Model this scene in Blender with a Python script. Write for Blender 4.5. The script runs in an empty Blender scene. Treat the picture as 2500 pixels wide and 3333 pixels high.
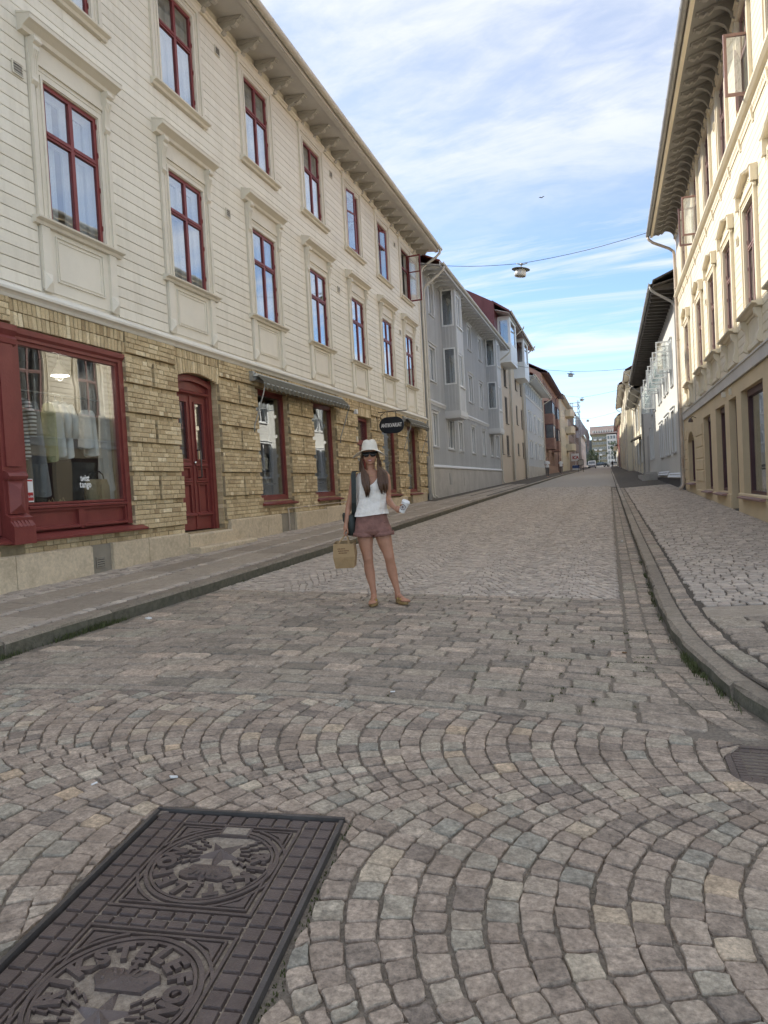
import bpy, math, random
import numpy as np
from mathutils import Vector, Matrix
random.seed(11)
SC = bpy.context.scene
COL = SC.collection
R = math.radians
# ---------------------------------------------------------------- camera
# z = 0 is the height of the lens; the street runs along +Y and rises away from the viewer
def camera():
    f, W, H, s = 2300.0, 2500.0, 3333.0, 0.055
    v = np.array([1985 - W/2, 1552 - H/2, f]); d = v/np.linalg.norm(v)
    u = np.array([-s, -math.sqrt(1 - s*s), 0.0]); u[2] = -(u[0]*d[0] + u[1]*d[1])/d[2]; u /= np.linalg.norm(u)
    r = np.cross(d, u); r = r if r[0] > 0 else -r
    M = np.array([r, d, u])
    cd = bpy.data.cameras.new('camera'); co = bpy.data.objects.new('camera', cd); COL.objects.link(co)
    cd.sensor_fit = 'VERTICAL'; cd.sensor_height = 36.0; cd.lens = 36.0*f/H
    cd.clip_start = 0.05; cd.clip_end = 3000
    rot = Matrix(((M[0][0], -M[0][1], -M[0][2]), (M[1][0], -M[1][1], -M[1][2]), (M[2][0], -M[2][1], -M[2][2])))
    co.matrix_world = rot.to_4x4()
    SC.camera = co
camera()
# ---------------------------------------------------------------- sky, sun, exposure
SUN = Vector((-1.0, 0.20, 0.74)).normalized()       # towards the sun
EXPOSURE = 1.72
def world():
    w = bpy.data.worlds.new('World'); SC.world = w; w.use_nodes = True
    nt = w.node_tree; nt.nodes.clear(); N = nt.nodes.new; L = nt.links.new
    out = N('ShaderNodeOutputWorld'); bg = N('ShaderNodeBackground'); bg.inputs[1].default_value = 0.085
    sky = N('ShaderNodeTexSky'); sky.sky_type = 'NISHITA'; sky.sun_disc = False
    sky.sun_elevation = math.asin(SUN.z); sky.sun_rotation = math.atan2(SUN.x, SUN.y)
    sky.air_density = 0.85; sky.dust_density = 0.15; sky.ozone_density = 2.0; sky.altitude = 600
    tc = N('ShaderNodeTexCoord'); sep = N('ShaderNodeSeparateXYZ'); L(tc.outputs['Generated'], sep.inputs[0])
    def math_(op, a, b=None, clamp=False):
        n = N('ShaderNodeMath'); n.operation = op; n.use_clamp = clamp
        for i, q in enumerate((a, b)):
            if q is None: continue
            if isinstance(q, (int, float)): n.inputs[i].default_value = q
            else: L(q, n.inputs[i])
        return n.outputs[0]
    zz = math_('ADD', math_('MAXIMUM', sep.outputs[2], 0.0), 0.10)
    px = math_('DIVIDE', sep.outputs[0], zz); py = math_('DIVIDE', sep.outputs[1], zz)
    cmb = N('ShaderNodeCombineXYZ'); L(px, cmb.inputs[0]); L(py, cmb.inputs[1])
    def noise(scale, rot, sx, sy, det, rough, dist=0.0, off=0.0):
        mp = N('ShaderNodeMapping'); mp.inputs['Rotation'].default_value = (0, 0, R(rot)); mp.inputs['Scale'].default_value = (sx, sy, 1)
        mp.inputs['Location'].default_value = (off, off*0.7, 0)
        L(cmb.outputs[0], mp.inputs[0]); n = N('ShaderNodeTexNoise'); n.inputs['Scale'].default_value = scale
        n.inputs['Detail'].default_value = det; n.inputs['Roughness'].default_value = rough; n.inputs['Distortion'].default_value = dist
        L(mp.outputs[0], n.inputs['Vector']); return n.outputs[0]
    def ramp(x, a, b):
        m = N('ShaderNodeMapRange'); m.interpolation_type = 'SMOOTHSTEP'; m.inputs[1].default_value = a; m.inputs[2].default_value = b
        L(x, m.inputs[0]); return m.outputs[0]
    sheet = noise(1.5, -50, 0.7, 1.5, 9, 0.66, 0.6, 3.1)           # the mottled high sheet
    fleck = noise(7.0, -30, 1.0, 1.5, 5, 0.6, 0.4, 1.7)
    streak = noise(1.25, -52, 0.22, 1.7, 10, 0.66, 0.9, 9.2)        # long wisps
    high = ramp(sep.outputs[2], 0.24, 0.46)
    mid = ramp(sep.outputs[2], 0.06, 0.20)
    s1 = math_('ADD', math_('MULTIPLY', sheet, 0.75), math_('MULTIPLY', fleck, 0.30))
    a = math_('MULTIPLY', math_('ADD', math_('MULTIPLY', ramp(s1, 0.36, 0.66), 0.58), 0.42), high)
    b = math_('MULTIPLY', math_('MULTIPLY', ramp(streak, 0.42, 0.66), mid), 0.90)
    top = math_('MULTIPLY', ramp(sep.outputs[2], 0.50, 0.72), 0.80)      # the sheet closes up overhead
    cov = math_('MULTIPLY', math_('MAXIMUM', math_('MAXIMUM', a, b), top), 0.93)
    mix = N('ShaderNodeMix'); mix.data_type = 'RGBA'; L(cov, mix.inputs[0]); L(sky.outputs[0], mix.inputs[6])
    mix.inputs[7].default_value = (3.75, 3.85, 4.1, 1)
    L(mix.outputs[2], bg.inputs[0]); L(bg.outputs[0], out.inputs[0])
    w.cycles.sampling_method = 'MANUAL'; w.cycles.sample_map_resolution = 512
world()
def sun():
    l = bpy.data.lights.new('sun', 'SUN'); l.energy = 2.0; l.angle = R(0.53); l.color = (1.0, 0.945, 0.85)
    o = bpy.data.objects.new('sun', l); COL.objects.link(o); o.location = (-60, 20, 60)
    o.rotation_euler = SUN.to_track_quat('Z', 'Y').to_euler()
sun()
SC.view_settings.view_transform = 'Standard'; SC.view_settings.look = 'None'
SC.view_settings.exposure = EXPOSURE; SC.view_settings.gamma = 1.0; SC.view_settings.use_curve_mapping = False
try:
    SC.cycles.use_denoising = True; SC.cycles.use_adaptive_sampling = True; SC.cycles.adaptive_threshold = 0.02; SC.cycles.max_bounces = 6; SC.cycles.transparent_max_bounces = 10; SC.cycles.diffuse_bounces = 3; SC.cycles.glossy_bounces = 3
    SC.cycles.caustics_reflective = False; SC.cycles.caustics_refractive = False
except Exception: pass
# ---------------------------------------------------------------- materials
def lin(r, g, b):
    return tuple((c/255/12.92 if c <= 10.31 else ((c/255 + 0.055)/1.055)**2.4) for c in (r, g, b))
MATS = {}
def mat(name, col, rough=0.6, var=0.12, scale=3.0, bump=0.0, bscale=40.0, metal=0.0, col2=None, spec=0.4, dirt=0.0, stretch=None, dirtcol=(0.10, 0.085, 0.06), dscale=0.9):
    """paint, plaster or stone: base colour varied by noise in the world, fine relief, stains"""
    m = bpy.data.materials.new(name); m.use_nodes = True; nt = m.node_tree; N = nt.nodes.new; L = nt.links.new
    p = nt.nodes['Principled BSDF']; p.inputs['Roughness'].default_value = rough; p.inputs['Metallic'].default_value = metal
    p.inputs['Specular IOR Level'].default_value = spec
    g = N('ShaderNodeNewGeometry'); pos = g.outputs['Position']
    if stretch:
        mp = N('ShaderNodeMapping'); mp.inputs['Scale'].default_value = stretch; L(pos, mp.inputs[0]); pos = mp.outputs[0]
    n = N('ShaderNodeTexNoise'); n.inputs['Scale'].default_value = scale; n.inputs['Detail'].default_value = 6; n.inputs['Roughness'].default_value = 0.65
    L(pos, n.inputs['Vector'])
    mr = N('ShaderNodeMapRange'); mr.inputs[1].default_value = 0.3; mr.inputs[2].default_value = 0.7; L(n.outputs[0], mr.inputs[0])
    mx = N('ShaderNodeMix'); mx.data_type = 'RGBA'; L(mr.outputs[0], mx.inputs[0])
    c2 = col2 or tuple(min(1, c*(1 + var)) for c in col); c1 = col if col2 else tuple(c*(1 - var) for c in col)
    mx.inputs[6].default_value = (*c1, 1); mx.inputs[7].default_value = (*c2, 1)
    outc = mx.outputs[2]
    if dirt:
        n2 = N('ShaderNodeTexNoise'); n2.inputs['Scale'].default_value = dscale; n2.inputs['Detail'].default_value = 9; n2.inputs['Roughness'].default_value = 0.75
        L(g.outputs['Position'], n2.inputs['Vector'])
        r2 = N('ShaderNodeMapRange'); r2.inputs[1].default_value = 0.50; r2.inputs[2].default_value = 0.72; r2.inputs[4].default_value = dirt; L(n2.outputs[0], r2.inputs[0])
        m2 = N('ShaderNodeMix'); m2.data_type = 'RGBA'; L(r2.outputs[0], m2.inputs[0]); L(outc, m2.inputs[6]); m2.inputs[7].default_value = (*dirtcol, 1); outc = m2.outputs[2]
    L(outc, p.inputs['Base Color'])
    if bump:
        n3 = N('ShaderNodeTexNoise'); n3.inputs['Scale'].default_value = bscale; n3.inputs['Detail'].default_value = 5; L(pos, n3.inputs['Vector'])
        bp = N('ShaderNodeBump'); bp.inputs['Strength'].default_value = bump; bp.inputs['Distance'].default_value = 0.01
        L(n3.outputs[0], bp.inputs['Height']); L(bp.outputs[0], p.inputs['Normal'])
    MATS[name] = m; return m
def stone_mat(name, stops, rough=0.75, bump=0.5, bscale=90, grain=0.22, blot=2.5, blotcol=None, spec=0.35, streak=None):
    """a field of pieces: every piece carries its own number 'tone' that picks its colour from the ramp"""
    m = bpy.data.materials.new(name); m.use_nodes = True; nt = m.node_tree; N = nt.nodes.new; L = nt.links.new
    p = nt.nodes['Principled BSDF']; p.inputs['Roughness'].default_value = rough; p.inputs['Specular IOR Level'].default_value = spec
    at = N('ShaderNodeAttribute'); at.attribute_name = 'tone'
    cr = N('ShaderNodeValToRGB'); cr.color_ramp.interpolation = 'LINEAR'
    while len(cr.color_ramp.elements) < len(stops): cr.color_ramp.elements.new(0.5)
    for e, (t, c) in zip(cr.color_ramp.elements, stops): e.position = t; e.color = (*c, 1)
    L(at.outputs['Fac'], cr.inputs[0])
    g = N('ShaderNodeNewGeometry')
    n = N('ShaderNodeTexNoise'); n.inputs['Scale'].default_value = bscale; n.inputs['Detail'].default_value = 6; n.inputs['Roughness'].default_value = 0.75; L(g.outputs['Position'], n.inputs['Vector'])
    mr = N('ShaderNodeMapRange'); mr.inputs[1].default_value = 0.3; mr.inputs[2].default_value = 0.7; mr.inputs[3].default_value = 1 - grain; mr.inputs[4].default_value = 1 + grain; L(n.outputs[0], mr.inputs[0])
    mul = N('ShaderNodeVectorMath'); mul.operation = 'SCALE'; L(cr.outputs[0], mul.inputs[0]); L(mr.outputs[0], mul.inputs['Scale'])
    nm = N('ShaderNodeTexNoise'); nm.inputs['Scale'].default_value = 16; nm.inputs['Detail'].default_value = 7; nm.inputs['Roughness'].default_value = 0.7; L(g.outputs['Position'], nm.inputs['Vector'])
    mm = N('ShaderNodeMapRange'); mm.inputs[1].default_value = 0.3; mm.inputs[2].default_value = 0.7; mm.inputs[3].default_value = 1 - grain*0.7; mm.inputs[4].default_value = 1 + grain*0.7; L(nm.outputs[0], mm.inputs[0])
    mu2 = N('ShaderNodeVectorMath'); mu2.operation = 'SCALE'; L(mul.outputs[0], mu2.inputs[0]); L(mm.outputs[0], mu2.inputs['Scale'])
    col = mu2.outputs[0]
    n2 = N('ShaderNodeTexNoise'); n2.inputs['Scale'].default_value = blot; n2.inputs['Detail'].default_value = 8; n2.inputs['Roughness'].default_value = 0.7; L(g.outputs['Position'], n2.inputs['Vector'])
    if streak:
        sp = N('ShaderNodeMapping'); sp.inputs['Scale'].default_value = streak; L(g.outputs['Position'], sp.inputs[0]); L(sp.outputs[0], n2.inputs['Vector'])
    r2 = N('ShaderNodeMapRange'); r2.inputs[1].default_value = 0.48; r2.inputs[2].default_value = 0.74; r2.inputs[4].default_value = 0.55; L(n2.outputs[0], r2.inputs[0])
    mx = N('ShaderNodeMix'); mx.data_type = 'RGBA'; L(r2.outputs[0], mx.inputs[0]); L(col, mx.inputs[6])
    mx.inputs[7].default_value = (*(blotcol or stops[0][1]), 1); L(mx.outputs[2], p.inputs['Base Color'])
    bp = N('ShaderNodeBump'); bp.inputs['Strength'].default_value = bump; bp.inputs['Distance'].default_value = 0.006
    L(n.outputs[0], bp.inputs['Height']); L(bp.outputs[0], p.inputs['Normal'])
    MATS[name] = m; return m
def glass_mat(name, tint=(0.94, 0.96, 0.96), lo=0.06, hi=0.75):
    m = bpy.data.materials.new(name); m.use_nodes = True; nt = m.node_tree; nt.nodes.clear(); N = nt.nodes.new; L = nt.links.new
    o = N('ShaderNodeOutputMaterial'); tr = N('ShaderNodeBsdfTransparent'); tr.inputs[0].default_value = (*tint, 1)
    gl = N('ShaderNodeBsdfGlossy'); gl.inputs['Roughness'].default_value = 0.0; gl.inputs[0].default_value = (0.95, 0.97, 1, 1)
    lw = N('ShaderNodeLayerWeight'); lw.inputs[0].default_value = 0.5
    pw = N('ShaderNodeMath'); pw.operation = 'POWER'; pw.inputs[1].default_value = 2.6; L(lw.outputs['Facing'], pw.inputs[0])
    mr = N('ShaderNodeMapRange'); mr.inputs[3].default_value = lo; mr.inputs[4].default_value = hi; L(pw.outputs[0], mr.inputs[0])
    g = N('ShaderNodeNewGeometry'); n = N('ShaderNodeTexNoise'); n.inputs['Scale'].default_value = 1.6; n.inputs['Detail'].default_value = 1; L(g.outputs['Position'], n.inputs['Vector'])
    bp = N('ShaderNodeBump'); bp.inputs['Strength'].default_value = 0.06; bp.inputs['Distance'].default_value = 0.02; L(n.outputs[0], bp.inputs['Height']); L(bp.outputs[0], gl.inputs['Normal'])
    mx = N('ShaderNodeMixShader'); L(mr.outputs[0], mx.inputs[0]); L(tr.outputs[0], mx.inputs[1]); L(gl.outputs[0], mx.inputs[2]); L(mx.outputs[0], o.inputs[0])
    MATS[name] = m; return m
# stone
SETT = [(0.0, (0.225, 0.184, 0.149)), (0.12, (0.303, 0.241, 0.188)), (0.40, (0.374, 0.297, 0.231)), (0.70, (0.416, 0.335, 0.259)), (0.84, (0.376, 0.329, 0.254)), (0.90, (0.298, 0.276, 0.226)), (0.955, (0.465, 0.390, 0.291)), (0.985, (0.491, 0.369, 0.249)), (1.0, (0.543, 0.468, 0.362))]
stone_mat('sett_granite', SETT, blotcol=(0.248, 0.184, 0.133), grain=0.50, bscale=55, bump=1.0)
stone_mat('big_sett_granite', [(0.0, (0.230, 0.195, 0.154)), (0.25, (0.311, 0.256, 0.202)), (0.6, (0.376, 0.306, 0.239)), (0.8, (0.334, 0.294, 0.226)), (0.93, (0.432, 0.337, 0.258)), (1.0, (0.485, 0.394, 0.304))], blotcol=(0.220, 0.181, 0.136), grain=0.50, bscale=55, bump=1.0)
stone_mat('street_sett', [(0.0, (0.335, 0.287, 0.238)), (0.3, (0.440, 0.374, 0.310)), (0.6, (0.517, 0.442, 0.365)), (0.85, (0.464, 0.385, 0.319)), (1.0, (0.622, 0.541, 0.448))], blotcol=(0.387, 0.328, 0.271))
stone_mat('slab_granite', [(0.0, (0.300, 0.252, 0.198)), (0.5, (0.353, 0.297, 0.233)), (1.0, (0.406, 0.342, 0.269))], bscale=120, grain=0.3, blotcol=(0.241, 0.199, 0.154))
stone_mat('kerb_granite', [(0.0, (0.232, 0.194, 0.151)), (0.5, (0.289, 0.243, 0.189)), (1.0, (0.346, 0.289, 0.225))], bscale=60, bump=1.0, grain=0.35, blotcol=(0.153, 0.130, 0.088))
stone_mat('yellow_brick', [(0.0, (0.378, 0.273, 0.151)), (0.25, (0.518, 0.394, 0.229)), (0.6, (0.633, 0.499, 0.297)), (0.85, (0.743, 0.603, 0.378)), (1.0, (0.828, 0.696, 0.464))], bscale=60, bump=0.8, grain=0.22, blot=1.3, blotcol=(0.408, 0.307, 0.183))
stone_mat('plinth_limestone', [(0.0, (0.538, 0.442, 0.309)), (0.5, (0.619, 0.510, 0.360)), (1.0, (0.688, 0.572, 0.415))], bscale=26, bump=0.8, grain=0.18, blot=3.5, blotcol=(0.316, 0.248, 0.164))
mat('joint_gravel', (0.150, 0.128, 0.102), 0.95, 0.45, 60, 0.9, 160, col2=(0.30, 0.255, 0.205), dirt=0.3, dirtcol=(0.105, 0.113, 0.044), dscale=2.0)
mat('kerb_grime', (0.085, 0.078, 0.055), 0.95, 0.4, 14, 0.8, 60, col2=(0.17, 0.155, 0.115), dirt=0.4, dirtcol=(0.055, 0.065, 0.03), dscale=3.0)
mat('far_paving', (0.30, 0.262, 0.220), 0.85, 0.35, 9, 0.8, 14, col2=(0.41, 0.36, 0.305))
mat('pavement_bed', (0.10, 0.085, 0.068), 0.95, 0.35, 40, 0.8, 120)
mat('earth', (0.252, 0.212, 0.158), 0.95, 0.3, 0.5)
mat('mortar', (0.345, 0.272, 0.165), 0.95, 0.25, 14, 0.6, 90, dirt=0.5, dirtcol=(0.210, 0.153, 0.079))
# paint and metal
mat('cream_paint', (0.80, 0.742, 0.625), 0.55, 0.05, 1.6, 0.15, 30, dirt=0.13, dirtcol=(0.50, 0.44, 0.33), dscale=1.1)
stone_mat('cream_board', [(0.0, (0.765, 0.708, 0.592)), (0.5, (0.81, 0.752, 0.635)), (1.0, (0.845, 0.79, 0.672))], rough=0.5, bump=0.12, bscale=26, grain=0.03, blot=1.6, blotcol=(0.60, 0.545, 0.43), streak=(2.5, 2.5, 0.45))
mat('cream_trim', (0.74, 0.68, 0.565), 0.5, 0.05, 2.2, 0.15, 40, dirt=0.18, dirtcol=(0.38, 0.33, 0.24), dscale=1.4)
mat('white_moulding', (0.80, 0.76, 0.67), 0.55, 0.06, 2.0, 0.2, 30, dirt=0.3, dirtcol=(0.42, 0.37, 0.28))
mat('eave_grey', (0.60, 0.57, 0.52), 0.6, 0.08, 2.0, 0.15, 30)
mat('red_paint', (0.185, 0.040, 0.035), 0.42, 0.25, 3.5, 0.25, 40, col2=(0.235, 0.058, 0.048), dirt=0.28, dirtcol=(0.13, 0.045, 0.038), dscale=2.2)
mat('sash_red', (0.22, 0.045, 0.043), 0.40, 0.12, 4, 0.1, 40)
mat('mauve_sash', (0.30, 0.185, 0.165), 0.5, 0.12, 4, 0.1, 40)
mat('dark_maroon', (0.10, 0.045, 0.05), 0.45, 0.15, 3)
mat('white_sash', (0.80, 0.81, 0.80), 0.45, 0.04, 3)
mat('curtain_white', (0.70, 0.71, 0.70), 0.9, 0.08, 2, stretch=(1, 9, 0.3))
mat('room_grey', (0.30, 0.30, 0.29), 0.9, 0.2, 0.7)
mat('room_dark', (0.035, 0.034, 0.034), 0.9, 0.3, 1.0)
mat('gutter_beige', (0.64, 0.59, 0.50), 0.42, 0.08, 3.0, 0.1, 60, dirt=0.2, dirtcol=(0.30, 0.26, 0.2))
mat('gutter_grey', (0.34, 0.335, 0.32), 0.42, 0.1, 3.0, 0.1, 60)
mat('pipe_pale', (0.62, 0.58, 0.50), 0.45, 0.07, 3, dirt=0.2, dirtcol=(0.34, 0.28, 0.22))
mat('pipe_rust', (0.52, 0.44, 0.36), 0.55, 0.2, 2.5, 0.3, 50, dirt=0.7, dirtcol=(0.33, 0.21, 0.15), dscale=2.2)
mat('tile_red', (0.24, 0.075, 0.05), 0.8, 0.3, 3, 0.5, 20)
mat('sheet_red', (0.150, 0.048, 0.050), 0.5, 0.15, 1.5)
mat('roof_dark', (0.075, 0.072, 0.072), 0.7, 0.2, 2, 0.3, 15)
mat('iron_dark', (0.088, 0.066, 0.058), 0.42, 0.25, 9, 0.4, 120, metal=0.25, col2=(0.150, 0.116, 0.102), spec=0.5, dirt=0.3, dirtcol=(0.16, 0.13, 0.10), dscale=14)
mat('iron_worn', (0.115, 0.104, 0.098), 0.4, 0.25, 7, 0.2, 120, metal=0.55, spec=0.5)
mat('iron_dirt', (0.21, 0.172, 0.135), 0.95, 0.4, 60, 0.9, 150, col2=(0.42, 0.355, 0.28))
mat('black_iron', (0.022, 0.022, 0.024), 0.5, 0.2, 8)
mat('vent_dark', (0.05, 0.045, 0.04), 0.8, 0.2, 8)
mat('galv', (0.33, 0.34, 0.33), 0.45, 0.15, 6, metal=0.6)
mat('stucco_ochre', (0.66, 0.54, 0.355), 0.8, 0.06, 1.3, 0.35, 55, dirt=0.25, dirtcol=(0.46, 0.36, 0.23))
mat('band_grey', (0.62, 0.60, 0.56), 0.75, 0.06, 1.6, 0.2, 40, dirt=0.2, dirtcol=(0.3, 0.28, 0.25))
mat('warm_paint', (0.80, 0.715, 0.55), 0.5, 0.05, 1.8, 0.12, 30, dirt=0.1, dirtcol=(0.5, 0.4, 0.27))
stone_mat('warm_board', [(0.0, (0.765, 0.685, 0.525)), (0.5, (0.80, 0.72, 0.56)), (1.0, (0.83, 0.755, 0.595))], rough=0.5, bump=0.12, bscale=26, grain=0.03, blot=1.6, blotcol=(0.64, 0.56, 0.42), streak=(2.5, 2.5, 0.45))
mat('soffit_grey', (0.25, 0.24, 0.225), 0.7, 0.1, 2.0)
glass_mat('window_glass', lo=0.20, hi=0.85); glass_mat('shop_glass', (0.95, 0.97, 0.96), 0.12, 0.8)
# ---------------------------------------------------------------- objects
def new_mesh(name, v, f, mats=(), mi=None, smooth=False, tone=None):
    me = bpy.data.meshes.new(name); me.from_pydata(v, [], f)
    for m in mats: me.materials.append(MATS[m] if isinstance(m, str) else m)
    if mi: me.polygons.foreach_set('material_index', mi)
    if smooth: me.polygons.foreach_set('use_smooth', [True]*len(me.polygons))
    if tone is not None:
        a = me.attributes.new('tone', 'FLOAT', 'FACE'); a.data.foreach_set('value', tone)
    me.update(); return me
def link(o, parent=None):
    COL.objects.link(o)
    if parent is not None:
        o.parent = parent
        if parent.type == 'EMPTY': o.matrix_parent_inverse = Matrix.Translation(-parent.location)
    return o
def obj(name, me, parent=None, loc=None):
    o = bpy.data.objects.new(name, me)
    if loc is not None: o.location = loc
    return link(o, parent)
def tag(o, label, cat, group=None):
    o['label'] = label; o['category'] = cat
    if group: o['group'] = group
    return o
def thing(name, label, cat, loc, group=None):
    o = bpy.data.objects.new(name, None); o.location = loc; o.empty_display_size = 0.3; COL.objects.link(o)
    return tag(o, label, cat, group)
def struct(o): o['kind'] = 'structure'; return o
def stuff(o): o['kind'] = 'stuff'; return o
class MB:
    """collects shapes for one mesh"""
    def __init__(s): s.v = []; s.f = []; s.t = []; s.cur = 0.5
    def face(s, idx): s.f.append(idx); s.t.append(s.cur)
    def poly(s, pts): i = len(s.v); s.v += [tuple(p) for p in pts]; s.face(tuple(range(i, i + len(pts)))); return s
    def box(s, x0, x1, y0, y1, z0, z1):
        if x0 > x1: x0, x1 = x1, x0
        if y0 > y1: y0, y1 = y1, y0
        if z0 > z1: z0, z1 = z1, z0
        i = len(s.v); s.v += [(x, y, z) for z in (z0, z1) for y in (y0, y1) for x in (x0, x1)]
        for q in ((0, 2, 3, 1), (4, 5, 7, 6), (0, 1, 5, 4), (2, 6, 7, 3), (0, 4, 6, 2), (1, 3, 7, 5)): s.face(tuple(i + k for k in q))
        return s
    def hexa(s, p):                                   # 8 corners, lower ring then upper ring
        i = len(s.v); s.v += [tuple(q) for q in p]
        for q in ((3, 2, 1, 0), (4, 5, 6, 7), (0, 1, 5, 4), (1, 2, 6, 5), (2, 3, 7, 6), (3, 0, 4, 7)): s.face(tuple(i + k for k in q))
        return s
    def prism(s, prof, a, b, P):                      # closed profile [(p,q)] swept from a to b; P(p,q,t) -> point
        n = len(prof); i = len(s.v)
        s.v += [tuple(P(p, q, a)) for p, q in prof] + [tuple(P(p, q, b)) for p, q in prof]
        for k in range(n): s.face((i + k, i + (k + 1) % n, i + n + (k + 1) % n, i + n + k))
        s.face(tuple(range(i + n - 1, i - 1, -1))); s.face(tuple(range(i + n, i + 2*n))); return s
    def tube(s, path, r, n=8, cap=True, flat=1.0, up=None):
        path = [Vector(p) for p in path]; m = len(path); rr = r if isinstance(r, (list, tuple)) else [r]*m
        i = len(s.v); ref = None
        for k, p in enumerate(path):
            d = (path[min(k + 1, m - 1)] - path[max(k - 1, 0)]).normalized()
            if ref is None:
                ref = Vector(up) if up else (Vector((0, 0, 1)) if abs(d.z) < 0.9 else Vector((0, 1, 0)))
            a = d.cross(ref)
            if a.length < 1e-6: a = d.orthogonal()
            a.normalize(); b = a.cross(d).normalized(); ref = b
            for j in range(n):
                t = 2*math.pi*j/n; q = p + (a*math.cos(t) + b*(math.sin(t)*flat))*rr[k]; s.v.append(tuple(q))
        for k in range(m - 1):
            for j in range(n):
                s.face((i + k*n + j, i + k*n + (j + 1) % n, i + (k + 1)*n + (j + 1) % n, i + (k + 1)*n + j))
        if cap: s.face(tuple(range(i + n - 1, i - 1, -1))); s.face(tuple(range(i + (m - 1)*n, i + m*n)))
        return s
    def lathe(s, prof, n=20, o=(0, 0, 0), sx=1.0, sy=1.0, cap=True):
        i = len(s.v); m = len(prof)
        for r, z in prof:
            for j in range(n):
                t = 2*math.pi*j/n; s.v.append((o[0] + r*sx*math.cos(t), o[1] + r*sy*math.sin(t), o[2] + z))
        for k in range(m - 1):
            for j in range(n): s.face((i + k*n + j, i + k*n + (j + 1) % n, i + (k + 1)*n + (j + 1) % n, i + (k + 1)*n + j))
        if cap: s.face(tuple(range(i + n - 1, i - 1, -1))); s.face(tuple(range(i + (m - 1)*n, i + m*n)))
        return s
    def add(s, v, f, M=None):
        i = len(s.v); s.v += [tuple(M @ Vector(p)) if M else tuple(p) for p in v]
        for q in f: s.face(tuple(i + k for k in q))
        return s
    def xf(s, M): s.v = [tuple(M @ Vector(p)) for p in s.v]; return s
    def mesh(s, name, m, smooth=False):
        return new_mesh(name, s.v, s.f, (m,), smooth=smooth, tone=s.t)
    def build(s, name, m, parent=None, smooth=False, loc=None):
        return obj(name, s.mesh(name, m, smooth), parent, loc)
class Facade:
    """u along the street, v up, d out of the wall"""
    def __init__(s, X, sg): s.X = X; s.sg = sg
    def P(s, u, v, d): return (s.X + s.sg*d, u, v)
    def box(s, mb, u0, u1, v0, v1, d0, d1): return mb.box(s.X + s.sg*d0, s.X + s.sg*d1, u0, u1, v0, v1)
    def prof(s, mb, prof, u0, u1):                    # profile of (d,v) swept along u
        return mb.prism(prof, u0, u1, lambda p, q, t: s.P(t, q, p))
    def wall(s, mb, u0, u1, v0, v1, holes, depth=0.25, d=0.0):
        us = sorted({u0, u1} | {min(max(h[k], u0), u1) for h in holes for k in (0, 1)})
        vs = sorted({v0, v1} | {min(max(h[k], v0), v1) for h in holes for k in (2, 3)})
        for a, b in zip(us, us[1:]):
            run = None
            for c, e in list(zip(vs, vs[1:])) + [(None, None)]:
                solid = c is not None and not any(h[0] - 1e-6 <= a and b <= h[1] + 1e-6 and h[2] - 1e-6 <= c and e <= h[3] + 1e-6 for h in holes)
                if solid: run = (run[0], e) if run else (c, e)
                elif run:
                    mb.poly([s.P(a, run[0], d), s.P(b, run[0], d), s.P(b, run[1], d), s.P(a, run[1], d)]); run = None
        for h in holes:
            a, b, c, e = h[:4]; D = d - depth
            mb.poly([s.P(a, c, d), s.P(a, e, d), s.P(a, e, D), s.P(a, c, D)]); mb.poly([s.P(b, c, d), s.P(b, c, D), s.P(b, e, D), s.P(b, e, d)])
            mb.poly([s.P(a, e, d), s.P(b, e, d), s.P(b, e, D), s.P(a, e, D)]); mb.poly([s.P(a, c, d), s.P(a, c, D), s.P(b, c, D), s.P(b, c, d)])
        return mb
def inst(tpl, parent, loc):
    """a part and its sub-parts from shared meshes"""
    o = obj(tpl['name'], tpl['mesh'], parent, loc)
    for nm, me, *rest in tpl['subs']:
        s = bpy.data.objects.new(nm, me); COL.objects.link(s); s.parent = o
        if rest: s.location = rest[0]
    return o
_txt = {}
TMP = bpy.data.scenes.new('workbench')                # text and fused bodies are evaluated apart from the big scene
def evaluated(o):
    TMP.collection.objects.link(o); vl = TMP.view_layers[0]; vl.update()
    me = bpy.data.meshes.new_from_object(o.evaluated_get(vl.depsgraph)); bpy.data.objects.remove(o); return me
def text_mesh(ch, size=1.0, extrude=0.0, bold=0.0, sx=1.0):
    k = (ch, size, extrude, bold, sx)
    if k not in _txt:
        c = bpy.data.curves.new('t', 'FONT'); c.body = ch; c.size = size; c.extrude = extrude; c.offset = bold; c.align_x = 'CENTER'; c.resolution_u = 3
        me = evaluated(bpy.data.objects.new('t', c))
        _txt[k] = ([(v.co.x*sx, v.co.y, v.co.z) for v in me.vertices], [tuple(p.vertices) for p in me.polygons])
        bpy.data.curves.remove(c); bpy.data.meshes.remove(me)
    return _txt[k]
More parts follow.
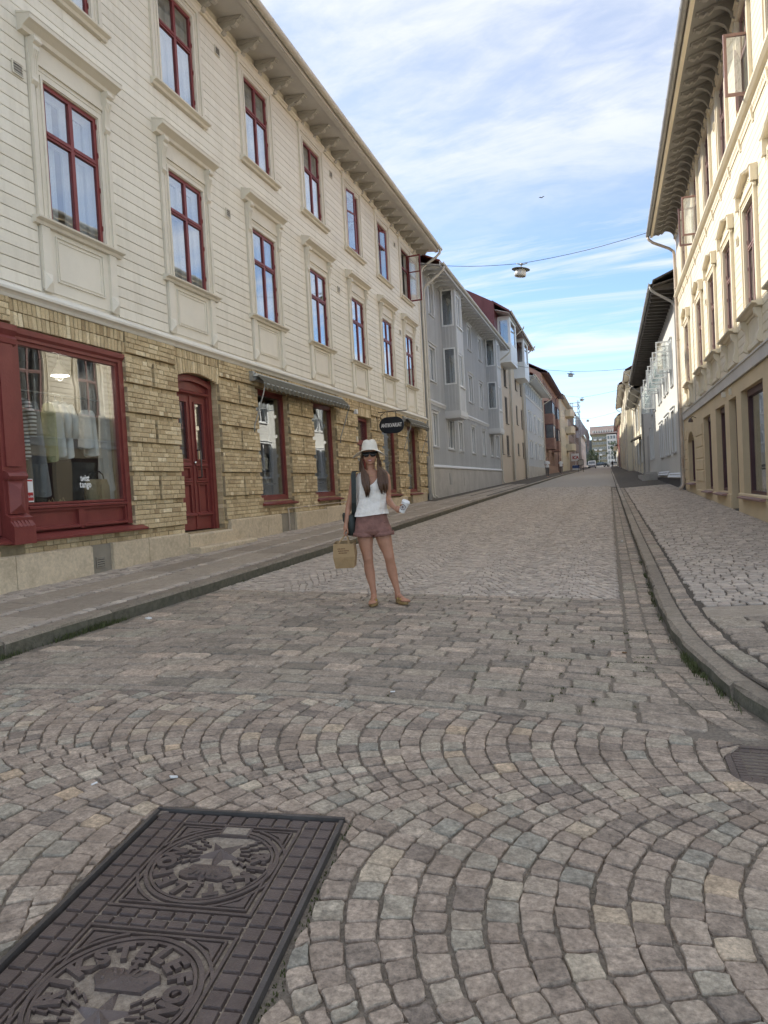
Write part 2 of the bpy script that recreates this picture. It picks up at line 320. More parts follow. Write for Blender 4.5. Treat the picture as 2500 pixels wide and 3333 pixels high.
# ---------------------------------------------------------------- the lie of the ground
_CY = [-31.8, -5.3, 0, 7.64, 15.9, 26.5, 76.4, 196.4, 276, 425]
_CZ = [-1.857, -1.507, -1.422, -1.295, -1.115, -0.870, 0.212, 2.441, 4.6, 4.9]
def cz(y): return float(np.interp(y, _CY, _CZ))
def gz(x, y): return cz(y) - 0.03*min(max(x, -7.4), 6.4)
KL = -4.78                                              # road side of the left kerb
KERB = [(0.38, 400), (0.20, 100), (0.30, 40), (0.36, 16), (0.385, 9.5), (0.39, 7.4), (0.41, 6.3), (0.47, 5.5), (0.59, 4.8), (0.73, 4.25), (0.98, 3.72), (1.5, 3.2), (2.4, 2.85), (4.0, 2.7), (9.0, 2.65)]
def kr(y):                                              # road side of the right kerb
    ys = [p[1] for p in KERB][::-1]; xs = [p[0] for p in KERB][::-1]
    return float(np.interp(y, ys, xs))
def pzl(x, y): return gz(x, y) + 0.13
def pzr(x, y): return gz(min(x, 0.4), y) + 0.10 + 0.038*max(0.0, x - 0.4)
XL, XR = -6.9, 2.7
# ================================================================ GROUND
_cm = np.array(SC.camera.matrix_world)
def shows(x, y, z):
    """rough size measure of a piece in the picture (0 when outside the frame)"""
    q = (_cm[:3, :3].T @ np.array([x, y, z])); d = -q[2]
    if d < 0.3: return 0.0
    a, b = q[0]/d*2300, q[1]/d*2300
    return 1.0/d if abs(a) < 1330 and abs(b) < 1740 else 0.0
def stone(mb, quad, zf, gap=0.012, lift=0.0, cut=0.16, drop=0.05, wob=0.006, bev=0.010, dome=0.004, simple=False, tilt=0.012):
    cx = sum(p[0] for p in quad)/4; cy = sum(p[1] for p in quad)/4
    ring = []; rnd = random.random
    for k in range(4):
        x, y = quad[k]; dx, dy = cx - x, cy - y; l = math.hypot(dx, dy) + 1e-6; s = gap*0.72/l
        ring.append((x + dx*s + (rnd() - 0.5)*wob, y + dy*s + (rnd() - 0.5)*wob))
    if not simple:
        r8 = []
        for k in range(4):
            p = ring[k]; a = ring[k - 1]; b = ring[(k + 1) % 4]; t = cut*(0.6 + 0.8*rnd()); u = cut*(0.6 + 0.8*rnd())
            r8.append((p[0] + (a[0] - p[0])*t, p[1] + (a[1] - p[1])*t)); r8.append((p[0] + (b[0] - p[0])*u, p[1] + (b[1] - p[1])*u))
            m = random.uniform(0.35, 0.65); r8.append((p[0] + (b[0] - p[0])*m + (rnd() - 0.5)*wob*0.9, p[1] + (b[1] - p[1])*m + (rnd() - 0.5)*wob*0.9))
        ring = r8
    n = len(ring); h = lift + (rnd() - 0.5)*0.008; tx = (rnd() - 0.5)*2*tilt; ty = (rnd() - 0.5)*2*tilt
    i = len(mb.v)
    for kk, (sc, dz) in enumerate(((1.03, -drop), (1.0, -bev), (0.955 if not simple else 0.92, 0.0))):
        for (x, y) in ring:
            X = cx + (x - cx)*sc; Y = cy + (y - cy)*sc
            mb.v.append((X, Y, zf(X, Y) + h + dz + (x - cx)*tx + (y - cy)*ty + ((rnd() - 0.5)*dome if kk == 2 else 0)))
    for k in range(2):
        for j in range(n): mb.face((i + k*n + j, i + k*n + (j + 1) % n, i + (k + 1)*n + (j + 1) % n, i + (k + 1)*n + j))
    mb.face(tuple(range(i + 2*n, i + 3*n)))
def field(parent, quads, zf, name, m, most=300, near=9.0, tones=None, **kw):
    """the pieces that show largest become objects, the rest one part"""
    order = []
    for q in quads:
        cx = sum(p[0] for p in q)/4; cy = sum(p[1] for p in q)/4; order.append((shows(cx, cy, zf(cx, cy)), cx, cy, q))
    order.sort(key=lambda o: -o[0]); rest = MB()
    for k, (s, cx, cy, q) in enumerate(order):
        t = random.random()
        if k < most and s > 0:
            mb = MB(); mb.cur = t; q2 = [(x - cx, y - cy) for x, y in q]; z0 = zf(cx, cy)
            stone(mb, q2, lambda x, y: zf(x + cx, y + cy) - z0, **kw); mb.build(name, m, parent, loc=(cx, cy, z0))
        else:
            rest.cur = t; stone(rest, q, zf, simple=math.hypot(cx, cy) > near, **kw)
    if rest.f: stuff(rest.build(name + '_field', m, parent))
def sheet(name, m, xs, ys, zf, dz, parent=None):
    v = [(x, y, zf(x, y) + dz) for y in ys for x in xs]; n = len(xs)
    f = [(j*n + i, j*n + i + 1, (j + 1)*n + i + 1, (j + 1)*n + i) for j in range(len(ys) - 1) for i in range(n - 1)]
    return obj(name, new_mesh(name, v, f, (m,)), parent)
YS = [-30 + 2*k for k in range(50)] + [70 + 10*k for k in range(37)]
ground = struct(sheet('ground', 'earth', [-900, -300, -80, -30, -12, -7.4, -5, -3, -1, 1, 3, 6.4, 12, 40, 300, 900], [-300, -80] + YS + [700, 1600], gz, -0.09))
road = struct(sheet('road', 'joint_gravel', [-14, -10, -7.4, -6, -4.8, -3, -1, 0.5, 2, 4, 6.4, 9], [-9 + 0.5*k for k in range(84)], lambda x, y: gz(x, y), -0.012))
# --- the fan-shaped paving of the crossing: arcs of small setts, convex to the left
MH = dict(o=(-1.91, 2.545), ex=(0.9915, 0.130), ey=(0.130, -0.9915), w=0.83, l=1.42)      # manhole cover
def mh_local(x, y):
    dx, dy = x - MH['o'][0], y - MH['o'][1]; return dx*MH['ex'][0] + dy*MH['ex'][1], dx*MH['ey'][0] + dy*MH['ey'][1]
DR = (0.47, 0.98, 3.42, 3.86)                                                               # street drain
def yb(x): return 4.10 - 0.045*(x + 1.6)**2
def push(p, rect):
    x, y = p; a, b, c, d = rect
    if a < x < b and c < y < d:
        k = min((x - a, 0), (b - x, 1), (y - c, 2), (d - y, 3))[1]
        return (a, y) if k == 0 else (b, y) if k == 1 else (x, c) if k == 2 else (x, d)
    return p
def clear_of(q):
    out = []
    hit = 0
    for x, y in q:
        a, b = mh_local(x, y); g = 0.018
        if -g < a < MH['w'] + g and -g < b < MH['l'] + g:
            hit += 1; a, b = push((a, b), (-g, MH['w'] + g, -g, MH['l'] + g))
            x = MH['o'][0] + a*MH['ex'][0] + b*MH['ey'][0]; y = MH['o'][1] + a*MH['ex'][1] + b*MH['ey'][1]
        x2, y2 = push((x, y), (DR[0] - 0.01, DR[1] + 0.01, DR[2] - 0.01, DR[3] + 0.01))
        hit += (x2, y2) != (x, y); x, y = x2, y2
        if y > yb(x) - 0.012: y = yb(x) - 0.012; hit += 1
        if y > 2.4 and x > kr(y) - 0.02: x = kr(y) - 0.02; hit += 1
        out.append((x, y))
    if hit >= 4: return None
    area = 0.5*abs(sum(out[k][0]*out[(k + 1) % 4][1] - out[(k + 1) % 4][0]*out[k][1] for k in range(4)))
    return out if area > 0.0026 else None
quads = []
for yc, h in ((3.74, 0.70), (2.34, 0.70), (0.94, 0.70), (-0.46, 0.70), (-1.86, 0.70)):
    A = R(45); RR = h/math.sin(A); pitch = 0.114
    nx = lambda t: t - math.asin(pitch*math.sin(t)/RR)              # across the row, square to the arc
    E1 = A + math.asin(pitch*math.sin(A)/RR)*1.04
    for k in range(-62, 40):
        x0 = k*pitch; ths = [-A]; t = -A + (0.5 if k % 2 else 1.0)*0.086/RR
        while t < E1 - 0.055: ths.append(t + random.uniform(-0.010, 0.010)); t += random.uniform(0.92, 1.08)*(0.083 + 0.036*math.cos(t*2))/RR
        ths.append(E1); wv = random.uniform(-0.004, 0.004)
        for t0, t1 in zip(ths, ths[1:]):
            def pt(xx, t): return (xx + RR*(1 - math.cos(t)) + wv, yc + RR*math.sin(t))
            q = [pt(x0, t0), pt(x0 + pitch, nx(t0)), pt(x0 + pitch, nx(t1)), pt(x0, t1)]
            if max(p[0] for p in q) < -5.9 or min(p[0] for p in q) > 3.2: continue
            q = clear_of(q)
            if q: quads.append(q)
ARC = [q for q in quads if q[0][1] < 3.9 and math.hypot(q[0][0], q[0][1]) < 4.2]
field(road, quads, gz, 'sett', 'sett_granite', gap=0.009, wob=0.012, cut=0.085, bev=0.005, tilt=0.013, near=6)
# --- the band of large setts where the street begins
quads = []; border = []
x = -4.75
while x < 0.30:
    l = random.uniform(0.42, 0.85); a, b = x, min(x + l, 0.46)
    if b - a > 0.15: border.append([(a, yb(a) + 0.005), (b, yb(b) + 0.005), (b, yb(b) + 0.095), (a, yb(a) + 0.095)])
    x = b if b < 0.45 else 9
rows = [0.10]; 
while rows[-1] < 3.66: rows.append(rows[-1] + random.uniform(0.145, 0.19)*(1.0 if rows[-1] < 2.0 else 0.82))
for r0, r1 in zip(rows, rows[1:]):
    k = 1 - (r0/3.7)
    def Y(x, r): return 4.10 + r - 0.045*(x + 1.6)**2*max(0.0, 1 - r/3.6)
    x = KL + 0.01 + random.uniform(0, 0.12); ym = Y(0.1, (r0 + r1)/2); end = 0.07 if ym > 5.25 else kr(max(ym, 3.9)) - 0.315
    while x < end:
        l = random.uniform(0.20, 0.34); b = min(x + l, end)
        if end - b < 0.10: b = end
        quads.append([(x, Y(x, r0)), (b, Y(b, r0)), (b, Y(b, r1)), (x, Y(x, r1))]); x = b
field(road, border, gz, 'border_sett', 'big_sett_granite', gap=0.010, cut=0.05, wob=0.008, tilt=0.006)
field(road, quads, gz, 'large_sett', 'big_sett_granite', gap=0.016, cut=0.08, wob=0.018, bev=0.008, dome=0.006, tilt=0.014)
# --- two gutter rows along the right kerb
quads = []
for a, b in ((0.02, 0.50), (0.50, 0.98)):
    y = 3.95
    while y < 40:
        l = random.uniform(0.10, 0.20); e = y + l
        def gx(t, y): w = kr(y); return 0.075 + (w - 0.075)*t if y > 5.2 else w - 0.31 + 0.31*t
        quads.append([(gx(a, y), y), (gx(b, y), y), (gx(b, e), e), (gx(a, e), e)]); y = e
field(road, quads, lambda x, y: gz(x, y) - 0.006, 'gutter_sett', 'big_sett_granite', gap=0.014, cut=0.13, wob=0.012, bev=0.010, tilt=0.02, most=160)
# --- the street beyond: small setts in segmental arcs
quads = []
for ln in range(4):
    w = (0.055 - (KL + 0.01))/4; xc = KL + 0.01 + w*(ln + 0.5); h = w/2; A = R(45); RR = h/math.sin(A); pitch = 0.106
    nx = lambda t: t - math.asin(pitch*math.sin(t)/RR); E1 = A + math.asin(pitch*math.sin(A)/RR)*1.04
    for k in range(0, 330):
        y0 = 7.35 + k*pitch; ths = [-A]; t = -A + (0.5 if k % 2 else 1.0)*0.08/RR
        while t < E1 - 0.06: ths.append(t); t += random.uniform(0.9, 1.1)*(0.080 + 0.034*math.cos(t*2))/RR
        ths.append(E1)
        for t0, t1 in zip(ths, ths[1:]):
            def pt(yy, t): return (xc - RR*math.sin(t), yy + RR*(1 - math.cos(t)))
            q = [pt(y0, t0), pt(y0, t1), pt(y0 + pitch, nx(t1)), pt(y0 + pitch, nx(t0))]
            q = [(min(max(x, KL + 0.012), 0.06), y) for x, y in q]
            q = [(x, max(y, 7.80)) for x, y in q]
            if max(p[1] for p in q) - min(p[1] for p in q) > 0.06: quads.append(q)
field(road, quads, gz, 'street_sett', 'street_sett', gap=0.010, cut=0.09, wob=0.012, bev=0.006, tilt=0.018, near=10, drop=0.04)
street = struct(sheet('street', 'far_paving', [-5.6, -4.8, -3, -1, 0.4, 1.2], [41 + 3*k for k in range(13)] + [80 + 10*k for k in range(33)], gz, -0.004))
# --- kerbs
def kerb_stone(parent, pts, zf, w, hgt, side):
    """pts: road-side polyline of one stone; side +1 when the pavement lies to the right of its direction"""
    prof = [(0.012, -0.12), (0.004, hgt - 0.03), (0.018, hgt - 0.004), (0.045, hgt), (w, hgt - 0.002), (w, -0.12)]
    mb = MB(); mb.cur = random.random(); n = len(prof); i0 = 0; cx, cy = pts[len(pts)//2]; z0 = zf(cx, cy)
    for k, (x, y) in enumerate(pts):
        a = Vector(pts[max(k - 1, 0)]); b = Vector(pts[min(k + 1, len(pts) - 1)]); d = (b - a).normalized(); nrm = Vector((d.y, -d.x))*side
        e = 0.006 if k in (0, len(pts) - 1) else 0.0
        for j, (p, q) in enumerate(prof):
            jj = random.uniform(-0.011, 0.011) if j in (1, 2, 0) else random.uniform(-0.002, 0.002)
            s = -0.006*d if k == len(pts) - 1 else (0.006*d if k == 0 else d*0)
            X = x + nrm.x*(p + jj) + s[0]; Y = y + nrm.y*(p + jj) + s[1]
            mb.v.append((X - cx, Y - cy, zf(x, y) + q - z0 + (jj*0.4 if j in (2, 3) else 0)))
    m = len(pts)
    for k in range(m - 1):
        for j in range(n): mb.face((k*n + j, (k + 1)*n + j, (k + 1)*n + (j + 1) % n, k*n + (j + 1) % n))
    mb.face(tuple(range(n))); mb.face(tuple(range((m - 1)*n + n - 1, (m - 1)*n - 1, -1)))
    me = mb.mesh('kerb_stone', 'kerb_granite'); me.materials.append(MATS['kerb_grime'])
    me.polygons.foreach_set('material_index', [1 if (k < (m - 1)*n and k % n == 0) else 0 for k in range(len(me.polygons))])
    return obj('kerb_stone', me, parent, (cx, cy, z0))
lp = struct(sheet('left_pavement', 'pavement_bed', [-7.1, -6.3, -5.7, -4.97], [-9 + k for k in range(72)] + [70 + 10*k for k in range(15)], pzl, -0.014))
y = -7.3
while y < 190:
    l = random.uniform(1.3, 1.7) if y < 40 else 12.0
    if y < 6.6 and y + l > 7.0 and y > 4.5: l = 7.26 - y
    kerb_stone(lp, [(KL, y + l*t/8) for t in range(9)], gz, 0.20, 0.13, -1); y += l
mbp = MB()
ys = [3.9, 4.3, 4.8, 5.4, 6.0, 6.6] + [7 + k for k in range(54)] + [70 + 10*k for k in range(15)]
for a, b in zip(ys, ys[1:]):
    for s, t in zip((0.0, 0.25, 0.5, 0.75), (0.25, 0.5, 0.75, 1.0)):
        def px(y, s): return kr(y) + 0.13 + ((9.0 if y < 6.9 else 3.0) - kr(y) - 0.13)*s
        q = [(px(a, s), a), (px(a, t), a), (px(b, t), b), (px(b, s), b)]
        mbp.poly([(x, y, pzr(x, y) - 0.014) for x, y in q])
rp = struct(mbp.build('right_pavement', 'pavement_bed'))
path = []
for (x0, y0), (x1, y1) in zip(KERB, KERB[1:]):
    n = max(1, int(math.hypot(x1 - x0, y1 - y0)/0.15))
    path += [(x0 + (x1 - x0)*t/n, y0 + (y1 - y0)*t/n) for t in range(n)]
path = [p for p in path if p[1] < 190]
sm = [path[0]] + [tuple((path[k - 1][c] + path[k][c] + path[k + 1][c])/3 for c in (0, 1)) for k in range(1, len(path) - 1)] + [path[-1]]
k = 0
while k < len(sm) - 2:
    n = 70 if sm[k][1] > 45 else (random.choice((8, 9, 10)) if sm[k][1] > 6 else 6)
    seg = sm[k:k + n + 1]; k += n
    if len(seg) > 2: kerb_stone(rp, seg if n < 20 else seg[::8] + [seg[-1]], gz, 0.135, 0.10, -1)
# --- left pavement: slabs between strips of setts
quads = []
for a, b in ((-5.12, -5.72), (-5.86, -6.32)):
    y = -3.0 + random.random()
    while y < 46:
        l = random.uniform(0.75, 1.5); quads.append([(b, y), (a, y), (a, y + l), (b, y + l)]); y += l
field(lp, quads, pzl, 'paving_slab', 'slab_granite', gap=0.014, cut=0.015, wob=0.004, bev=0.006, tilt=0.003, dome=0.001)
quads = []
for a, b in ((-4.99, -5.11), (-5.73, -5.85)):
    y = -3.0
    while y < 30:
        l = random.uniform(0.11, 0.22); quads.append([(b, y), (a, y), (a, y + l), (b, y + l)]); y += l
for k in range(5):
    a = -6.33 - k*0.114; y = -3.0
    while y < 26:
        l = random.uniform(0.10, 0.19); quads.append([(a - 0.114, y), (a, y), (a, y + l), (a - 0.114, y + l)]); y += l
field(lp, quads, pzl, 'pavement_sett', 'street_sett', gap=0.014, cut=0.14, wob=0.012, bev=0.008, tilt=0.02)
# --- right pavement: rows of small setts, a slab, larger setts at the corner
quads = []
y = 6.90
while y < 36:
    p = random.uniform(0.082, 0.105); x = kr(y) + 0.315 + random.uniform(0, 0.05); 
    while x < 2.67:
        l = random.uniform(0.10, 0.17); b = min(x + l, 2.68); wv = 0.02*math.sin(x*2 + y*0.6)
        quads.append([(x, y + wv), (b, y + wv), (b, y + p + wv), (x, y + p + wv)]); x = b
    y += p
field(rp, quads, pzr, 'pavement_sett', 'street_sett', gap=0.013, cut=0.11, wob=0.014, bev=0.008, tilt=0.02)
quads = []; yy = 4.0
while yy < 36:
    l = random.uniform(0.10, 0.2); a = kr(yy) + 0.145; quads.append([(a, yy), (a + 0.16, yy), (kr(yy + l) + 0.305, yy + l), (kr(yy + l) + 0.145, yy + l)]); yy += l
field(rp, quads, pzr, 'kerb_sett', 'big_sett_granite', gap=0.014, cut=0.11, wob=0.014, bev=0.008, tilt=0.02)
quads = []
for a, b in ((0.73, 1.75), (1.76, 2.9), (2.91, 4.2)): quads.append([(a, 6.42), (b, 6.42), (b, 6.86), (a, 6.86)])
field(rp, quads, pzr, 'crossing_slab', 'slab_granite', gap=0.008, cut=0.02, wob=0.004, bev=0.006, tilt=0.003, dome=0.001)
quads = []; y = 6.40
while y > 3.1:
    p = random.uniform(0.17, 0.24); x = kr(max(y - p/2, 2.7)) + 0.33
    while x < 4.5:
        l = random.uniform(0.22, 0.38); quads.append([(x, y - p), (x + l, y - p), (x + l, y), (x, y)]); x += l
    y -= p
field(rp, quads, pzr, 'corner_sett', 'big_sett_granite', gap=0.016, cut=0.14, wob=0.02, bev=0.010, tilt=0.02)
# --- grass and moss in the joints along the kerbs and the manhole
mat('grass_green', (0.055, 0.075, 0.022), 0.8, 0.4, 30, col2=(0.12, 0.125, 0.05)); mat('moss', (0.06, 0.065, 0.025), 0.95, 0.4, 40)
mb = MB()
def blade(x, y, z, h):
    a = random.uniform(0, 6.28); l = random.uniform(0.2, 0.8)*h; w = 0.003
    p = Vector((x, y, z)); q = p + Vector((math.cos(a)*l*0.4, math.sin(a)*l*0.4, h*0.7)); r = p + Vector((math.cos(a)*l, math.sin(a)*l, h))
    s = Vector((-math.sin(a), math.cos(a), 0))*w
    mb.poly([p - s, p + s, q + s*0.7, q - s*0.7]); mb.poly([q - s*0.7, q + s*0.7, r])
def patch(x, y, n, sx, sy, h, zf=gz):
    for _ in range(n):
        X = x + random.gauss(0, sx); Y = y + random.gauss(0, sy); blade(X, Y, zf(X, Y) - 0.012, random.uniform(0.35, 1)*h)
for y, n, h in ((5.25, 160, 0.07), (5.45, 110, 0.075), (5.05, 70, 0.05), (4.75, 60, 0.05), (4.55, 40, 0.04), (6.0, 30, 0.03), (6.9, 40, 0.04), (7.7, 70, 0.05), (8.1, 70, 0.05), (8.7, 40, 0.04), (9.4, 50, 0.05), (10.6, 40, 0.04)):
    patch(kr(y) - 0.015, y, n, 0.014, 0.10, h)
for y, n, h in ((4.55, 120, 0.06), (5.2, 160, 0.07), (5.6, 160, 0.09), (5.9, 80, 0.06), (4.2, 60, 0.05), (3.6, 60, 0.05), (8.4, 50, 0.04), (9.8, 50, 0.04)): patch(KL + 0.012, y, n, 0.014, 0.12, h)
for k in range(150):                                        # moss in joints of the large setts on the right
    y = random.uniform(4.2, 6.4); patch(random.uniform(-0.9, 0.25) if random.random() < 0.8 else random.uniform(-3, 0), y, 26, 0.035, 0.007, 0.016)
for t in (0.05, 0.12, 0.22, 0.33, 0.40, 0.5, 0.62, 0.72, 0.8, 0.9):
    patch(MH['o'][0] + MH['ex'][0]*0.85 + MH['ey'][0]*t*1.4, MH['o'][1] + MH['ex'][1]*0.85 + MH['ey'][1]*t*1.4, 26, 0.008, 0.05, 0.014)
gm_ = MB(); rg = random.Random(4)                             # grit lying in the joints of the near setts
arc_edges = ARC
for k in range(9000):
    q = rg.choice(arc_edges); e = rg.randrange(4); t = rg.random(); a, b = q[e], q[(e + 1) % 4]
    x = a[0] + (b[0] - a[0])*t + rg.gauss(0, 0.003); y = a[1] + (b[1] - a[1])*t + rg.gauss(0, 0.003); z = gz(x, y) - 0.010; r = rg.uniform(0.0012, 0.0042); gm_.cur = rg.random()
    P = [(x + r*rg.uniform(0.6, 1.3), y, z), (x - r*0.5, y + r, z), (x - r*0.5, y - r, z), (x, y, z + r*rg.uniform(0.8, 1.8))]; i = len(gm_.v); gm_.v += P
    for f in ((0, 1, 3), (1, 2, 3), (2, 0, 3)): gm_.face(tuple(i + j for j in f))
stuff(gm_.build('joint_grit', 'sett_granite', road))
stuff(tag(mb.build('grass', 'grass_green'), 'short grass and moss growing in the joints along kerbs and setts', 'grass'))
# ================================================================ LEFT: cream wooden house on a brick ground floor
FL = Facade(XL, 1.0)
H1 = thing('wooden_house', 'cream clapboard house with red windows above a yellow brick shop floor', 'building', (XL, 7, -1.0))
U0, U1 = 3.4, 27.45
BAYS = [4.82, 7.72, 10.49, 13.43, 16.39, 19.35, 22.24, 24.97]
WW = 1.04
S1, T1 = 3.76, 5.59
S2, T2 = 6.95, 8.72
holes = [(u, u + WW, S1, T1) for u in BAYS] + [(u, u + WW, S2, T2) for u in BAYS]
FL.wall(MB(), U0, U1, 2.70, 9.35, holes, 0.16).build('wall', 'cream_paint', H1)
# ---- clapboards, cut at the window casings
PITCH = 0.155
z = 2.79
while z < 8.98:
    top = z + PITCH
    cuts = []
    for u in BAYS:
        if z < 5.90: cuts.append((u - 0.245, u + WW + 0.245))
        elif z > 6.74: cuts.append((u - 0.235, u + WW + 0.235))
    a = U0
    for c, d in cuts + [(U1, None)]:
        if c - a > 0.05:
            for (p, q) in ((a, c),) if c - a < 6 else [(a + (c - a)*k/5, a + (c - a)*(k + 1)/5) for k in range(5)]:
                mb = MB(); mb.cur = random.random(); j = random.uniform(-0.001, 0.001)
                FL.prof(mb, [(0.001, z + 0.004), (0.020 + j, z + 0.004), (0.024 + j, z + 0.009), (0.022, top - 0.0065), (0.001, top - 0.0045)], p + 0.001, q - 0.001)
                mb.build('siding_board', 'cream_board', H1)
        a = d
    z = top
# ---- window templates (local: u from 0, v from the sill, d = 0 on the wall)
L0 = Facade(0.0, 1.0)
def sash(F, w, h, tr, d0, d1, t=0.055, mid=0.065, bar=True):
    """outer frame, mullion and transom"""
    mb = MB()
    F.box(mb, 0.0, w, 0.0, t, d0, d1); F.box(mb, 0.0, w, h - t, h, d0, d1); F.box(mb, 0.0, t, t, h - t, d0, d1); F.box(mb, w - t, w, t, h - t, d0, d1)
    F.box(mb, w/2 - mid/2, w/2 + mid/2, t, h - t, d0, d1 + 0.006)
    for a, b in ((t, w/2 - mid/2), (w/2 + mid/2, w - t)):
        F.box(mb, a, b, tr - 0.045, tr + 0.045, d0, d1 + 0.004); F.box(mb, a, b, tr - 0.012, tr + 0.012, d1 + 0.004, d1 + 0.018)
    for v in (0.12*h, 0.42*h, tr + 0.1, h - 0.15):
        for u in (-0.004, w - 0.012): F.box(mb, u, u + 0.016, v, v + 0.07, d1 + 0.001, d1 + 0.016)
    return mb
def panes(F, w, h, tr, d, t=0.055, mid=0.065):
    out = []
    for a, b in ((t, w/2 - mid/2), (w/2 + mid/2, w - t)):
        for c, e in ((t, tr - 0.045), (tr + 0.045, h - t)):
            mb = MB(); F.box(mb, a, b, c, e, d, d + 0.004); out.append(mb.mesh('pane', 'window_glass'))
    return out
def inner(F, w, h, tr):
    mb = MB(); t = 0.10
    F.box(mb, 0.0, w, 0.0, t, -0.15, -0.12); F.box(mb, 0.0, w, h - t, h, -0.15, -0.12); F.box(mb, 0, t, t, h - t, -0.15, -0.12); F.box(mb, w - t, w, t, h - t, -0.15, -0.12)
    F.box(mb, w/2 - 0.055, w/2 + 0.055, t, h - t, -0.15, -0.12); F.box(mb, t, w - t, tr - 0.05, tr + 0.05, -0.152, -0.118)
    return mb.mesh('inner_frame', 'white_sash')
def curtain(F, w, h, k):
    mb = MB(); n = 40; a0, a1 = ((0.02, w*0.36), (w*0.66, w - 0.02), (0.02, w - 0.02))[k]
    for i in range(n):
        p, q = a0 + (a1 - a0)*i/n, a0 + (a1 - a0)*(i + 1)/n; f = lambda x: -0.19 + 0.015*math.sin(x*70)
        mb.poly([F.P(p, 0.02, f(p)), F.P(q, 0.02, f(q)), F.P(q, h - 0.02, f(q)), F.P(p, h - 0.02, f(p))])
    return mb.mesh('curtain', 'curtain_white', True)
def frame_ring(mb, F, w, v0, v1, o, i, d0, d1, top=True, bot=False):
    """casing boards round an opening: from i to o outside of it"""
    F.box(mb, -o, -i, v0, v1 + (o if top else 0), d0, d1); F.box(mb, w + i, w + o, v0, v1 + (o if top else 0), d0, d1)
    if top: F.box(mb, -i, w + i, v1 + i, v1 + o, d0, d1 - 0.001)
def left_window(h, tr, first):
    F = L0; w = WW; mb = MB()
    frame_ring(mb, F, w, 0.0, h, 0.235, 0.0, 0.002, 0.040)
    frame_ring(mb, F, w, 0.0, h, 0.235, 0.165, 0.040, 0.066); frame_ring(mb, F, w, 0.0, h, 0.05, 0.012, 0.040, 0.058)
    frame_ring(mb, F, w, 0.0, h, 0.125, 0.105, 0.040, 0.049)
    tpl = dict(name='window', mesh=mb.mesh('window', 'cream_trim'), subs=[])
    S = tpl['subs']
    S.append(('sash_frame', sash(F, w, h, tr, -0.035, 0.012).mesh('sash_frame', 'sash_red')))
    S += [('pane', m) for m in panes(F, w, h, tr, -0.014)]
    S.append(('inner_frame', inner(F, w, h, tr)))
    mb = MB(); F.prof(mb, [(0.0, -0.105), (0.07, -0.10), (0.085, -0.06), (0.15, -0.045), (0.155, -0.022), (0.0, 0.0)], -0.32, w + 0.32)
    S.append(('sill', mb.mesh('sill', 'cream_trim')))
    if first:
        mb = MB(); F.box(mb, -0.235, w + 0.235, h + 0.236, h + 0.46, 0.003, 0.045)                  # frieze board
        F.prof(mb, [(0.0, h + 0.44), (0.10, h + 0.455), (0.12, h + 0.50), (0.20, h + 0.545), (0.235, h + 0.56), (0.24, h + 0.615), (0.0, h + 0.665)], -0.36, w + 0.36)
        F.prof(mb, [(0.0, h + 0.666), (0.245, h + 0.616), (0.248, h + 0.624), (0.0, h + 0.70)], -0.365, w + 0.365)
        S.append(('hood', mb.mesh('hood', 'cream_trim')))
        for c in (-0.225, w + 0.115):
            mb = MB()
            F.prof(mb, [(0.045, h + 0.44), (0.16, h + 0.44), (0.165, h + 0.36), (0.13, h + 0.34), (0.145, h + 0.28), (0.105, h + 0.16), (0.085, h - 0.05), (0.10, h - 0.10), (0.07, h - 0.14), (0.045, h - 0.16)], c, c + 0.11)
            F.prof(mb, [(0.16, h + 0.42), (0.176, h + 0.40), (0.176, h + 0.375), (0.16, h + 0.36)], c - 0.01, c + 0.12)
            for k in (0.018, 0.048, 0.078): F.prof(mb, [(0.10, h + 0.30), (0.153, h + 0.275), (0.113, h + 0.16), (0.092, h + 0.0), (0.08, h + 0.0)], c + k, c + k + 0.014)
            S.append(('console', mb.mesh('console', 'cream_trim')))
        mb = MB(); v0, v1 = -0.93, -0.105                                                            # apron panel
        F.box(mb, -0.10, w + 0.10, v0, v1, 0.002, 0.018)
        for a, b in ((-0.205, -0.06), (w + 0.06, w + 0.205)):
            F.box(mb, a, b, v0 + 0.01, v1, 0.003, 0.060)
            c = (a + b)/2; q = v0 + 0.13                                                              # faceted block at the foot
            P = [F.P(a - 0.006, v0 - 0.02, 0.05), F.P(b + 0.006, v0 - 0.02, 0.05), F.P(b + 0.006, q + 0.11, 0.05), F.P(a - 0.006, q + 0.11, 0.05)]; T = F.P(c, q - 0.02, 0.115)
            for k in range(4): mb.poly([P[k], P[(k + 1) % 4], T])
        for a, b, d in ((0.06, 0.012, 0.040), (0.10, 0.02, 0.030)):
            l, r_, lo, hi = a, w - a, v0 + 0.16 + (a - 0.06), v1 - 0.06 - (a - 0.06)
            F.box(mb, l, r_, hi - b, hi, 0.018, d); F.box(mb, l, r_, lo, lo + b, 0.018, d); F.box(mb, l, l + b, lo + b, hi - b, 0.018, d); F.box(mb, r_ - b, r_, lo + b, hi - b, 0.018, d)
        S.append(('apron_panel', mb.mesh('apron_panel', 'cream_paint')))
    else:
        mb = MB(); F.prof(mb, [(0.0, h + 0.236), (0.07, h + 0.236), (0.085, h + 0.27), (0.115, h + 0.30), (0.0, h + 0.31)], -0.27, w + 0.27)
        S.append(('head_moulding', mb.mesh('head_moulding', 'cream_trim')))
    return tpl
T_1 = left_window(T1 - S1, 1.17, True); T_2 = left_window(T2 - S2, 1.13, False)
CUR = [('curtain', curtain(L0, WW, 1.76, k)) for k in range(3)]
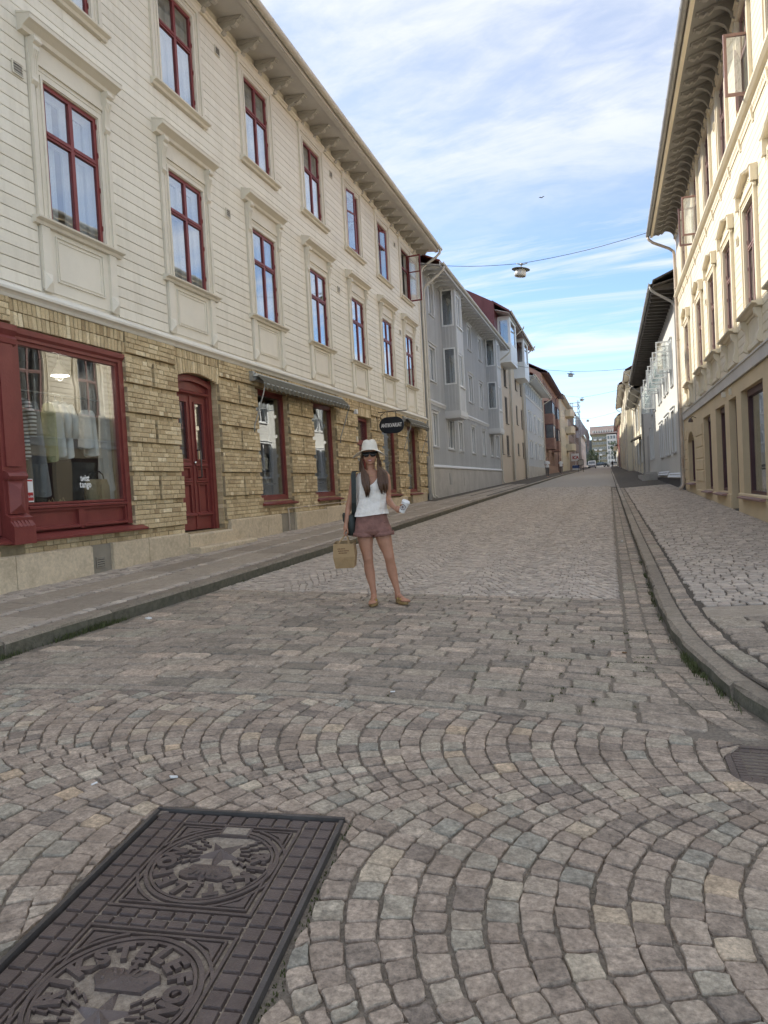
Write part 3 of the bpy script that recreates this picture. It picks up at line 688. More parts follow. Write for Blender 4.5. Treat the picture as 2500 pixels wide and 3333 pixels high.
for k, u in enumerate(BAYS):
    w1 = dict(T_1); w1['subs'] = T_1['subs'] + [CUR[j] for j in ((0, 1), (0, 1), (2,), (2,), (2,), (2,), (2,), (2,))[k]]
    inst(w1, H1, (XL, u, S1))
    w2 = dict(T_2); w2['subs'] = T_2['subs'] + [CUR[j] for j in ((2,), (2,), (2,), (2,), (2,), (0,), (1,), (0,))[k]]
    if k in (5, 6, 7):     # opened casements on the top floor
        w2['subs'] = [s for s in w2['subs'] if s[0] in ('sill', 'head_moulding', 'curtain')]
        o = inst(w2, H1, (XL, u, S2)); F = L0; h = T2 - S2
        mb = MB(); F.box(mb, 0, WW, 0, 0.03, -0.05, 0.0); F.box(mb, 0, WW, h - 0.03, h, -0.05, 0.0); F.box(mb, 0, 0.03, 0.03, h - 0.03, -0.05, 0.0); F.box(mb, WW - 0.03, WW, 0.03, h - 0.03, -0.05, 0.0); F.box(mb, 0.03, WW - 0.03, 1.09, 1.15, -0.05, 0.0)
        s = mb.build('sash_frame', 'sash_red', o)
        for side in (0, 1):
            cm = MB(); lw = WW/2 - 0.03; gm = MB()
            for a, b, c, d in ((0, lw, 0.03, 0.08), (0, lw, h - 0.08, h - 0.03), (0, lw, 1.10, 1.14), (0, 0.05, 0.08, h - 0.08), (lw - 0.05, lw, 0.08, h - 0.08)): F.box(cm, a, b, c, d, -0.02, 0.012)
            F.box(gm, 0.05, lw - 0.05, 0.08, 1.10, -0.006, -0.002); F.box(gm, 0.05, lw - 0.05, 1.14, h - 0.08, -0.006, -0.002)
            ang = {5: (12, -70), 6: (-8, -25), 7: (-20, 88)}[k][side]
            piv = Vector((0.02, 0.03 if side == 0 else WW - 0.03, 0)); flip = Matrix.Identity(4) if side == 0 else Matrix.Diagonal((1, -1, 1, 1))
            rot = Matrix.Translation(piv) @ Matrix.Rotation(R(-ang if side == 0 else ang), 4, 'Z') @ flip
            for nm, q, m in (('casement', cm, 'sash_red'), ('pane', gm, 'window_glass')): q.xf(rot).build(nm, m, o)
    else: inst(w2, H1, (XL, u, S2))
# ---- rooms behind the windows
mb = MB(); FL.box(mb, U0, U1, 2.75, 9.3, -1.6, -1.5); mb.build('interior_wall', 'room_grey', H1)
mb = MB(); FL.box(mb, U0, U1, 2.62, 2.72, -8, -0.17); FL.box(mb, U0, U1, 6.2, 6.4, -1.5, -0.17); FL.box(mb, U0, U1, 9.35, 9.4, -8, -0.1); mb.build('floor_slab', 'room_grey', H1)
mb = MB(); FL.box(mb, U0, U0 + 0.3, -1.6, 9.36, -8.5, -0.02); FL.box(mb, U1 - 0.3, U1, -1.2, 9.36, -8.5, -0.012); FL.box(mb, U0, U1, -1.6, 9.36, -8.8, -8.5); mb.build('gable_wall', 'cream_paint', H1)
# ---- mouldings
mb = MB(); FL.prof(mb, [(0.0, 2.585), (0.055, 2.585), (0.075, 2.62), (0.10, 2.64), (0.135, 2.655), (0.14, 2.685), (0.10, 2.70), (0.075, 2.745), (0.0, 2.79)], U0, U1); mb.build('band_moulding', 'white_moulding', H1)
mb = MB(); FL.prof(mb, [(0.0, 9.03), (0.045, 9.03), (0.06, 9.06), (0.095, 9.075), (0.10, 9.10), (0.0, 9.14)], U0, U1); mb.build('frieze_moulding', 'cream_trim', H1)
mb = MB(); FL.box(mb, U1 - 0.16, U1 + 0.002, 2.79, 9.03, 0.002, 0.045); mb.build('corner_board', 'cream_trim', H1)
# ---- eaves
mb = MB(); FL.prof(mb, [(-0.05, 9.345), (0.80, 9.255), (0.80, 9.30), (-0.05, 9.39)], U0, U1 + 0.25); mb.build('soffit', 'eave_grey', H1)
mb = MB(); FL.prof(mb, [(0.80, 9.235), (0.835, 9.235), (0.835, 9.40), (0.80, 9.40)], U0, U1 + 0.25); FL.prof(mb, [(0.70, 9.225), (0.80, 9.225), (0.80, 9.252), (0.70, 9.262)], U0, U1 + 0.25); mb.build('fascia', 'eave_grey', H1)
mb = MB()
FL.prof(mb, [(0.005, 9.04), (0.09, 9.04), (0.13, 9.08), (0.11, 9.12), (0.20, 9.13), (0.25, 9.165), (0.29, 9.13), (0.36, 9.14), (0.40, 9.18), (0.39, 9.205), (0.47, 9.225), (0.49, 9.275), (0.005, 9.325)], 0, 0.11)
FL.prof(mb, [(0.02, 9.24), (0.51, 9.245), (0.53, 9.28), (0.02, 9.33)], -0.02, 0.13)
mat('bracket_taupe', (0.47, 0.445, 0.40), 0.7, 0.1, 3); bm = mb.xf(Matrix.Translation((-XL, 0, 0))).mesh('eave_bracket', 'bracket_taupe')
u = 3.7
while u < U1: obj('eave_bracket', bm, H1, (XL, u, 0)); u += 0.74
def half_round(F, d, z, r, u0, u1, n=10, t=0.006):
    mb = MB(); pr = [(d + r*math.cos(a), z + r*math.sin(a)) for a in [math.pi + math.pi*k/n for k in range(n + 1)]]
    pr += [(d + (r - t)*math.cos(a), z + (r - t)*math.sin(a)) for a in [2*math.pi - math.pi*k/n for k in range(n + 1)]]
    F.prof(mb, pr, u0, u1)
    k = u0 + 0.4
    while k < u1:
        pq = [(d + (r + 0.006)*math.cos(a), z + (r + 0.006)*math.sin(a)) for a in [math.pi + math.pi*j/n for j in range(n + 1)]]
        pq += [(d + r*math.cos(a), z + r*math.sin(a)) for a in [2*math.pi - math.pi*j/n for j in range(n + 1)]]; F.prof(mb, pq, k, k + 0.05); k += 1.15
    return mb
half_round(FL, 0.915, 9.36, 0.078, U0, U1 + 0.35).build('gutter', 'gutter_beige', H1)
mb = MB(); FL.prof(mb, [(0.86, 9.405), (0.86, 9.43), (-4.3, 11.70), (-9.6, 9.43), (-9.6, 9.40)], U0, U1 + 0.25); mb.build('roof', 'tile_red', H1)
def downpipe(F, u, path, r, parent, m, name='downpipe', rings=()):
    mb = MB(); mb.tube([F.P(a, b, c) for a, b, c in path], r, 12)
    for v, d in rings: mb.lathe([(r + 0.008, -0.02), (r + 0.008, 0.02)], 12, F.P(u, v, d)); F.box(mb, u - 0.012, u + 0.012, v - 0.01, v + 0.01, 0.0, d)
    return mb.build(name, m, parent, True)
zb = pzl(XL, 27.2)
downpipe(FL, 27.60, [(27.62, 9.29, 0.92), (27.62, 9.16, 0.90), (27.62, 9.02, 0.74), (27.62, 8.72, 0.20), (27.61, 8.55, 0.11), (27.60, 8.3, 0.10), (27.60, 0.1, 0.10), (27.60, zb + 0.22, 0.10), (27.58, zb + 0.10, 0.14), (27.55, zb + 0.05, 0.24)], 0.050, H1, 'pipe_pale', rings=((7.0, 0.10), (4.6, 0.10), (2.2, 0.10), (0.4, 0.10)))
# ---- vents
def vent(F, u, v, parent, w=0.15, h=0.14, m='cream_trim', d=0.03):
    mb = MB(); F.box(mb, u, u + w, v, v + h, d, d + 0.006); o = mb.build('vent', 'vent_dark', parent)
    mb = MB()
    for a, b, c, e in ((u - 0.012, u + w + 0.012, v - 0.012, v), (u - 0.012, u + w + 0.012, v + h, v + h + 0.012), (u - 0.012, u, v, v + h), (u + w, u + w + 0.012, v, v + h)): F.box(mb, a, b, c, e, d, d + 0.018)
    for k in range(4): z = v + h*(k + 0.3)/4; mb.prism([(d + 0.004, z + 0.018), (d + 0.018, z), (d + 0.018, z + 0.006), (d + 0.004, z + 0.024)], u, u + w, lambda p, q, t: F.P(t, q, p))
    mb.build('louvre', m, o)
for u, v in ((7.24, 5.46), (12.35, 8.55), (12.39, 5.47), (18.20, 8.55), (18.30, 5.47), (24.30, 5.47), (24.15, 8.5), (26.55, 5.3), (6.42, 8.55)): vent(FL, u, v, H1)
# ================================================================ brick ground floor
OPEN = [(3.9, 6.62, -0.33, 2.24), (6.93, 9.02, -0.33, 2.24), (10.37, 11.70, -0.56, 2.22), (13.20, 14.70, -0.10, 2.26), (16.08, 17.60, -0.10, 2.26), (19.28, 20.52, -0.55, 2.16), (21.68, 23.30, -0.14, 2.24), (24.50, 26.05, -0.16, 2.24)]
def ptop(u): return -0.55 if u < 11.8 else -0.41 if u < 16 else -0.36 if u < 20 else -0.29 if u < 24.7 else -0.20
FL.wall(MB(), U0, U1, -1.30, 2.62, OPEN, 0.30, d=-0.012).build('ground_floor_wall', 'mortar', H1)
bricks = []          # (u0,u1,v0,v1,dout)
C = 0.0746; z = -0.56; row = 0
while z < 2.26:
    blk = (row - 2)//6; inb = (row - 2) % 6; rec = inb == 5 or row < 2
    a = U0
    for o in OPEN + [(U1, 99, 0, 0)]:
        segs = [(a, o[0])] if a < o[0] else []
        if o[1] < 90:
            if z + C/2 < o[2] - (0.06 if o[2] > -0.4 else 0.0): segs.append((o[0], o[1]))
        for (p, q) in segs:
            pier = not (abs(p - o[0]) < 1e-6)
            plain = (not pier) or rec
            u = p + (0.0 if row % 2 else -0.06); mid = (p + q)/2
            while u < q - 0.02:
                l = 0.118 if (random.random() < 0.62) else 0.238
                b0, b1 = max(u, p), min(u + l, q); u += l
                if q - u < 0.05: b1 = q; u = q
                if b1 - b0 < 0.03: continue
                if z + C < ptop((b0 + b1)/2) or (6.56 < (b0 + b1)/2 < 6.95 and z < 2.24): continue
                d = 0.004 if plain else 0.060
                if pier and not rec and blk % 2 == 1 and b0 < mid + 0.03 and b1 > mid - 0.03:
                    if mid - 0.03 - b0 > 0.03: bricks.append((b0, mid - 0.03, z, z + C, d))
                    if b1 - mid - 0.03 > 0.03: bricks.append((mid + 0.03, b1, z, z + C, d))
                    continue
                bricks.append((b0, b1, z, z + C, d))
        a = o[1]
    z += C; row += 1
mb = MB(); zz = -0.56 + 2*C                 # mortar standing between the raised courses
ends = [U0] + [q for o in OPEN for q in o[:2]] + [U1]; blk = 0
while zz + 5*C < 2.30:
    for p, q in zip(ends[0::2], ends[1::2]):
        lo = max(zz, ptop((p + q)/2))
        if lo > zz + 4*C: continue
        mid = (p + q)/2
        if 6.6 < mid < 6.94: continue
        for a, b in (((p, mid - 0.032), (mid + 0.032, q)) if blk % 2 else ((p, q),)): FL.box(mb, a + 0.004, b - 0.004, lo + 0.004, zz + 5*C - 0.004, -0.012, 0.046)
    zz += 6*C; blk += 1
for p, q in zip(ends[0::2], ends[1::2]): FL.box(mb, p + 0.034, q - 0.034, 2.278, 2.583, -0.012, 0.046)
stuff(mb.build('mortar_bed', 'mortar', H1))
lint = []            # soldier courses over the openings, piers between carry on to the band
z0 = 2.262
a = U0
for k, o in enumerate(OPEN + [(U1, 99, 0, 0)]):
    u = a + 0.02
    for r in range(4):
        zz = z0 + 0.012 + r*0.0785; u = a + 0.03 - 0.05*(r % 2)
        while u < o[0] - 0.05:
            l = 0.118 if random.random() < 0.6 else 0.238; b0, b1 = max(u, a + 0.03), min(u + l, o[0] - 0.03)
            if b1 - b0 > 0.03: bricks.append((b0, b1, zz, zz + 0.0765, 0.060))
            u += l
    if o[1] < 90:
        n = int((o[1] - o[0] + 0.04)/0.073); 
        for j in range(n):
            ua = o[0] - 0.02 + (o[1] - o[0] + 0.04)*j/n; ub = o[0] - 0.02 + (o[1] - o[0] + 0.04)*(j + 1)/n
            lo = o[3] + 0.015 - (0.07*(1 - (2*((ua + ub)/2 - o[0])/(o[1] - o[0]) - 1)**2) - 0.07)*0 
            if abs(o[0] - 10.37) < 0.01: lo = 2.20 - 0.11*(2*((ua + ub)/2 - o[0])/(o[1] - o[0]) - 1)**2 + 0.02
            lint.append((ua, ub, lo, 2.43, o)); lint.append((ua, ub, 2.43, 2.585, o))
    a = o[1]
def brick(mb, u0, u1, v0, v1, d, lean=0.0):
    g = 0.0046; j = lambda s=0.004: random.uniform(-s, s); D = d + random.uniform(-0.006, 0.004)
    u0 += g + j(0.002); u1 -= g + j(0.002); v0 += g + j(0.001); v1 -= g + j(0.001); e = 0.006
    i = len(mb.v); X = XL
    for dd, s in ((-0.02, 0.0), (D - 0.005, 0.0), (D, e)):
        for (u, v) in ((u0 + s, v0 + s), (u1 - s, v0 + s), (u1 - s + lean, v1 - s), (u0 + s + lean, v1 - s)):
            mb.v.append((X + dd + (j(0.003) if s else 0), u + j(0.0015), v + j(0.0015)))
    for k in range(2):
        for q in range(4): mb.face((i + 4*k + q, i + 4*k + (q + 1) % 4, i + 4*k + 4 + (q + 1) % 4, i + 4*k + 4 + q))
    mb.face((i + 8, i + 9, i + 10, i + 11))
allb = [(b[0]*0 + math.hypot(b[0], XL), 0, b) for b in bricks] + [(math.hypot(b[0], XL), 1, b) for b in lint]
vis = [b for b in allb if b[2][0] > 6.75]; hid = [b for b in allb if b[2][0] <= 6.75]
vis.sort(key=lambda t: t[0]); rest = MB()
for k, (s, kind, b) in enumerate(vis + hid):
    mb = MB() if k < 300 else rest; mb.cur = min(1, max(0, random.gauss(0.52, 0.22)))
    if kind == 0: brick(mb, *b)
    else:
        o = b[4]; t = 2*((b[0] + b[1])/2 - o[0])/(o[1] - o[0]) - 1; brick(mb, b[0], b[1], b[2], b[3], 0.036, lean=t*0.03*(b[3] - b[2])/0.3)
    if k < 300: mb.build('brick', 'yellow_brick', H1)
stuff(rest.build('brickwork', 'yellow_brick', H1))
# brick jambs of the openings: pieces turning the corner into the reveal
mb = MB()
for o in OPEN[1:]:
    z = max(o[2], -0.5) + 0.02; k = 0
    while z < min(o[3], 2.2):
        for u, s in ((o[0], 1), (o[1], -1)):
            mb.cur = min(1, max(0, random.gauss(0.45, 0.2))); l = 0.22 if k % 2 else 0.12
            mb.box(XL - 0.22, XL - 0.22 + l - 0.006, u - 0.01*s, u + 0.016*s, z + 0.002, z + C - 0.003)
            if k % 2 == 0: mb.box(XL - 0.22 + l, XL - 0.002, u - 0.01*s, u + 0.015*s, z + 0.002, z + C - 0.003)
        z += C; k += 1
stuff(mb.build('jamb_brickwork', 'yellow_brick', H1))
# ---- plinth stones
for a, b in ((3.4, 5.2), (5.21, 6.70), (6.712, 8.03), (8.46, 9.28), (9.29, 10.36), (11.80, 13.30), (13.31, 13.95), (14.72, 16.55), (16.56, 18.35), (18.36, 19.26), (20.54, 22.3), (22.31, 24.1), (24.8, 26.9)):
    mb = MB(); mb.cur = random.random(); t = ptop((a + b)/2); n = 10; zt = t + 0.0; g = []
    for k in range(n + 1):
        u = a + (b - a)*k/n; base = pzl(XL, u) - 0.06
        for dd, v in ((-0.02, base), (0.070, base), (0.072, zt - 0.025), (0.055, zt - 0.002), (-0.02, zt)):
            g.append(FL.P(u, v + random.uniform(-0.003, 0.003), dd + random.uniform(-0.004, 0.004)*(dd > 0)))
    mb.v = g
    for k in range(n):
        for j in range(5): mb.face((k*5 + j, (k + 1)*5 + j, (k + 1)*5 + (j + 1) % 5, k*5 + (j + 1) % 5))
    mb.face((4, 3, 2, 1, 0)); mb.face(tuple(range(n*5, n*5 + 5))); mb.build('plinth_stone', 'plinth_limestone', H1)
mat('cement_grey', (0.30, 0.265, 0.21), 0.9, 0.15, 2.5, 0.4, 40)
for a, b in ((8.031, 8.459), (13.951, 14.719)):
    mb = MB(); FL.box(mb, a, b, -1.1, ptop(a) - 0.004, -0.02, 0.02); mb.build('plinth_infill', 'cement_grey', H1)
vent(FL, 8.15, -0.87, H1, 0.15, 0.13, 'cement_grey', 0.02)
# ---- step stones
for a, b, v0, v1, d in ((10.37, 11.79, -1.0, -0.585, 0.10), (10.30, 12.30, -1.05, -0.80, 0.33), (19.29, 20.52, -0.9, -0.56, 0.12)):
    mb = MB(); FL.prof(mb, [(-0.30, v0), (d, v0), (d + 0.004, v1 - 0.03), (d - 0.014, v1), (-0.30, v1 + 0.004)], a, b); mb.build('step', 'plinth_limestone', H1)
# ================================================================ joinery
def leaf(mb, F, u0, u1, v0, v1, d, st, rails):
    """stiles and rails; returns the fields between them"""
    F.box(mb, u0, u0 + st, v0, v1, d, d + 0.04); F.box(mb, u1 - st, u1, v0, v1, d, d + 0.04); out = []
    for (a, b) in rails: F.box(mb, u0 + st, u1 - st, a, b, d, d + 0.0395)
    for (a, b), (c, e) in zip(rails, rails[1:]): out.append((u0 + st, u1 - st, b, c))
    return out
def bead(mb, F, q, d, t=0.018, h=0.016):
    a, b, c, e = q
    for k in range(4):
        x = ((a, b, c, c + t), (a, b, e - t, e), (a, a + t, c + t, e - t), (b - t, b, c + t, e - t))[k]; F.box(mb, *x, d, d + h)
# the red double door
D = obj('door', None, H1) if False else None
u0, u1, v0, v1 = 10.40, 11.67, -0.555, 2.20
dm = MB(); d = -0.20
FL.box(dm, u0, u0 + 0.10, v0, v1 - 0.02, d - 0.05, d + 0.09); FL.box(dm, u1 - 0.10, u1, v0, v1 - 0.02, d - 0.05, d + 0.09)
FL.box(dm, u0 + 0.10, u0 + 0.13, v0, v1 - 0.24, d - 0.05, d + 0.06); FL.box(dm, u1 - 0.13, u1 - 0.10, v0, v1 - 0.24, d - 0.05, d + 0.06)
n = 14
for k in range(n):                                              # segmental head
    a = u0 + (u1 - u0)*k/n; b = u0 + (u1 - u0)*(k + 1)/n; f = lambda u: 2.215 - 0.11*(2*(u - u0)/(u1 - u0) - 1)**2
    dm.hexa([FL.P(a, f(a) - 0.11, d - 0.05), FL.P(b, f(b) - 0.11, d - 0.05), FL.P(b, f(b) - 0.11, d + 0.10), FL.P(a, f(a) - 0.11, d + 0.10), FL.P(a, f(a), d - 0.05), FL.P(b, f(b), d - 0.05), FL.P(b, f(b), d + 0.10), FL.P(a, f(a), d + 0.10)])
FL.box(dm, u0 + 0.10, u1 - 0.10, 1.86, 2.12, d - 0.05, d + 0.03); FL.prof(dm, [(d + 0.03, 1.87), (d + 0.09, 1.885), (d + 0.10, 1.92), (d + 0.03, 1.95)], u0 + 0.10, u1 - 0.10)
door = dm.build('door', 'red_paint', H1)
um = (u0 + u1)/2
for a, b in ((u0 + 0.13, um - 0.012), (um + 0.012, u1 - 0.13)):
    lm = MB(); pan = leaf(lm, FL, a, b, v0 + 0.02, 1.86, d - 0.03, 0.095, [(v0 + 0.02, v0 + 0.28), (0.29, 0.36), (0.58, 0.70), (1.76, 1.86)])
    FL.prof(lm, [(d + 0.01, v0 + 0.26), (d + 0.06, v0 + 0.27), (d + 0.06, v0 + 0.29), (d + 0.01, v0 + 0.33)], a, b)
    for q in pan[:2]:
        FL.box(lm, q[0], q[1], q[2], q[3], d - 0.025, d - 0.012); bead(lm, FL, q, d - 0.012, 0.022, 0.045)
        FL.box(lm, q[0] + 0.05, q[1] - 0.05, q[2] + 0.05, q[3] - 0.05, d - 0.012, d + 0.006)
    bead(lm, FL, pan[2], d - 0.01, 0.025, 0.045)
    FL.prof(lm, [(d + 0.008, 0.585), (d + 0.045, 0.60), (d + 0.045, 0.62), (d + 0.008, 0.66)], a + 0.05, b - 0.05); FL.prof(lm, [(d + 0.008, 0.295), (d + 0.035, 0.31), (d + 0.035, 0.325), (d + 0.008, 0.35)], a + 0.05, b - 0.05)
    lm.build('door_leaf', 'red_paint', door)
    gm = MB(); FL.box(gm, *pan[2], d - 0.016, d - 0.010); gm.build('pane', 'window_glass', door)
mb = MB(); FL.box(mb, um - 0.012, um + 0.055, v0 + 0.02, 1.86, d + 0.008, d + 0.030); mb.build('meeting_stile', 'red_paint', door)
mb = MB(); mb.tube([FL.P(um + 0.12, 0.88, d + 0.02), FL.P(um + 0.12, 0.89, d + 0.09), FL.P(um + 0.12, 0.86, d + 0.11), FL.P(um + 0.12, 0.42, d + 0.11), FL.P(um + 0.12, 0.39, d + 0.09), FL.P(um + 0.12, 0.40, d + 0.02)], 0.013, 8); mb.build('handle', 'iron_worn', door, True)
mat('nickel', (0.75, 0.74, 0.70), 0.15, 0.05, 5, metal=1.0)
mb = MB(); mb.lathe([(0.022, -0.03), (0.030, 0.0), (0.026, 0.02), (0.01, 0.03)], 12); mb.xf(Matrix.Translation(Vector(FL.P(um + 0.018, 0.66, d + 0.05))) @ Matrix.Rotation(R(90), 4, 'Y')).build('knob', 'nickel', door, True)
mat('paper_note', (0.62, 0.50, 0.30), 0.8, 0.2, 30)
mb = MB(); FL.box(mb, 11.27, 11.33, 0.73, 0.90, d - 0.008, d - 0.006); mb.build('notice', 'paper_note', door)
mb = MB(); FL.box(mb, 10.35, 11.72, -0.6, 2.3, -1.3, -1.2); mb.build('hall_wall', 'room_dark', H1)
# ---- shop front with its pilaster
def shopfront(a, b):
    d = -0.05; mb = MB()
    FL.box(mb, a, a + 0.10, -0.30, 2.22, d - 0.12, d + 0.05); FL.box(mb, b - 0.10, b, -0.30, 2.22, d - 0.12, d + 0.05)
    FL.box(mb, a + 0.10, b - 0.10, 2.10, 2.22, d - 0.12, d + 0.05); FL.prof(mb, [(d + 0.05, 2.14), (d + 0.085, 2.17), (d + 0.09, 2.235), (d + 0.05, 2.235)], a - 0.01, b + 0.01)
    FL.box(mb, a + 0.10, b - 0.10, -0.30, 0.02, d - 0.12, d - 0.012)
    FL.prof(mb, [(d - 0.012, -0.01), (d + 0.07, -0.005), (d + 0.075, 0.02), (d - 0.012, 0.045)], a + 0.10, b - 0.10)
    o = mb.build('shop_window', 'red_paint', H1)
    fm = MB()
    for p, q in ((a + 0.09, a + 0.14), (b - 0.14, b - 0.09)): FL.box(fm, p, q, 0.046, 2.10, d - 0.05, d + 0.02)
    FL.box(fm, a + 0.14, b - 0.14, 2.05, 2.10, d - 0.05, d + 0.02); FL.box(fm, a + 0.14, b - 0.14, 0.046, 0.075, d - 0.05, d + 0.02); fm.build('glazing_frame', 'red_paint', o)
    gm = MB(); FL.box(gm, a + 0.14, b - 0.14, 0.075, 2.05, d - 0.02, d - 0.012); gm.build('pane', 'shop_glass', o)
    m = (a + b)/2
    for p, q in ((a + 0.10, m - 0.03), (m + 0.03, b - 0.10)):
        pm = MB(); bead(pm, FL, (p, q, -0.28, -0.012), d - 0.011, 0.03, 0.045); FL.prof(pm, [(d - 0.011, -0.285), (d + 0.05, -0.28), (d + 0.05, -0.265), (d - 0.011, -0.235)], p, q); pm.build('stall_panel', 'red_paint', o)
    pm = MB(); FL.box(pm, m - 0.03, m + 0.03, -0.30, -0.012, d - 0.011, d + 0.035); pm.build('stile', 'red_paint', o)
    sm = MB(); FL.prof(sm, [(-0.10, -0.40), (0.06, -0.415), (0.15, -0.405), (0.155, -0.38), (0.05, -0.335), (-0.10, -0.30)], a - 0.02, b + 0.17); sm.build('sill', 'red_paint', o)
    return o
SH0 = shopfront(3.95, 6.60); SH = shopfront(6.93, 9.02)
pm = MB()
FL.box(pm, 6.61, 6.92, -0.42, 2.23, -0.10, 0.06); FL.box(pm, 6.66, 6.87, 0.52, 2.0, 0.06, 0.085)
FL.prof(pm, [(0.06, 0.36), (0.13, 0.36), (0.15, 0.40), (0.13, 0.44), (0.06, 0.47)], 6.62, 6.91)
FL.box(pm, 6.64, 6.89, -0.05, 0.36, 0.06, 0.10)
for q in (0,):
    P = [FL.P(6.65, -0.04, 0.10), FL.P(6.88, -0.04, 0.10), FL.P(6.88, 0.34, 0.10), FL.P(6.65, 0.34, 0.10)]; A = FL.P(6.765, 0.06, 0.16); B = FL.P(6.765, 0.24, 0.16)
    pm.poly([P[0], P[1], A]); pm.poly([P[1], P[2], B, A]); pm.poly([P[2], P[3], B]); pm.poly([P[3], P[0], A, B])
FL.prof(pm, [(0.06, -0.42), (0.19, -0.42), (0.19, -0.20), (0.14, -0.14), (0.15, -0.10), (0.06, -0.05)], 6.60, 6.93)
for k in range(5): FL.prof(pm, [(0.10, -0.20), (0.197, -0.21), (0.15, -0.135), (0.10, -0.13)], 6.63 + k*0.056, 6.66 + k*0.056)
FL.prof(pm, [(0.06, 1.98), (0.10, 2.0), (0.11, 2.06), (0.08, 2.10), (0.12, 2.16), (0.12, 2.23), (0.06, 2.23)], 6.61, 6.92)
pm.build('pilaster', 'red_paint', H1)
# ---- antique bookshop windows
def book_window(a, b, v0, v1):
    d = -0.14; mb = MB(); t = 0.085
    FL.box(mb, a, a + t, v0, v1, d - 0.06, d + 0.05); FL.box(mb, b - t, b, v0, v1, d - 0.06, d + 0.05); FL.box(mb, a + t, b - t, v1 - t, v1, d - 0.06, d + 0.05); FL.box(mb, a + t, b - t, v0, v0 + t, d - 0.06, d + 0.05)
    o = mb.build('shop_window', 'red_paint', H1)
    fm = MB(); bead(fm, FL, (a + t, b - t, v0 + t, v1 - t), d - 0.02, 0.03, 0.05); fm.build('glazing_frame', 'red_paint', o)
    gm = MB(); FL.box(gm, a + t, b - t, v0 + t, v1 - t, d - 0.006, d + 0.002); gm.build('pane', 'shop_glass', o)
    sm = MB(); FL.prof(sm, [(d - 0.05, v0 - 0.10), (0.03, v0 - 0.115), (0.12, v0 - 0.10), (0.125, v0 - 0.07), (d + 0.04, v0 + 0.0), (d - 0.05, v0 + 0.0)], a - 0.06, b + 0.08); sm.build('sill', 'red_paint', o)
for o in (OPEN[3], OPEN[4], OPEN[6], OPEN[7]): book_window(*o)
# ---- door of the bookshop
a, b, v0, v1 = OPEN[5]; d = -0.18; mb = MB()
FL.box(mb, a, a + 0.08, v0, v1, d - 0.05, d + 0.08); FL.box(mb, b - 0.08, b, v0, v1, d - 0.05, d + 0.08); FL.box(mb, a + 0.08, b - 0.08, v1 - 0.09, v1, d - 0.05, d + 0.08); FL.box(mb, a + 0.08, b - 0.08, 1.36, 1.50, d - 0.05, d + 0.09)
o = mb.build('door', 'red_paint', H1)
lm = MB(); pan = leaf(lm, FL, a + 0.09, b - 0.09, v0 + 0.02, 1.36, d - 0.03, 0.13, [(v0 + 0.02, v0 + 0.75), (1.20, 1.36)]); lm.build('door_leaf', 'red_paint', o)
gm = MB(); FL.box(gm, *pan[0], d - 0.012, d - 0.006); FL.box(gm, a + 0.08, b - 0.08, 1.50, v1 - 0.09, d - 0.012, d - 0.006); gm.build('pane', 'window_glass', o)
cm = MB(); FL.box(cm, a + 0.22, b - 0.22, 0.25, 1.18, d - 0.05, d - 0.045); cm.build('door_curtain', 'curtain_white', o)
# ================================================================ RIGHT: cream house with ochre shop floor
FR = Facade(XR, -1.0)
H2 = thing('timber_house', 'sunlit cream timber house with bracketed eaves above an ochre plastered shop floor', 'building', (XR, 18, -0.9))
V0, V1 = 8.2, 28.6
RB = [9.72, 12.25, 14.78, 17.30, 19.83, 22.40, 25.76]      # window centres
RW = 0.98
A1, B1 = 2.98, 4.92                                        # first-floor window
A2, B2 = 6.62, 8.50                                        # second floor
holes = [(c - RW/2, c + RW/2, A1, B1) for c in RB] + [(c - RW/2, c + RW/2, A2, B2) for c in RB]
FR.wall(MB(), V0, V1, 1.92, 9.07, holes, 0.16).build('wall', 'warm_paint', H2)
z = 2.22
while z < 8.55:
    top = z + 0.158; cuts = []
    for c in RB:
        if 2.85 < z + 0.08 < 5.25: cuts.append((c - RW/2 - 0.24, c + RW/2 + 0.24))
        elif 2.3 < z + 0.08 <= 2.85: cuts.append((c - RW/2 - 0.16, c + RW/2 + 0.16))
        elif z + 0.08 > 6.45: cuts.append((c - RW/2 - 0.22, c + RW/2 + 0.22))
    a = V0
    for c, d in cuts + [(V1, None)]:
        if c - a > 0.05:
            mb = MB(); mb.cur = random.random()
            FR.prof(mb, [(0.001, z + 0.004), (0.020, z + 0.004), (0.024, z + 0.009), (0.022, top - 0.0065), (0.001, top - 0.0045)], a + 0.001, c - 0.001); mb.build('siding_board', 'warm_board', H2)
        a = d
    z = top
L1 = Facade(0.0, -1.0)
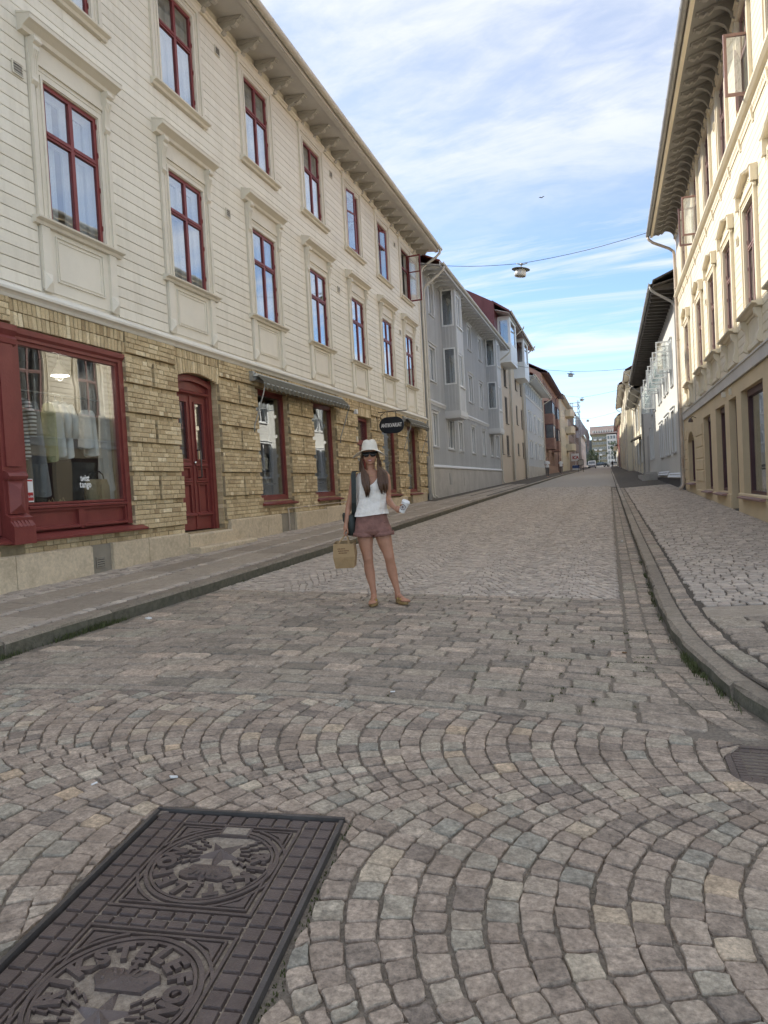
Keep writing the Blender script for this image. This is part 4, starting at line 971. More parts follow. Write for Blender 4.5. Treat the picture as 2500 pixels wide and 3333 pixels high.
def right_window(h, tr, first):
    F = L1; w = RW; mb = MB()
    frame_ring(mb, F, w, 0.0, h, 0.215, 0.0, 0.002, 0.045); frame_ring(mb, F, w, 0.0, h, 0.215, 0.15, 0.045, 0.085); frame_ring(mb, F, w, 0.0, h, 0.12, 0.09, 0.045, 0.065)
    frame_ring(mb, F, w, 0.0, h, 0.05, 0.01, 0.045, 0.07)
    tpl = dict(name='window', mesh=mb.mesh('window', 'warm_paint'), subs=[]); S = tpl['subs']
    S.append(('sash_frame', sash(F, w, h, tr, -0.05, -0.005).mesh('sash_frame', 'mauve_sash')))
    S += [('pane', m) for m in panes(F, w, h, tr, -0.03)]
    S.append(('inner_frame', inner(F, w, h, tr)))
    if first:
        mb = MB(); F.box(mb, -0.215, w + 0.215, h + 0.216, h + 0.40, 0.003, 0.05)
        c = w/2; n = 10
        for k in range(n):                                                   # low pediment
            a = -0.33 + (w + 0.66)*k/n; b = -0.33 + (w + 0.66)*(k + 1)/n; f = lambda u: h + 0.42 + 0.16*max(0.0, 1 - abs(u - c)/(w*0.62))
            mb.hexa([F.P(a, f(a) - 0.05, 0.0), F.P(b, f(b) - 0.05, 0.0), F.P(b, f(b) - 0.05, 0.14), F.P(a, f(a) - 0.05, 0.14), F.P(a, f(a), 0.0), F.P(b, f(b), 0.0), F.P(b, f(b) - 0.02, 0.165), F.P(a, f(a) - 0.02, 0.165)])
            if abs((a + b)/2 - c) < 0.62*w: mb.hexa([F.P(a, h + 0.38, 0.003), F.P(b, h + 0.38, 0.003), F.P(b, h + 0.38, 0.04), F.P(a, h + 0.38, 0.04), F.P(a, f(a) - 0.048, 0.003), F.P(b, f(b) - 0.048, 0.003), F.P(b, f(b) - 0.048, 0.04), F.P(a, f(a) - 0.048, 0.04)])
        for k in range(9): mb.lathe([(0.0, -0.02), (0.02, 0.0), (0.0, 0.02)], 6, F.P(0.12 + (w - 0.24)*k/8, h + 0.36, 0.055), cap=False)
        S.append(('hood', mb.mesh('hood', 'warm_paint')))
        for a in (-0.33, w + 0.215):
            mb = MB(); F.box(mb, a, a + 0.115, h + 0.12, h + 0.375, 0.003, 0.145); mb.lathe([(0.0, -0.05), (0.022, -0.03), (0.03, 0), (0.016, 0.03), (0.0, 0.035)], 8, F.P(a + 0.057, h + 0.08, 0.07), cap=False)
            S.append(('hood_block', mb.mesh('hood_block', 'warm_paint')))
        mb = MB(); F.prof(mb, [(0.0, -0.115), (0.10, -0.11), (0.13, -0.07), (0.20, -0.055), (0.205, -0.025), (0.0, 0.0)], -0.34, w + 0.34)
        S.append(('sill', mb.mesh('sill', 'warm_paint')))
        mb = MB(); F.box(mb, -0.14, w + 0.14, -0.66, -0.11, 0.003, 0.020); F.box(mb, -0.14, w + 0.14, -0.70, -0.62, 0.003, 0.055); F.box(mb, -0.14, w + 0.14, -0.17, -0.116, 0.020, 0.055)
        S.append(('apron_panel', mb.mesh('apron_panel', 'warm_paint')))
        for k in range(8):
            mb = MB(); a = 0.02 + (w - 0.04)*(k + 0.15)/8; F.box(mb, a, a + 0.06, -0.62, -0.17, 0.020, 0.042); S.append(('apron_slat', mb.mesh('apron_slat', 'warm_paint')))
        for a in (-0.22, w + 0.12):
            mb = MB(); F.prof(mb, [(0.003, -0.116), (0.15, -0.116), (0.14, -0.22), (0.08, -0.30), (0.075, -0.50), (0.12, -0.60), (0.12, -0.68), (0.06, -0.73), (0.003, -0.72)], a, a + 0.10); S.append(('console', mb.mesh('console', 'warm_paint')))
    else:
        mb = MB(); F.prof(mb, [(0.0, h + 0.215), (0.06, h + 0.215), (0.10, h + 0.26), (0.0, h + 0.28)], -0.24, w + 0.24); S.append(('head_moulding', mb.mesh('head_moulding', 'warm_paint')))
    return tpl
Q1 = right_window(B1 - A1, 1.22, True); Q2 = right_window(B2 - A2, 1.18, False)
CUR2 = [('curtain', curtain(L1, RW, 1.85, k)) for k in range(3)]
for k, c in enumerate(RB):
    w1 = dict(Q1); w1['subs'] = Q1['subs'] + [CUR2[j] for j in ((0,), (1,), (0, 1), (), (0, 1), (2,), (1,))[k]]; inst(w1, H2, (XR, c - RW/2, A1))
    w2 = dict(Q2); w2['subs'] = Q2['subs'] + [CUR2[j] for j in ((), (0,), (0, 1), (2,), (0,), (1,), (2,))[k]]
    if k in (2, 5): w2['subs'] = [s for s in w2['subs'] if s[0] not in ('pane', 'sash_frame')]
    o = inst(w2, H2, (XR, c - RW/2, A2))
    if k in (2, 5):                                        # opened casements
        F = L1; h = B2 - A2; w = RW; mb = MB()
        for a, b, e, g in ((0, w, 0, 0.05), (0, w, h - 0.05, h), (0, 0.05, 0.05, h - 0.05), (w - 0.05, w, 0.05, h - 0.05), (0.05, w - 0.05, 1.14, 1.22), (w/2 - 0.03, w/2 + 0.03, 1.22, h - 0.05)): F.box(mb, a, b, e, g, -0.05, -0.005)
        mb.build('sash_frame', 'mauve_sash', o)
        for side in (0, 1):
            cm = MB(); gm = MB(); lw = w/2 - 0.03
            for a, b, e, g in ((0, lw, 0.04, 0.09), (0, lw, 1.08, 1.13), (0, 0.05, 0.09, 1.08), (lw - 0.05, lw, 0.09, 1.08)): F.box(cm, a, b, e, g, -0.01, 0.03)
            F.box(gm, 0.05, lw - 0.05, 0.09, 1.08, 0.008, 0.013)
            ang = {2: (100, 20), 5: (95, 85)}[k][side]
            flip = Matrix.Identity(4) if side == 0 else Matrix.Diagonal((1, -1, 1, 1)); piv = Vector((0, 0.03 if side == 0 else w - 0.03, 0))
            rot = Matrix.Translation(piv) @ Matrix.Rotation(R(ang if side == 0 else -ang), 4, 'Z') @ flip
            for nm, q, m in (('casement', cm, 'mauve_sash'), ('pane', gm, 'window_glass')): q.xf(rot).build(nm, m, o)
# rooms, party walls
mb = MB(); FR.box(mb, V0, V1, 1.95, 9.0, -1.6, -1.5); mb.build('interior_wall', 'room_grey', H2)
mb = MB(); FR.box(mb, V0, V1, 1.8, 1.90, -8, -0.17); FR.box(mb, V0, V1, 5.4, 5.6, -1.5, -0.17); FR.box(mb, V0, V1, 9.0, 9.05, -8, -0.1); mb.build('floor_slab', 'room_grey', H2)
mb = MB(); FR.box(mb, V0, V0 + 0.3, -1.7, 9.02, -8.5, -0.02); FR.box(mb, V1 - 0.3, V1, -1.3, 9.02, -8.5, -0.012); FR.box(mb, V0, V1, -1.6, 9.02, -8.8, -8.5); mb.build('gable_wall', 'warm_paint', H2)
# ---- mouldings between the floors
mb = MB(); FR.prof(mb, [(0.0, 1.93), (0.05, 1.93), (0.06, 2.14), (0.085, 2.15), (0.085, 2.18), (0.0, 2.215)], V0, V1); mb.build('band', 'band_grey', H2)
mb = MB(); FR.prof(mb, [(0.0, 6.36), (0.05, 6.37), (0.055, 6.44), (0.11, 6.47), (0.16, 6.52), (0.165, 6.56), (0.0, 6.60)], V0, V1); FR.box(mb, V0, V1, 6.24, 6.30, 0.003, 0.045)
u = V0 + 0.06
while u < V1: FR.box(mb, u, u + 0.055, 6.30, 6.36, 0.003, 0.05); u += 0.11
mb.build('string_course', 'warm_paint', H2)
mb = MB()
FR.prof(mb, [(0.003, 6.10), (0.04, 6.12), (0.07, 6.20), (0.085, 6.34), (0.003, 6.38)], 0.0, 0.10); cm_ = mb.xf(Matrix.Translation((-XR, 0, 0))).mesh('course_drop', 'warm_paint')
for c in RB:
    for s in (-0.62, 0.62): obj('course_drop', cm_, H2, (XR, c + s - 0.05, 0))
mb = MB(); FR.prof(mb, [(0.0, 8.55), (0.045, 8.55), (0.055, 8.62), (0.085, 8.64), (0.085, 8.68), (0.0, 8.72)], V0, V1); mb.build('frieze_moulding', 'warm_paint', H2)
mb = MB(); mb.lathe([(0.0, -0.045), (0.03, -0.03), (0.04, 0.0), (0.03, 0.03), (0.0, 0.045)], 8, FR.P(0, 8.60, 0.075), cap=False); bs = mb.xf(Matrix.Translation((-XR, 0, 0))).mesh('frieze_boss', 'warm_paint', True)
# ---- eaves with scrolled brackets
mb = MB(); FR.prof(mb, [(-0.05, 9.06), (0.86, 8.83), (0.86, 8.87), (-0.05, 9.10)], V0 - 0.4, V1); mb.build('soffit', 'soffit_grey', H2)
mb = MB(); FR.prof(mb, [(0.86, 8.80), (0.89, 8.80), (0.89, 8.97), (0.86, 8.97)], V0 - 0.4, V1); FR.prof(mb, [(0.80, 8.815), (0.86, 8.805), (0.86, 8.828), (0.80, 8.84)], V0 - 0.4, V1); mb.build('fascia', 'warm_paint', H2)
mb = MB(); arc = [(0.10 + 0.30*(1 - math.cos(t)), 8.64 + 0.26*math.sin(t)) for t in [math.pi/2*k/7 for k in range(8)]]
FR.prof(mb, [(0.005, 8.60), (0.09, 8.60)] + arc + [(0.44, 8.84), (0.50, 8.80), (0.54, 8.83), (0.60, 8.78), (0.68, 8.80), (0.70, 8.87), (0.005, 9.045)], 0.0, 0.10)
FR.prof(mb, [(0.02, 8.985), (0.72, 8.83), (0.73, 8.865), (0.02, 9.05)], -0.025, 0.125)
mat('bracket_grey', (0.33, 0.315, 0.29), 0.7, 0.1, 3); bk = mb.xf(Matrix.Translation((-XR, 0, 0))).mesh('eave_bracket', 'bracket_grey')
u = V0 + 0.1
while u < V1: obj('eave_bracket', bk, H2, (XR, u, 0)); obj('frieze_boss', bs, H2, (XR, u + 0.05, 0)); u += 0.50
half_round(FR, 0.965, 8.93, 0.078, V0 - 0.4, V1 + 0.1).build('gutter', 'gutter_grey', H2)
mb = MB(); FR.prof(mb, [(0.90, 8.975), (0.90, 9.0), (-4.4, 11.9), (-9.7, 9.0), (-9.7, 8.90), (-4.4, 11.72)], V0 - 0.4, V1); mb.build('roof', 'tile_red', H2)
for u, v in ((10.9, 2.6), (16.0, 4.55), (21.0, 4.5), (13.4, 8.0), (18.5, 8.0)): vent(FR, u, v, H2, m='warm_paint')
zb = pzr(XR, 28.5)
downpipe(FR, 28.42, [(28.62, 8.86, 0.965), (28.62, 8.76, 0.94), (28.60, 8.62, 0.80), (28.52, 8.30, 0.25), (28.45, 8.15, 0.12), (28.42, 8.0, 0.10), (28.42, 0.2, 0.10), (28.42, zb + 0.24, 0.10), (28.38, zb + 0.11, 0.16), (28.34, zb + 0.06, 0.27)], 0.052, H2, 'pipe_rust', rings=((6.8, 0.10), (4.9, 0.10), (2.4, 0.10), (0.6, 0.10)))
mb = MB(); mb.tube([FR.P(24.2, 6.3, 0.035), FR.P(24.2, 2.2, 0.04)], 0.012, 6); mb.build('cable', 'pipe_pale', H2)
# ---- plastered shop floor
RO = [(8.9, 10.6, -0.75, 1.64), (11.2, 13.25, -0.52, 1.66), (14.35, 16.60, -0.52, 1.64), (17.18, 18.18, -0.98, 1.62), (18.80, 20.35, -0.52, 1.60), (21.35, 22.85, -0.52, 1.58), (25.45, 27.35, -0.33, 1.40)]
FR.wall(MB(), V0, V1, -1.5, 1.945, RO, 0.27, d=0.0).build('ground_floor_wall', 'stucco_ochre', H2)
mb = MB(); n = 12                                          # segmental head of the arched window
a, b = RO[6][0], RO[6][1]
for o in (0.0,):
    for k in range(n):
        p = a + (b - a)*k/n; q = a + (b - a)*(k + 1)/n; f = lambda u: 1.40 - 0.34*abs(2*(u - a)/(b - a) - 1)**2.4
        mb.hexa([FR.P(p, f(p), -0.27), FR.P(q, f(q), -0.27), FR.P(q, f(q), 0.002), FR.P(p, f(p), 0.002), FR.P(p, 1.42, -0.27), FR.P(q, 1.42, -0.27), FR.P(q, 1.42, 0.002), FR.P(p, 1.42, 0.002)])
mb.build('arch_head', 'stucco_ochre', H2)
for lo, hi in ((23.12, 24.95),):                           # rusticated pier: raised blocks with bevelled joints
    v = -0.30
    while v < 1.45:
        mb = MB(); FR.prof(mb, [(0.0, v + 0.01), (0.022, v + 0.025), (0.022, v + 0.315), (0.0, v + 0.335)], lo, hi); mb.build('rustic_block', 'stucco_ochre', H2); v += 0.355
    for k in range(6): 
        v = -0.62 + k*0.36; mb = MB(); FR.prof(mb, [(0.0, v + 0.01), (0.02, v + 0.025), (0.02, v + 0.315), (0.0, v + 0.335)], 27.55, V1 - 0.02); mb.build('rustic_block', 'stucco_ochre', H2)
mb = MB()
for p, q in ((V0, RO[0][0] - 0.02), (RO[0][1] + 0.02, 17.16), (18.20, V1)):
    FR.prof(mb, [(0.0, -0.56), (0.035, -0.555), (0.03, -0.52), (0.0, -0.50)], p, q) if q < 20 else None
    FR.prof(mb, [(0.0, -1.4), (0.028, -1.4), (0.028, -0.57), (0.0, -0.56)], p, min(q, 25.0))
mb.build('base_course', 'stucco_ochre', H2)
def dark_window(a, b, v0, v1, mulls=()):
    d = -0.17; mb = MB(); t = 0.09
    FR.box(mb, a, a + t, v0, v1, d - 0.06, d + 0.04); FR.box(mb, b - t, b, v0, v1, d - 0.06, d + 0.04); FR.box(mb, a + t, b - t, v1 - 0.13, v1, d - 0.06, d + 0.06); FR.box(mb, a + t, b - t, v0, v0 + 0.07, d - 0.06, d + 0.04)
    o = mb.build('shop_window', 'dark_maroon', H2)
    gm = MB(); FR.box(gm, a + t, b - t, v0 + 0.07, v1 - 0.13, d - 0.01, d - 0.002); gm.build('pane', 'shop_glass', o)
    sm = MB(); FR.prof(sm, [(d, v0 - 0.06), (0.05, v0 - 0.09), (0.14, v0 - 0.085), (0.145, v0 - 0.055), (d, v0 + 0.005)], a - 0.05, b + 0.05); sm.build('sill', 'mauve_sash', o)
for k in (0, 1, 2, 4, 5, 6): dark_window(*RO[k])
a, b, v0, v1 = RO[3]; d = -0.20; mb = MB()
FR.box(mb, a, a + 0.07, v0, v1, d - 0.04, d + 0.06); FR.box(mb, b - 0.07, b, v0, v1, d - 0.04, d + 0.06); FR.box(mb, a + 0.07, b - 0.07, v1 - 0.12, v1, d - 0.04, d + 0.06)
o = mb.build('door', 'dark_maroon', H2); lm = MB(); pan = leaf(lm, FR, a + 0.075, b - 0.075, v0 + 0.02, v1 - 0.125, d - 0.03, 0.12, [(v0 + 0.02, v0 + 0.3), (0.0, 0.14), (v1 - 0.26, v1 - 0.125)])
FR.box(lm, *pan[0], d - 0.02, d - 0.005); lm.build('door_leaf', 'dark_maroon', o); gm = MB(); FR.box(gm, *pan[1], d - 0.012, d - 0.006); gm.build('pane', 'window_glass', o)
mb = MB(); mb.tube([FR.P(a + 0.14, 0.05, d + 0.01), FR.P(a + 0.14, 0.05, d + 0.07), FR.P(a + 0.25, 0.05, d + 0.075)], 0.012, 8); mb.build('handle', 'nickel', o, True)
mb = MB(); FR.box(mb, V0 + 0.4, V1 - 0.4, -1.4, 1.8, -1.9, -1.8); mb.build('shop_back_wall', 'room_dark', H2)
mb = MB(); FR.box(mb, 18.55, 18.63, 1.74, 1.86, 0.0, 0.09); mb.build('junction_box', 'cream_trim', H2); mb = MB(); FR.box(mb, 17.72, 17.79, 1.70, 1.85, 0.0, 0.05); mb.build('doorbell', 'cream_trim', H2)
mb = MB(); mb.tube([FR.P(24.6, 1.72, 0.0), FR.P(24.6, 1.78, 0.1), FR.P(24.6, 1.74, 0.16)], 0.012, 6); mb.lathe([(0.02, 0.05), (0.06, 0.0), (0.075, -0.08), (0.06, -0.09)], 12, FR.P(24.6, 1.69, 0.17)); mb.build('wall_lamp', 'iron_dark', H2)
# ================================================================ HOUSES FURTHER UP THE STREET
stone_mat('grey_board', [(0.0, (0.485, 0.49, 0.49)), (0.5, (0.52, 0.525, 0.525)), (1.0, (0.555, 0.56, 0.56))], rough=0.6, bump=0.12, bscale=26, grain=0.03, blot=0.8, blotcol=(0.46, 0.46, 0.455))
mat('grey_paint', (0.50, 0.505, 0.505), 0.6, 0.05, 2); mat('grey_trim', (0.62, 0.62, 0.615), 0.55, 0.04, 2)
mat('concrete', (0.46, 0.435, 0.40), 0.9, 0.12, 1.2, 0.4, 30, dirt=0.4, dirtcol=(0.22, 0.2, 0.17))
mat('stucco_peach', (0.62, 0.515, 0.395), 0.85, 0.05, 1.0, 0.3, 40); mat('stucco_sand', (0.50, 0.40, 0.28), 0.85, 0.05, 1.0)
mat('grey_blue', (0.45, 0.475, 0.51), 0.7, 0.05, 1.0); mat('brick_red', (0.27, 0.165, 0.135), 0.85, 0.15, 3, 0.4, 25); mat('brick_salmon', (0.36, 0.235, 0.185), 0.85, 0.12, 3, 0.4, 25)
mat('stucco_cream', (0.66, 0.58, 0.43), 0.85, 0.05, 0.8); mat('stucco_brown', (0.33, 0.265, 0.20), 0.85, 0.08, 0.8); mat('stucco_pink', (0.60, 0.46, 0.38), 0.85, 0.05, 0.8)
mat('plaster_white', (0.60, 0.585, 0.535), 0.85, 0.04, 0.8, 0.25, 40, dirt=0.15, dirtcol=(0.5, 0.47, 0.4)); mat('lemon_paint', (0.74, 0.68, 0.53), 0.75, 0.05, 1.0); mat('barn_red', (0.22, 0.06, 0.05), 0.8, 0.1, 1)
mat('olive_brick', (0.24, 0.215, 0.145), 0.9, 0.1, 0.6); mat('block_white', (0.62, 0.60, 0.57), 0.9, 0.05, 0.6); mat('block_dark', (0.10, 0.115, 0.14), 0.7, 0.1, 0.6)
mat('far_glass', (0.10, 0.115, 0.135), 0.08, 0.3, 1.5, spec=0.9); mat('dark_frame', (0.13, 0.12, 0.11), 0.6, 0.1, 2)
mat('roof_brown', (0.20, 0.155, 0.14), 0.8, 0.2, 1); mat('wood_dark', (0.085, 0.078, 0.072), 0.8, 0.15, 3)
def win_tpl(w, h, fm, F, proud=0.03, sill='grey_trim', depth=-0.10, trim=None, bars=True, t=0.06):
    mb = MB(); d = depth
    F.box(mb, 0, w, 0, t, d, d + 0.05); F.box(mb, 0, w, h - t, h, d, d + 0.05); F.box(mb, 0, t, t, h - t, d, d + 0.05); F.box(mb, w - t, w, t, h - t, d, d + 0.05)
    if bars and w > 0.8: F.box(mb, w/2 - 0.04, w/2 + 0.04, t, h - t, d, d + 0.052)
    subs = []; gm = MB(); F.box(gm, t, w - t, t, h - t, d + 0.012, d + 0.02); subs.append(('pane', gm.mesh('pane', 'window_glass')))
    bm = MB(); F.box(bm, 0.0, w, 0, h, d - 0.45, d - 0.40); subs.append(('blind', bm.mesh('blind', 'room_grey')))
    if trim:
        tm = MB(); frame_ring(tm, F, w, 0, h, 0.10, 0.0, 0.002, 0.045); F.prof(tm, [(0, h + 0.10), (0.10, h + 0.10), (0.11, h + 0.13), (0, h + 0.15)], -0.14, w + 0.14); subs.append(('casing', tm.mesh('casing', trim)))
    sm = MB(); F.prof(sm, [(d, -0.06), (0.07, -0.07), (0.075, -0.045), (d, 0.0)], -0.06, w + 0.06); subs.append(('sill', sm.mesh('sill', sill)))
    return dict(name='window', mesh=mb.mesh('window', fm), subs=subs)
def house(name, label, F, u0, u1, base, top, wall, wins, fm='white_sash', trim=None, over=0.7, drop=0.12, roof='tile_red', rise=2.6, depth=9.0, plinth=None, soffit='eave_grey', gut='pipe_pale', pipes=(), sill='grey_trim', eave=None):
    h = thing(name, label, 'building', (F.X, (u0 + u1)/2, base(u0)))
    lo = min(base(u0), base(u1)) - 0.5
    FL_ = F.wall(MB(), u0, u1, lo, top, [w[:4] for w in wins], 0.20); FL_.build('wall', wall, h)
    mb = MB(); F.box(mb, u0, u0 + 0.25, lo, top, -depth, -0.002); F.box(mb, u1 - 0.25, u1, lo, top, -depth, -0.002); F.box(mb, u0, u1, lo, top, -depth - 0.2, -depth); F.box(mb, u0 + 0.25, u1 - 0.25, top - 0.05, top, -depth, -0.2)
    rr = top + rise
    for u in (u0 + 0.002, u1 - 0.252): F.prof(mb, [(-0.01, top - 0.01), (-depth, top - 0.01), (-depth/2, rr - 0.12)], u, u + 0.25)
    mb.build('gable_wall', wall, h)
    if plinth is not None:
        mb = MB(); F.box(mb, u0, u1, lo, plinth, 0.0, 0.05); mb.build('plinth', 'concrete', h)
    e0, e1 = (u0 - 0.02, u1 + 0.02) if eave is None else eave
    mb = MB(); F.prof(mb, [(-0.02, top + 0.04), (over, top - drop), (over, top - drop + 0.03), (-0.02, top + 0.08)], e0, e1); mb.build('soffit', soffit, h)
    mb = MB(); F.prof(mb, [(over, top - drop - 0.02), (over + 0.03, top - drop - 0.02), (over + 0.03, top - drop + 0.16), (over, top - drop + 0.16)], e0, e1); mb.build('fascia', soffit, h)
    mb = MB(); F.prof(mb, [(over + 0.02, top - drop + 0.16), (over + 0.02, top - drop + 0.22), (-depth/2, rr), (-depth - 0.5, top), (-depth - 0.5, top - 0.06), (-depth/2, rr - 0.1)], e0, e1); mb.build('roof', roof, h)
    half_round(F, over + 0.10, top - drop + 0.13, 0.07, e0, e1, n=6).build('gutter', gut, h)
    L = Facade(0.0, F.sg); cache = {}
    for w in wins:
        k = (round(w[1] - w[0], 2), round(w[3] - w[2], 2))
        if k not in cache: cache[k] = win_tpl(k[0], k[1], fm, L, trim=trim, sill=sill)
        inst(cache[k], h, (F.X, w[0], w[2]))
    for u in pipes:
        g = base(u); downpipe(F, u, [(u, top - drop + 0.06, over + 0.10), (u, top - drop - 0.08, over + 0.07), (u, top - drop - 0.22, over - 0.08), (u, top - drop - 0.62, 0.18), (u, top - drop - 0.78, 0.09), (u, g + 0.25, 0.09), (u, g + 0.12, 0.12), (u, g + 0.06, 0.22)], 0.05, h, gut)
    return h
def bl(u): return pzl(XL, u)
def br(u): return pzr(XR, u)
# ---- grey board-and-batten house with two bays
gw = [(28.62, 29.52), (31.42, 32.92), (33.85, 34.85), (37.2, 38.25), (40.56, 41.6), (43.4, 44.75), (45.62, 46.97)]
GW = [(a, b, 1.69, 3.06) for a, b in gw] + [(28.52, 29.68, 4.44, 5.84), (37.05, 38.3, 4.40, 5.80), (40.3, 41.5, 4.40, 5.78), (28.95, 29.82, 7.25, 8.55), (37.4, 38.45, 7.22, 8.45), (40.6, 41.65, 7.18, 8.38)]
H3 = house('battened_house', 'pale grey board-and-batten house with two projecting window bays', FL, 27.66, 47.5, bl, 8.86, 'grey_paint', GW, trim='grey_trim', over=0.86, drop=0.16, roof='tile_red', plinth=0.79, soffit='grey_trim', gut='pipe_pale', pipes=(27.98, 47.62))
stops = [(31.1, 32.6), (43.0, 44.6)]
u = 27.72
while u < 47.45:
    for z0, z1 in ((0.82, 3.40), (3.62, 8.84)):
        cuts = sorted([(w[2] - 0.13, w[3] + 0.16) for w in GW if w[0] - 0.15 < u < w[1] + 0.12 and w[2] > z0 and w[3] < z1])
        if z0 > 3 and any(a - 0.02 < u < b for a, b in stops): continue
        a = z0
        for c, e in cuts + [(z1, None)]:
            if c - a > 0.05: mb = MB(); mb.cur = random.random(); FL.box(mb, u, u + 0.045, a, c, 0.001, 0.032); mb.build('batten', 'grey_board', H3)
            a = e
    u += 0.205
mb = MB(); FL.prof(mb, [(0.0, 3.40), (0.05, 3.40), (0.055, 3.46), (0.09, 3.50), (0.095, 3.54), (0.05, 3.60), (0.0, 3.62)], 27.66, 47.5); mb.build('band', 'grey_trim', H3)
mb = MB(); FL.prof(mb, [(0.0, 0.78), (0.09, 0.78), (0.095, 0.82), (0.045, 0.90), (0.0, 0.92)], 27.66, 47.5); mb.build('water_table', 'grey_trim', H3)
mb = MB(); FL.prof(mb, [(0.003, 8.62), (0.16, 8.66), (0.22, 8.72), (0.36, 8.68), (0.50, 8.70), (0.62, 8.66), (0.80, 8.70), (0.80, 8.735), (0.003, 8.88)], 0, 0.09); rm = mb.xf(Matrix.Translation((-XL, 0, 0))).mesh('rafter_tail', 'grey_trim')
u = 27.9
while u < 47.4: obj('rafter_tail', rm, H3, (XL, u, 0)); u += 0.62
for a, b in stops:                                   # bays
    D = 0.70; z0, z1 = 3.22, 8.80; X0, X1 = XL, XL + D
    holes = [(a + 0.22, b - 0.22, 4.45, 5.92), (a + 0.22, b - 0.22, 7.12, 8.55)]
    mb = MB(); Facade(X1, 1).wall(mb, a, b, z0, z1, holes, 0.10)
    def side(y, s):
        hs = [(X0 + 0.14, X1 - 0.14, 4.55, 6.05), (X0 + 0.14, X1 - 0.14, 7.12, 8.62)]
        zs = [z0] + [z for h in hs for z in h[2:]] + [z1]
        mb.box(X0, X0 + 0.14, y, y + 0.04*s, z0, z1); mb.box(X1 - 0.14, X1 - 0.003, y, y + 0.04*s, z0, z1)
        for c, e in ((z0, 4.55), (6.05, 7.12), (8.62, z1)): mb.box(X0 + 0.14, X1 - 0.14, y, y + 0.04*s, c, e)
    side(a, 1); side(b, -1)
    o = mb.build('bay', 'grey_paint', H3)
    fm = MB(); FB = Facade(X1, 1)
    FB.box(fm, a - 0.05, b + 0.05, z0 - 0.14, z0 + 0.10, -D + 0.002, 0.05); FB.box(fm, a - 0.02, b + 0.02, z0 - 0.22, z0 - 0.14, -D + 0.002, 0.02); fm.build('bay_base', 'grey_trim', o)
    tm = MB()
    for c, e in ((4.45, 5.92), (7.12, 8.55)):
        FB.box(tm, a + 0.22, b - 0.22, c, c + 0.06, -0.08, -0.02); FB.box(tm, a + 0.22, b - 0.22, e - 0.06, e, -0.08, -0.02)
        for p in (a + 0.22, (a + b)/2 - 0.04, b - 0.28): FB.box(tm, p, p + 0.06, c + 0.06, e - 0.06, -0.08, -0.018)
        FB.prof(tm, [(-0.05, c - 0.07), (0.06, c - 0.08), (0.065, c - 0.05), (-0.05, c)], a + 0.1, b - 0.1)
        s0, s1 = (4.55, 6.05) if c < 6 else (7.12, 8.62)
        for y, s in ((a, -1), (b, 1)):
            for (p, q, g, h) in ((X0 + 0.08, X1 - 0.08, s0 - 0.06, s0), (X0 + 0.08, X1 - 0.08, s1, s1 + 0.06), (X0 + 0.08, X0 + 0.14, s0, s1), (X1 - 0.14, X1 - 0.08, s0, s1)): tm.box(p, q, y + 0.005*s, y + 0.03*s, g, h)
    for p in (a + 0.16, b - 0.20): FB.box(tm, p, p + 0.04, z0 + 0.1, z1, 0.001, 0.025)
    tm.build('bay_trim', 'white_sash', o)
    for c, e in ((4.45, 5.92), (7.12, 8.55)):
        gm = MB(); FB.box(gm, a + 0.28, b - 0.28, c + 0.06, e - 0.06, -0.055, -0.048); gm.build('pane', 'window_glass', o)
    for (s0, s1) in ((4.55, 6.05), (7.12, 8.62)):
        for y in (a + 0.015, b - 0.022): gm = MB(); gm.box(X0 + 0.14, X1 - 0.14, y, y + 0.007, s0, s1); gm.build('pane', 'window_glass', o)
    dm = MB(); dm.box(X0 + 0.01, X0 + 0.03, a + 0.06, b - 0.06, z0 + 0.1, z1); dm.build('bay_room', 'room_dark', o)
    for k in range(3):                               # battens on the bay's near side
        x = X0 + 0.2 + 0.15*k
        for c, e in ((z0 + 0.11, 4.48), (6.12, 7.05)): bm2 = MB(); bm2.cur = random.random(); bm2.box(x, x + 0.04, a - 0.025, a - 0.001, c, e); bm2.build('batten', 'grey_board', o)
for u in (31.2, 34.5): mb = MB(); FL.box(mb, u, u + (0.5 if u < 33 else 0.9), 0.05 if u < 33 else -0.05, 0.55 if u < 33 else 0.35, 0.05, 0.065); mb.build('cellar_hatch', 'gutter_grey' if u < 33 else 'concrete', H3)
# ---- beige plastered house with red metal roof and white dormer bays
BW = [(50.95, 52.35, a, b) for a, b in ((1.95, 3.40), (4.28, 6.17), (6.95, 8.60))] + [(57.3, 58.3, a, b) for a, b in ((2.15, 3.1), (4.62, 6.15), (7.4, 8.85))] + [(60.6, 61.6, a, b) for a, b in ((4.5, 6.1), (7.3, 8.8), (2.0, 3.3))] + [(48.3, 49.3, 2.0, 3.4)]
H4 = house('plastered_house', 'beige plastered house with dark red metal roof and white dormer bays', FL, 47.52, 62.9, bl, 9.35, 'stucco_peach', BW, over=0.25, drop=0.05, roof='sheet_red', rise=3.6, depth=9, fm='dark_frame', sill='dark_frame', gut='pipe_pale', pipes=(54.2, 62.4))
mb = MB(); FL.prof(mb, [(0.02, 9.40), (0.02, 12.06), (-4.8, 14.85), (-9.4, 12.0), (-9.4, 9.4)], 47.60, 62.8); mb.build('mansard', 'sheet_red', H4)
for k in range(1, 6): mb = MB(); FL.prof(mb, [(0.2 - 0.9*k, 9.5), (0.23 - 0.9*k, 9.5), (0.23 - 0.9*k, 11.9 + 0.52*k), (0.2 - 0.9*k, 11.88 + 0.52*k)], 47.57, 47.60); mb.build('standing_seam', 'sheet_red', H4)
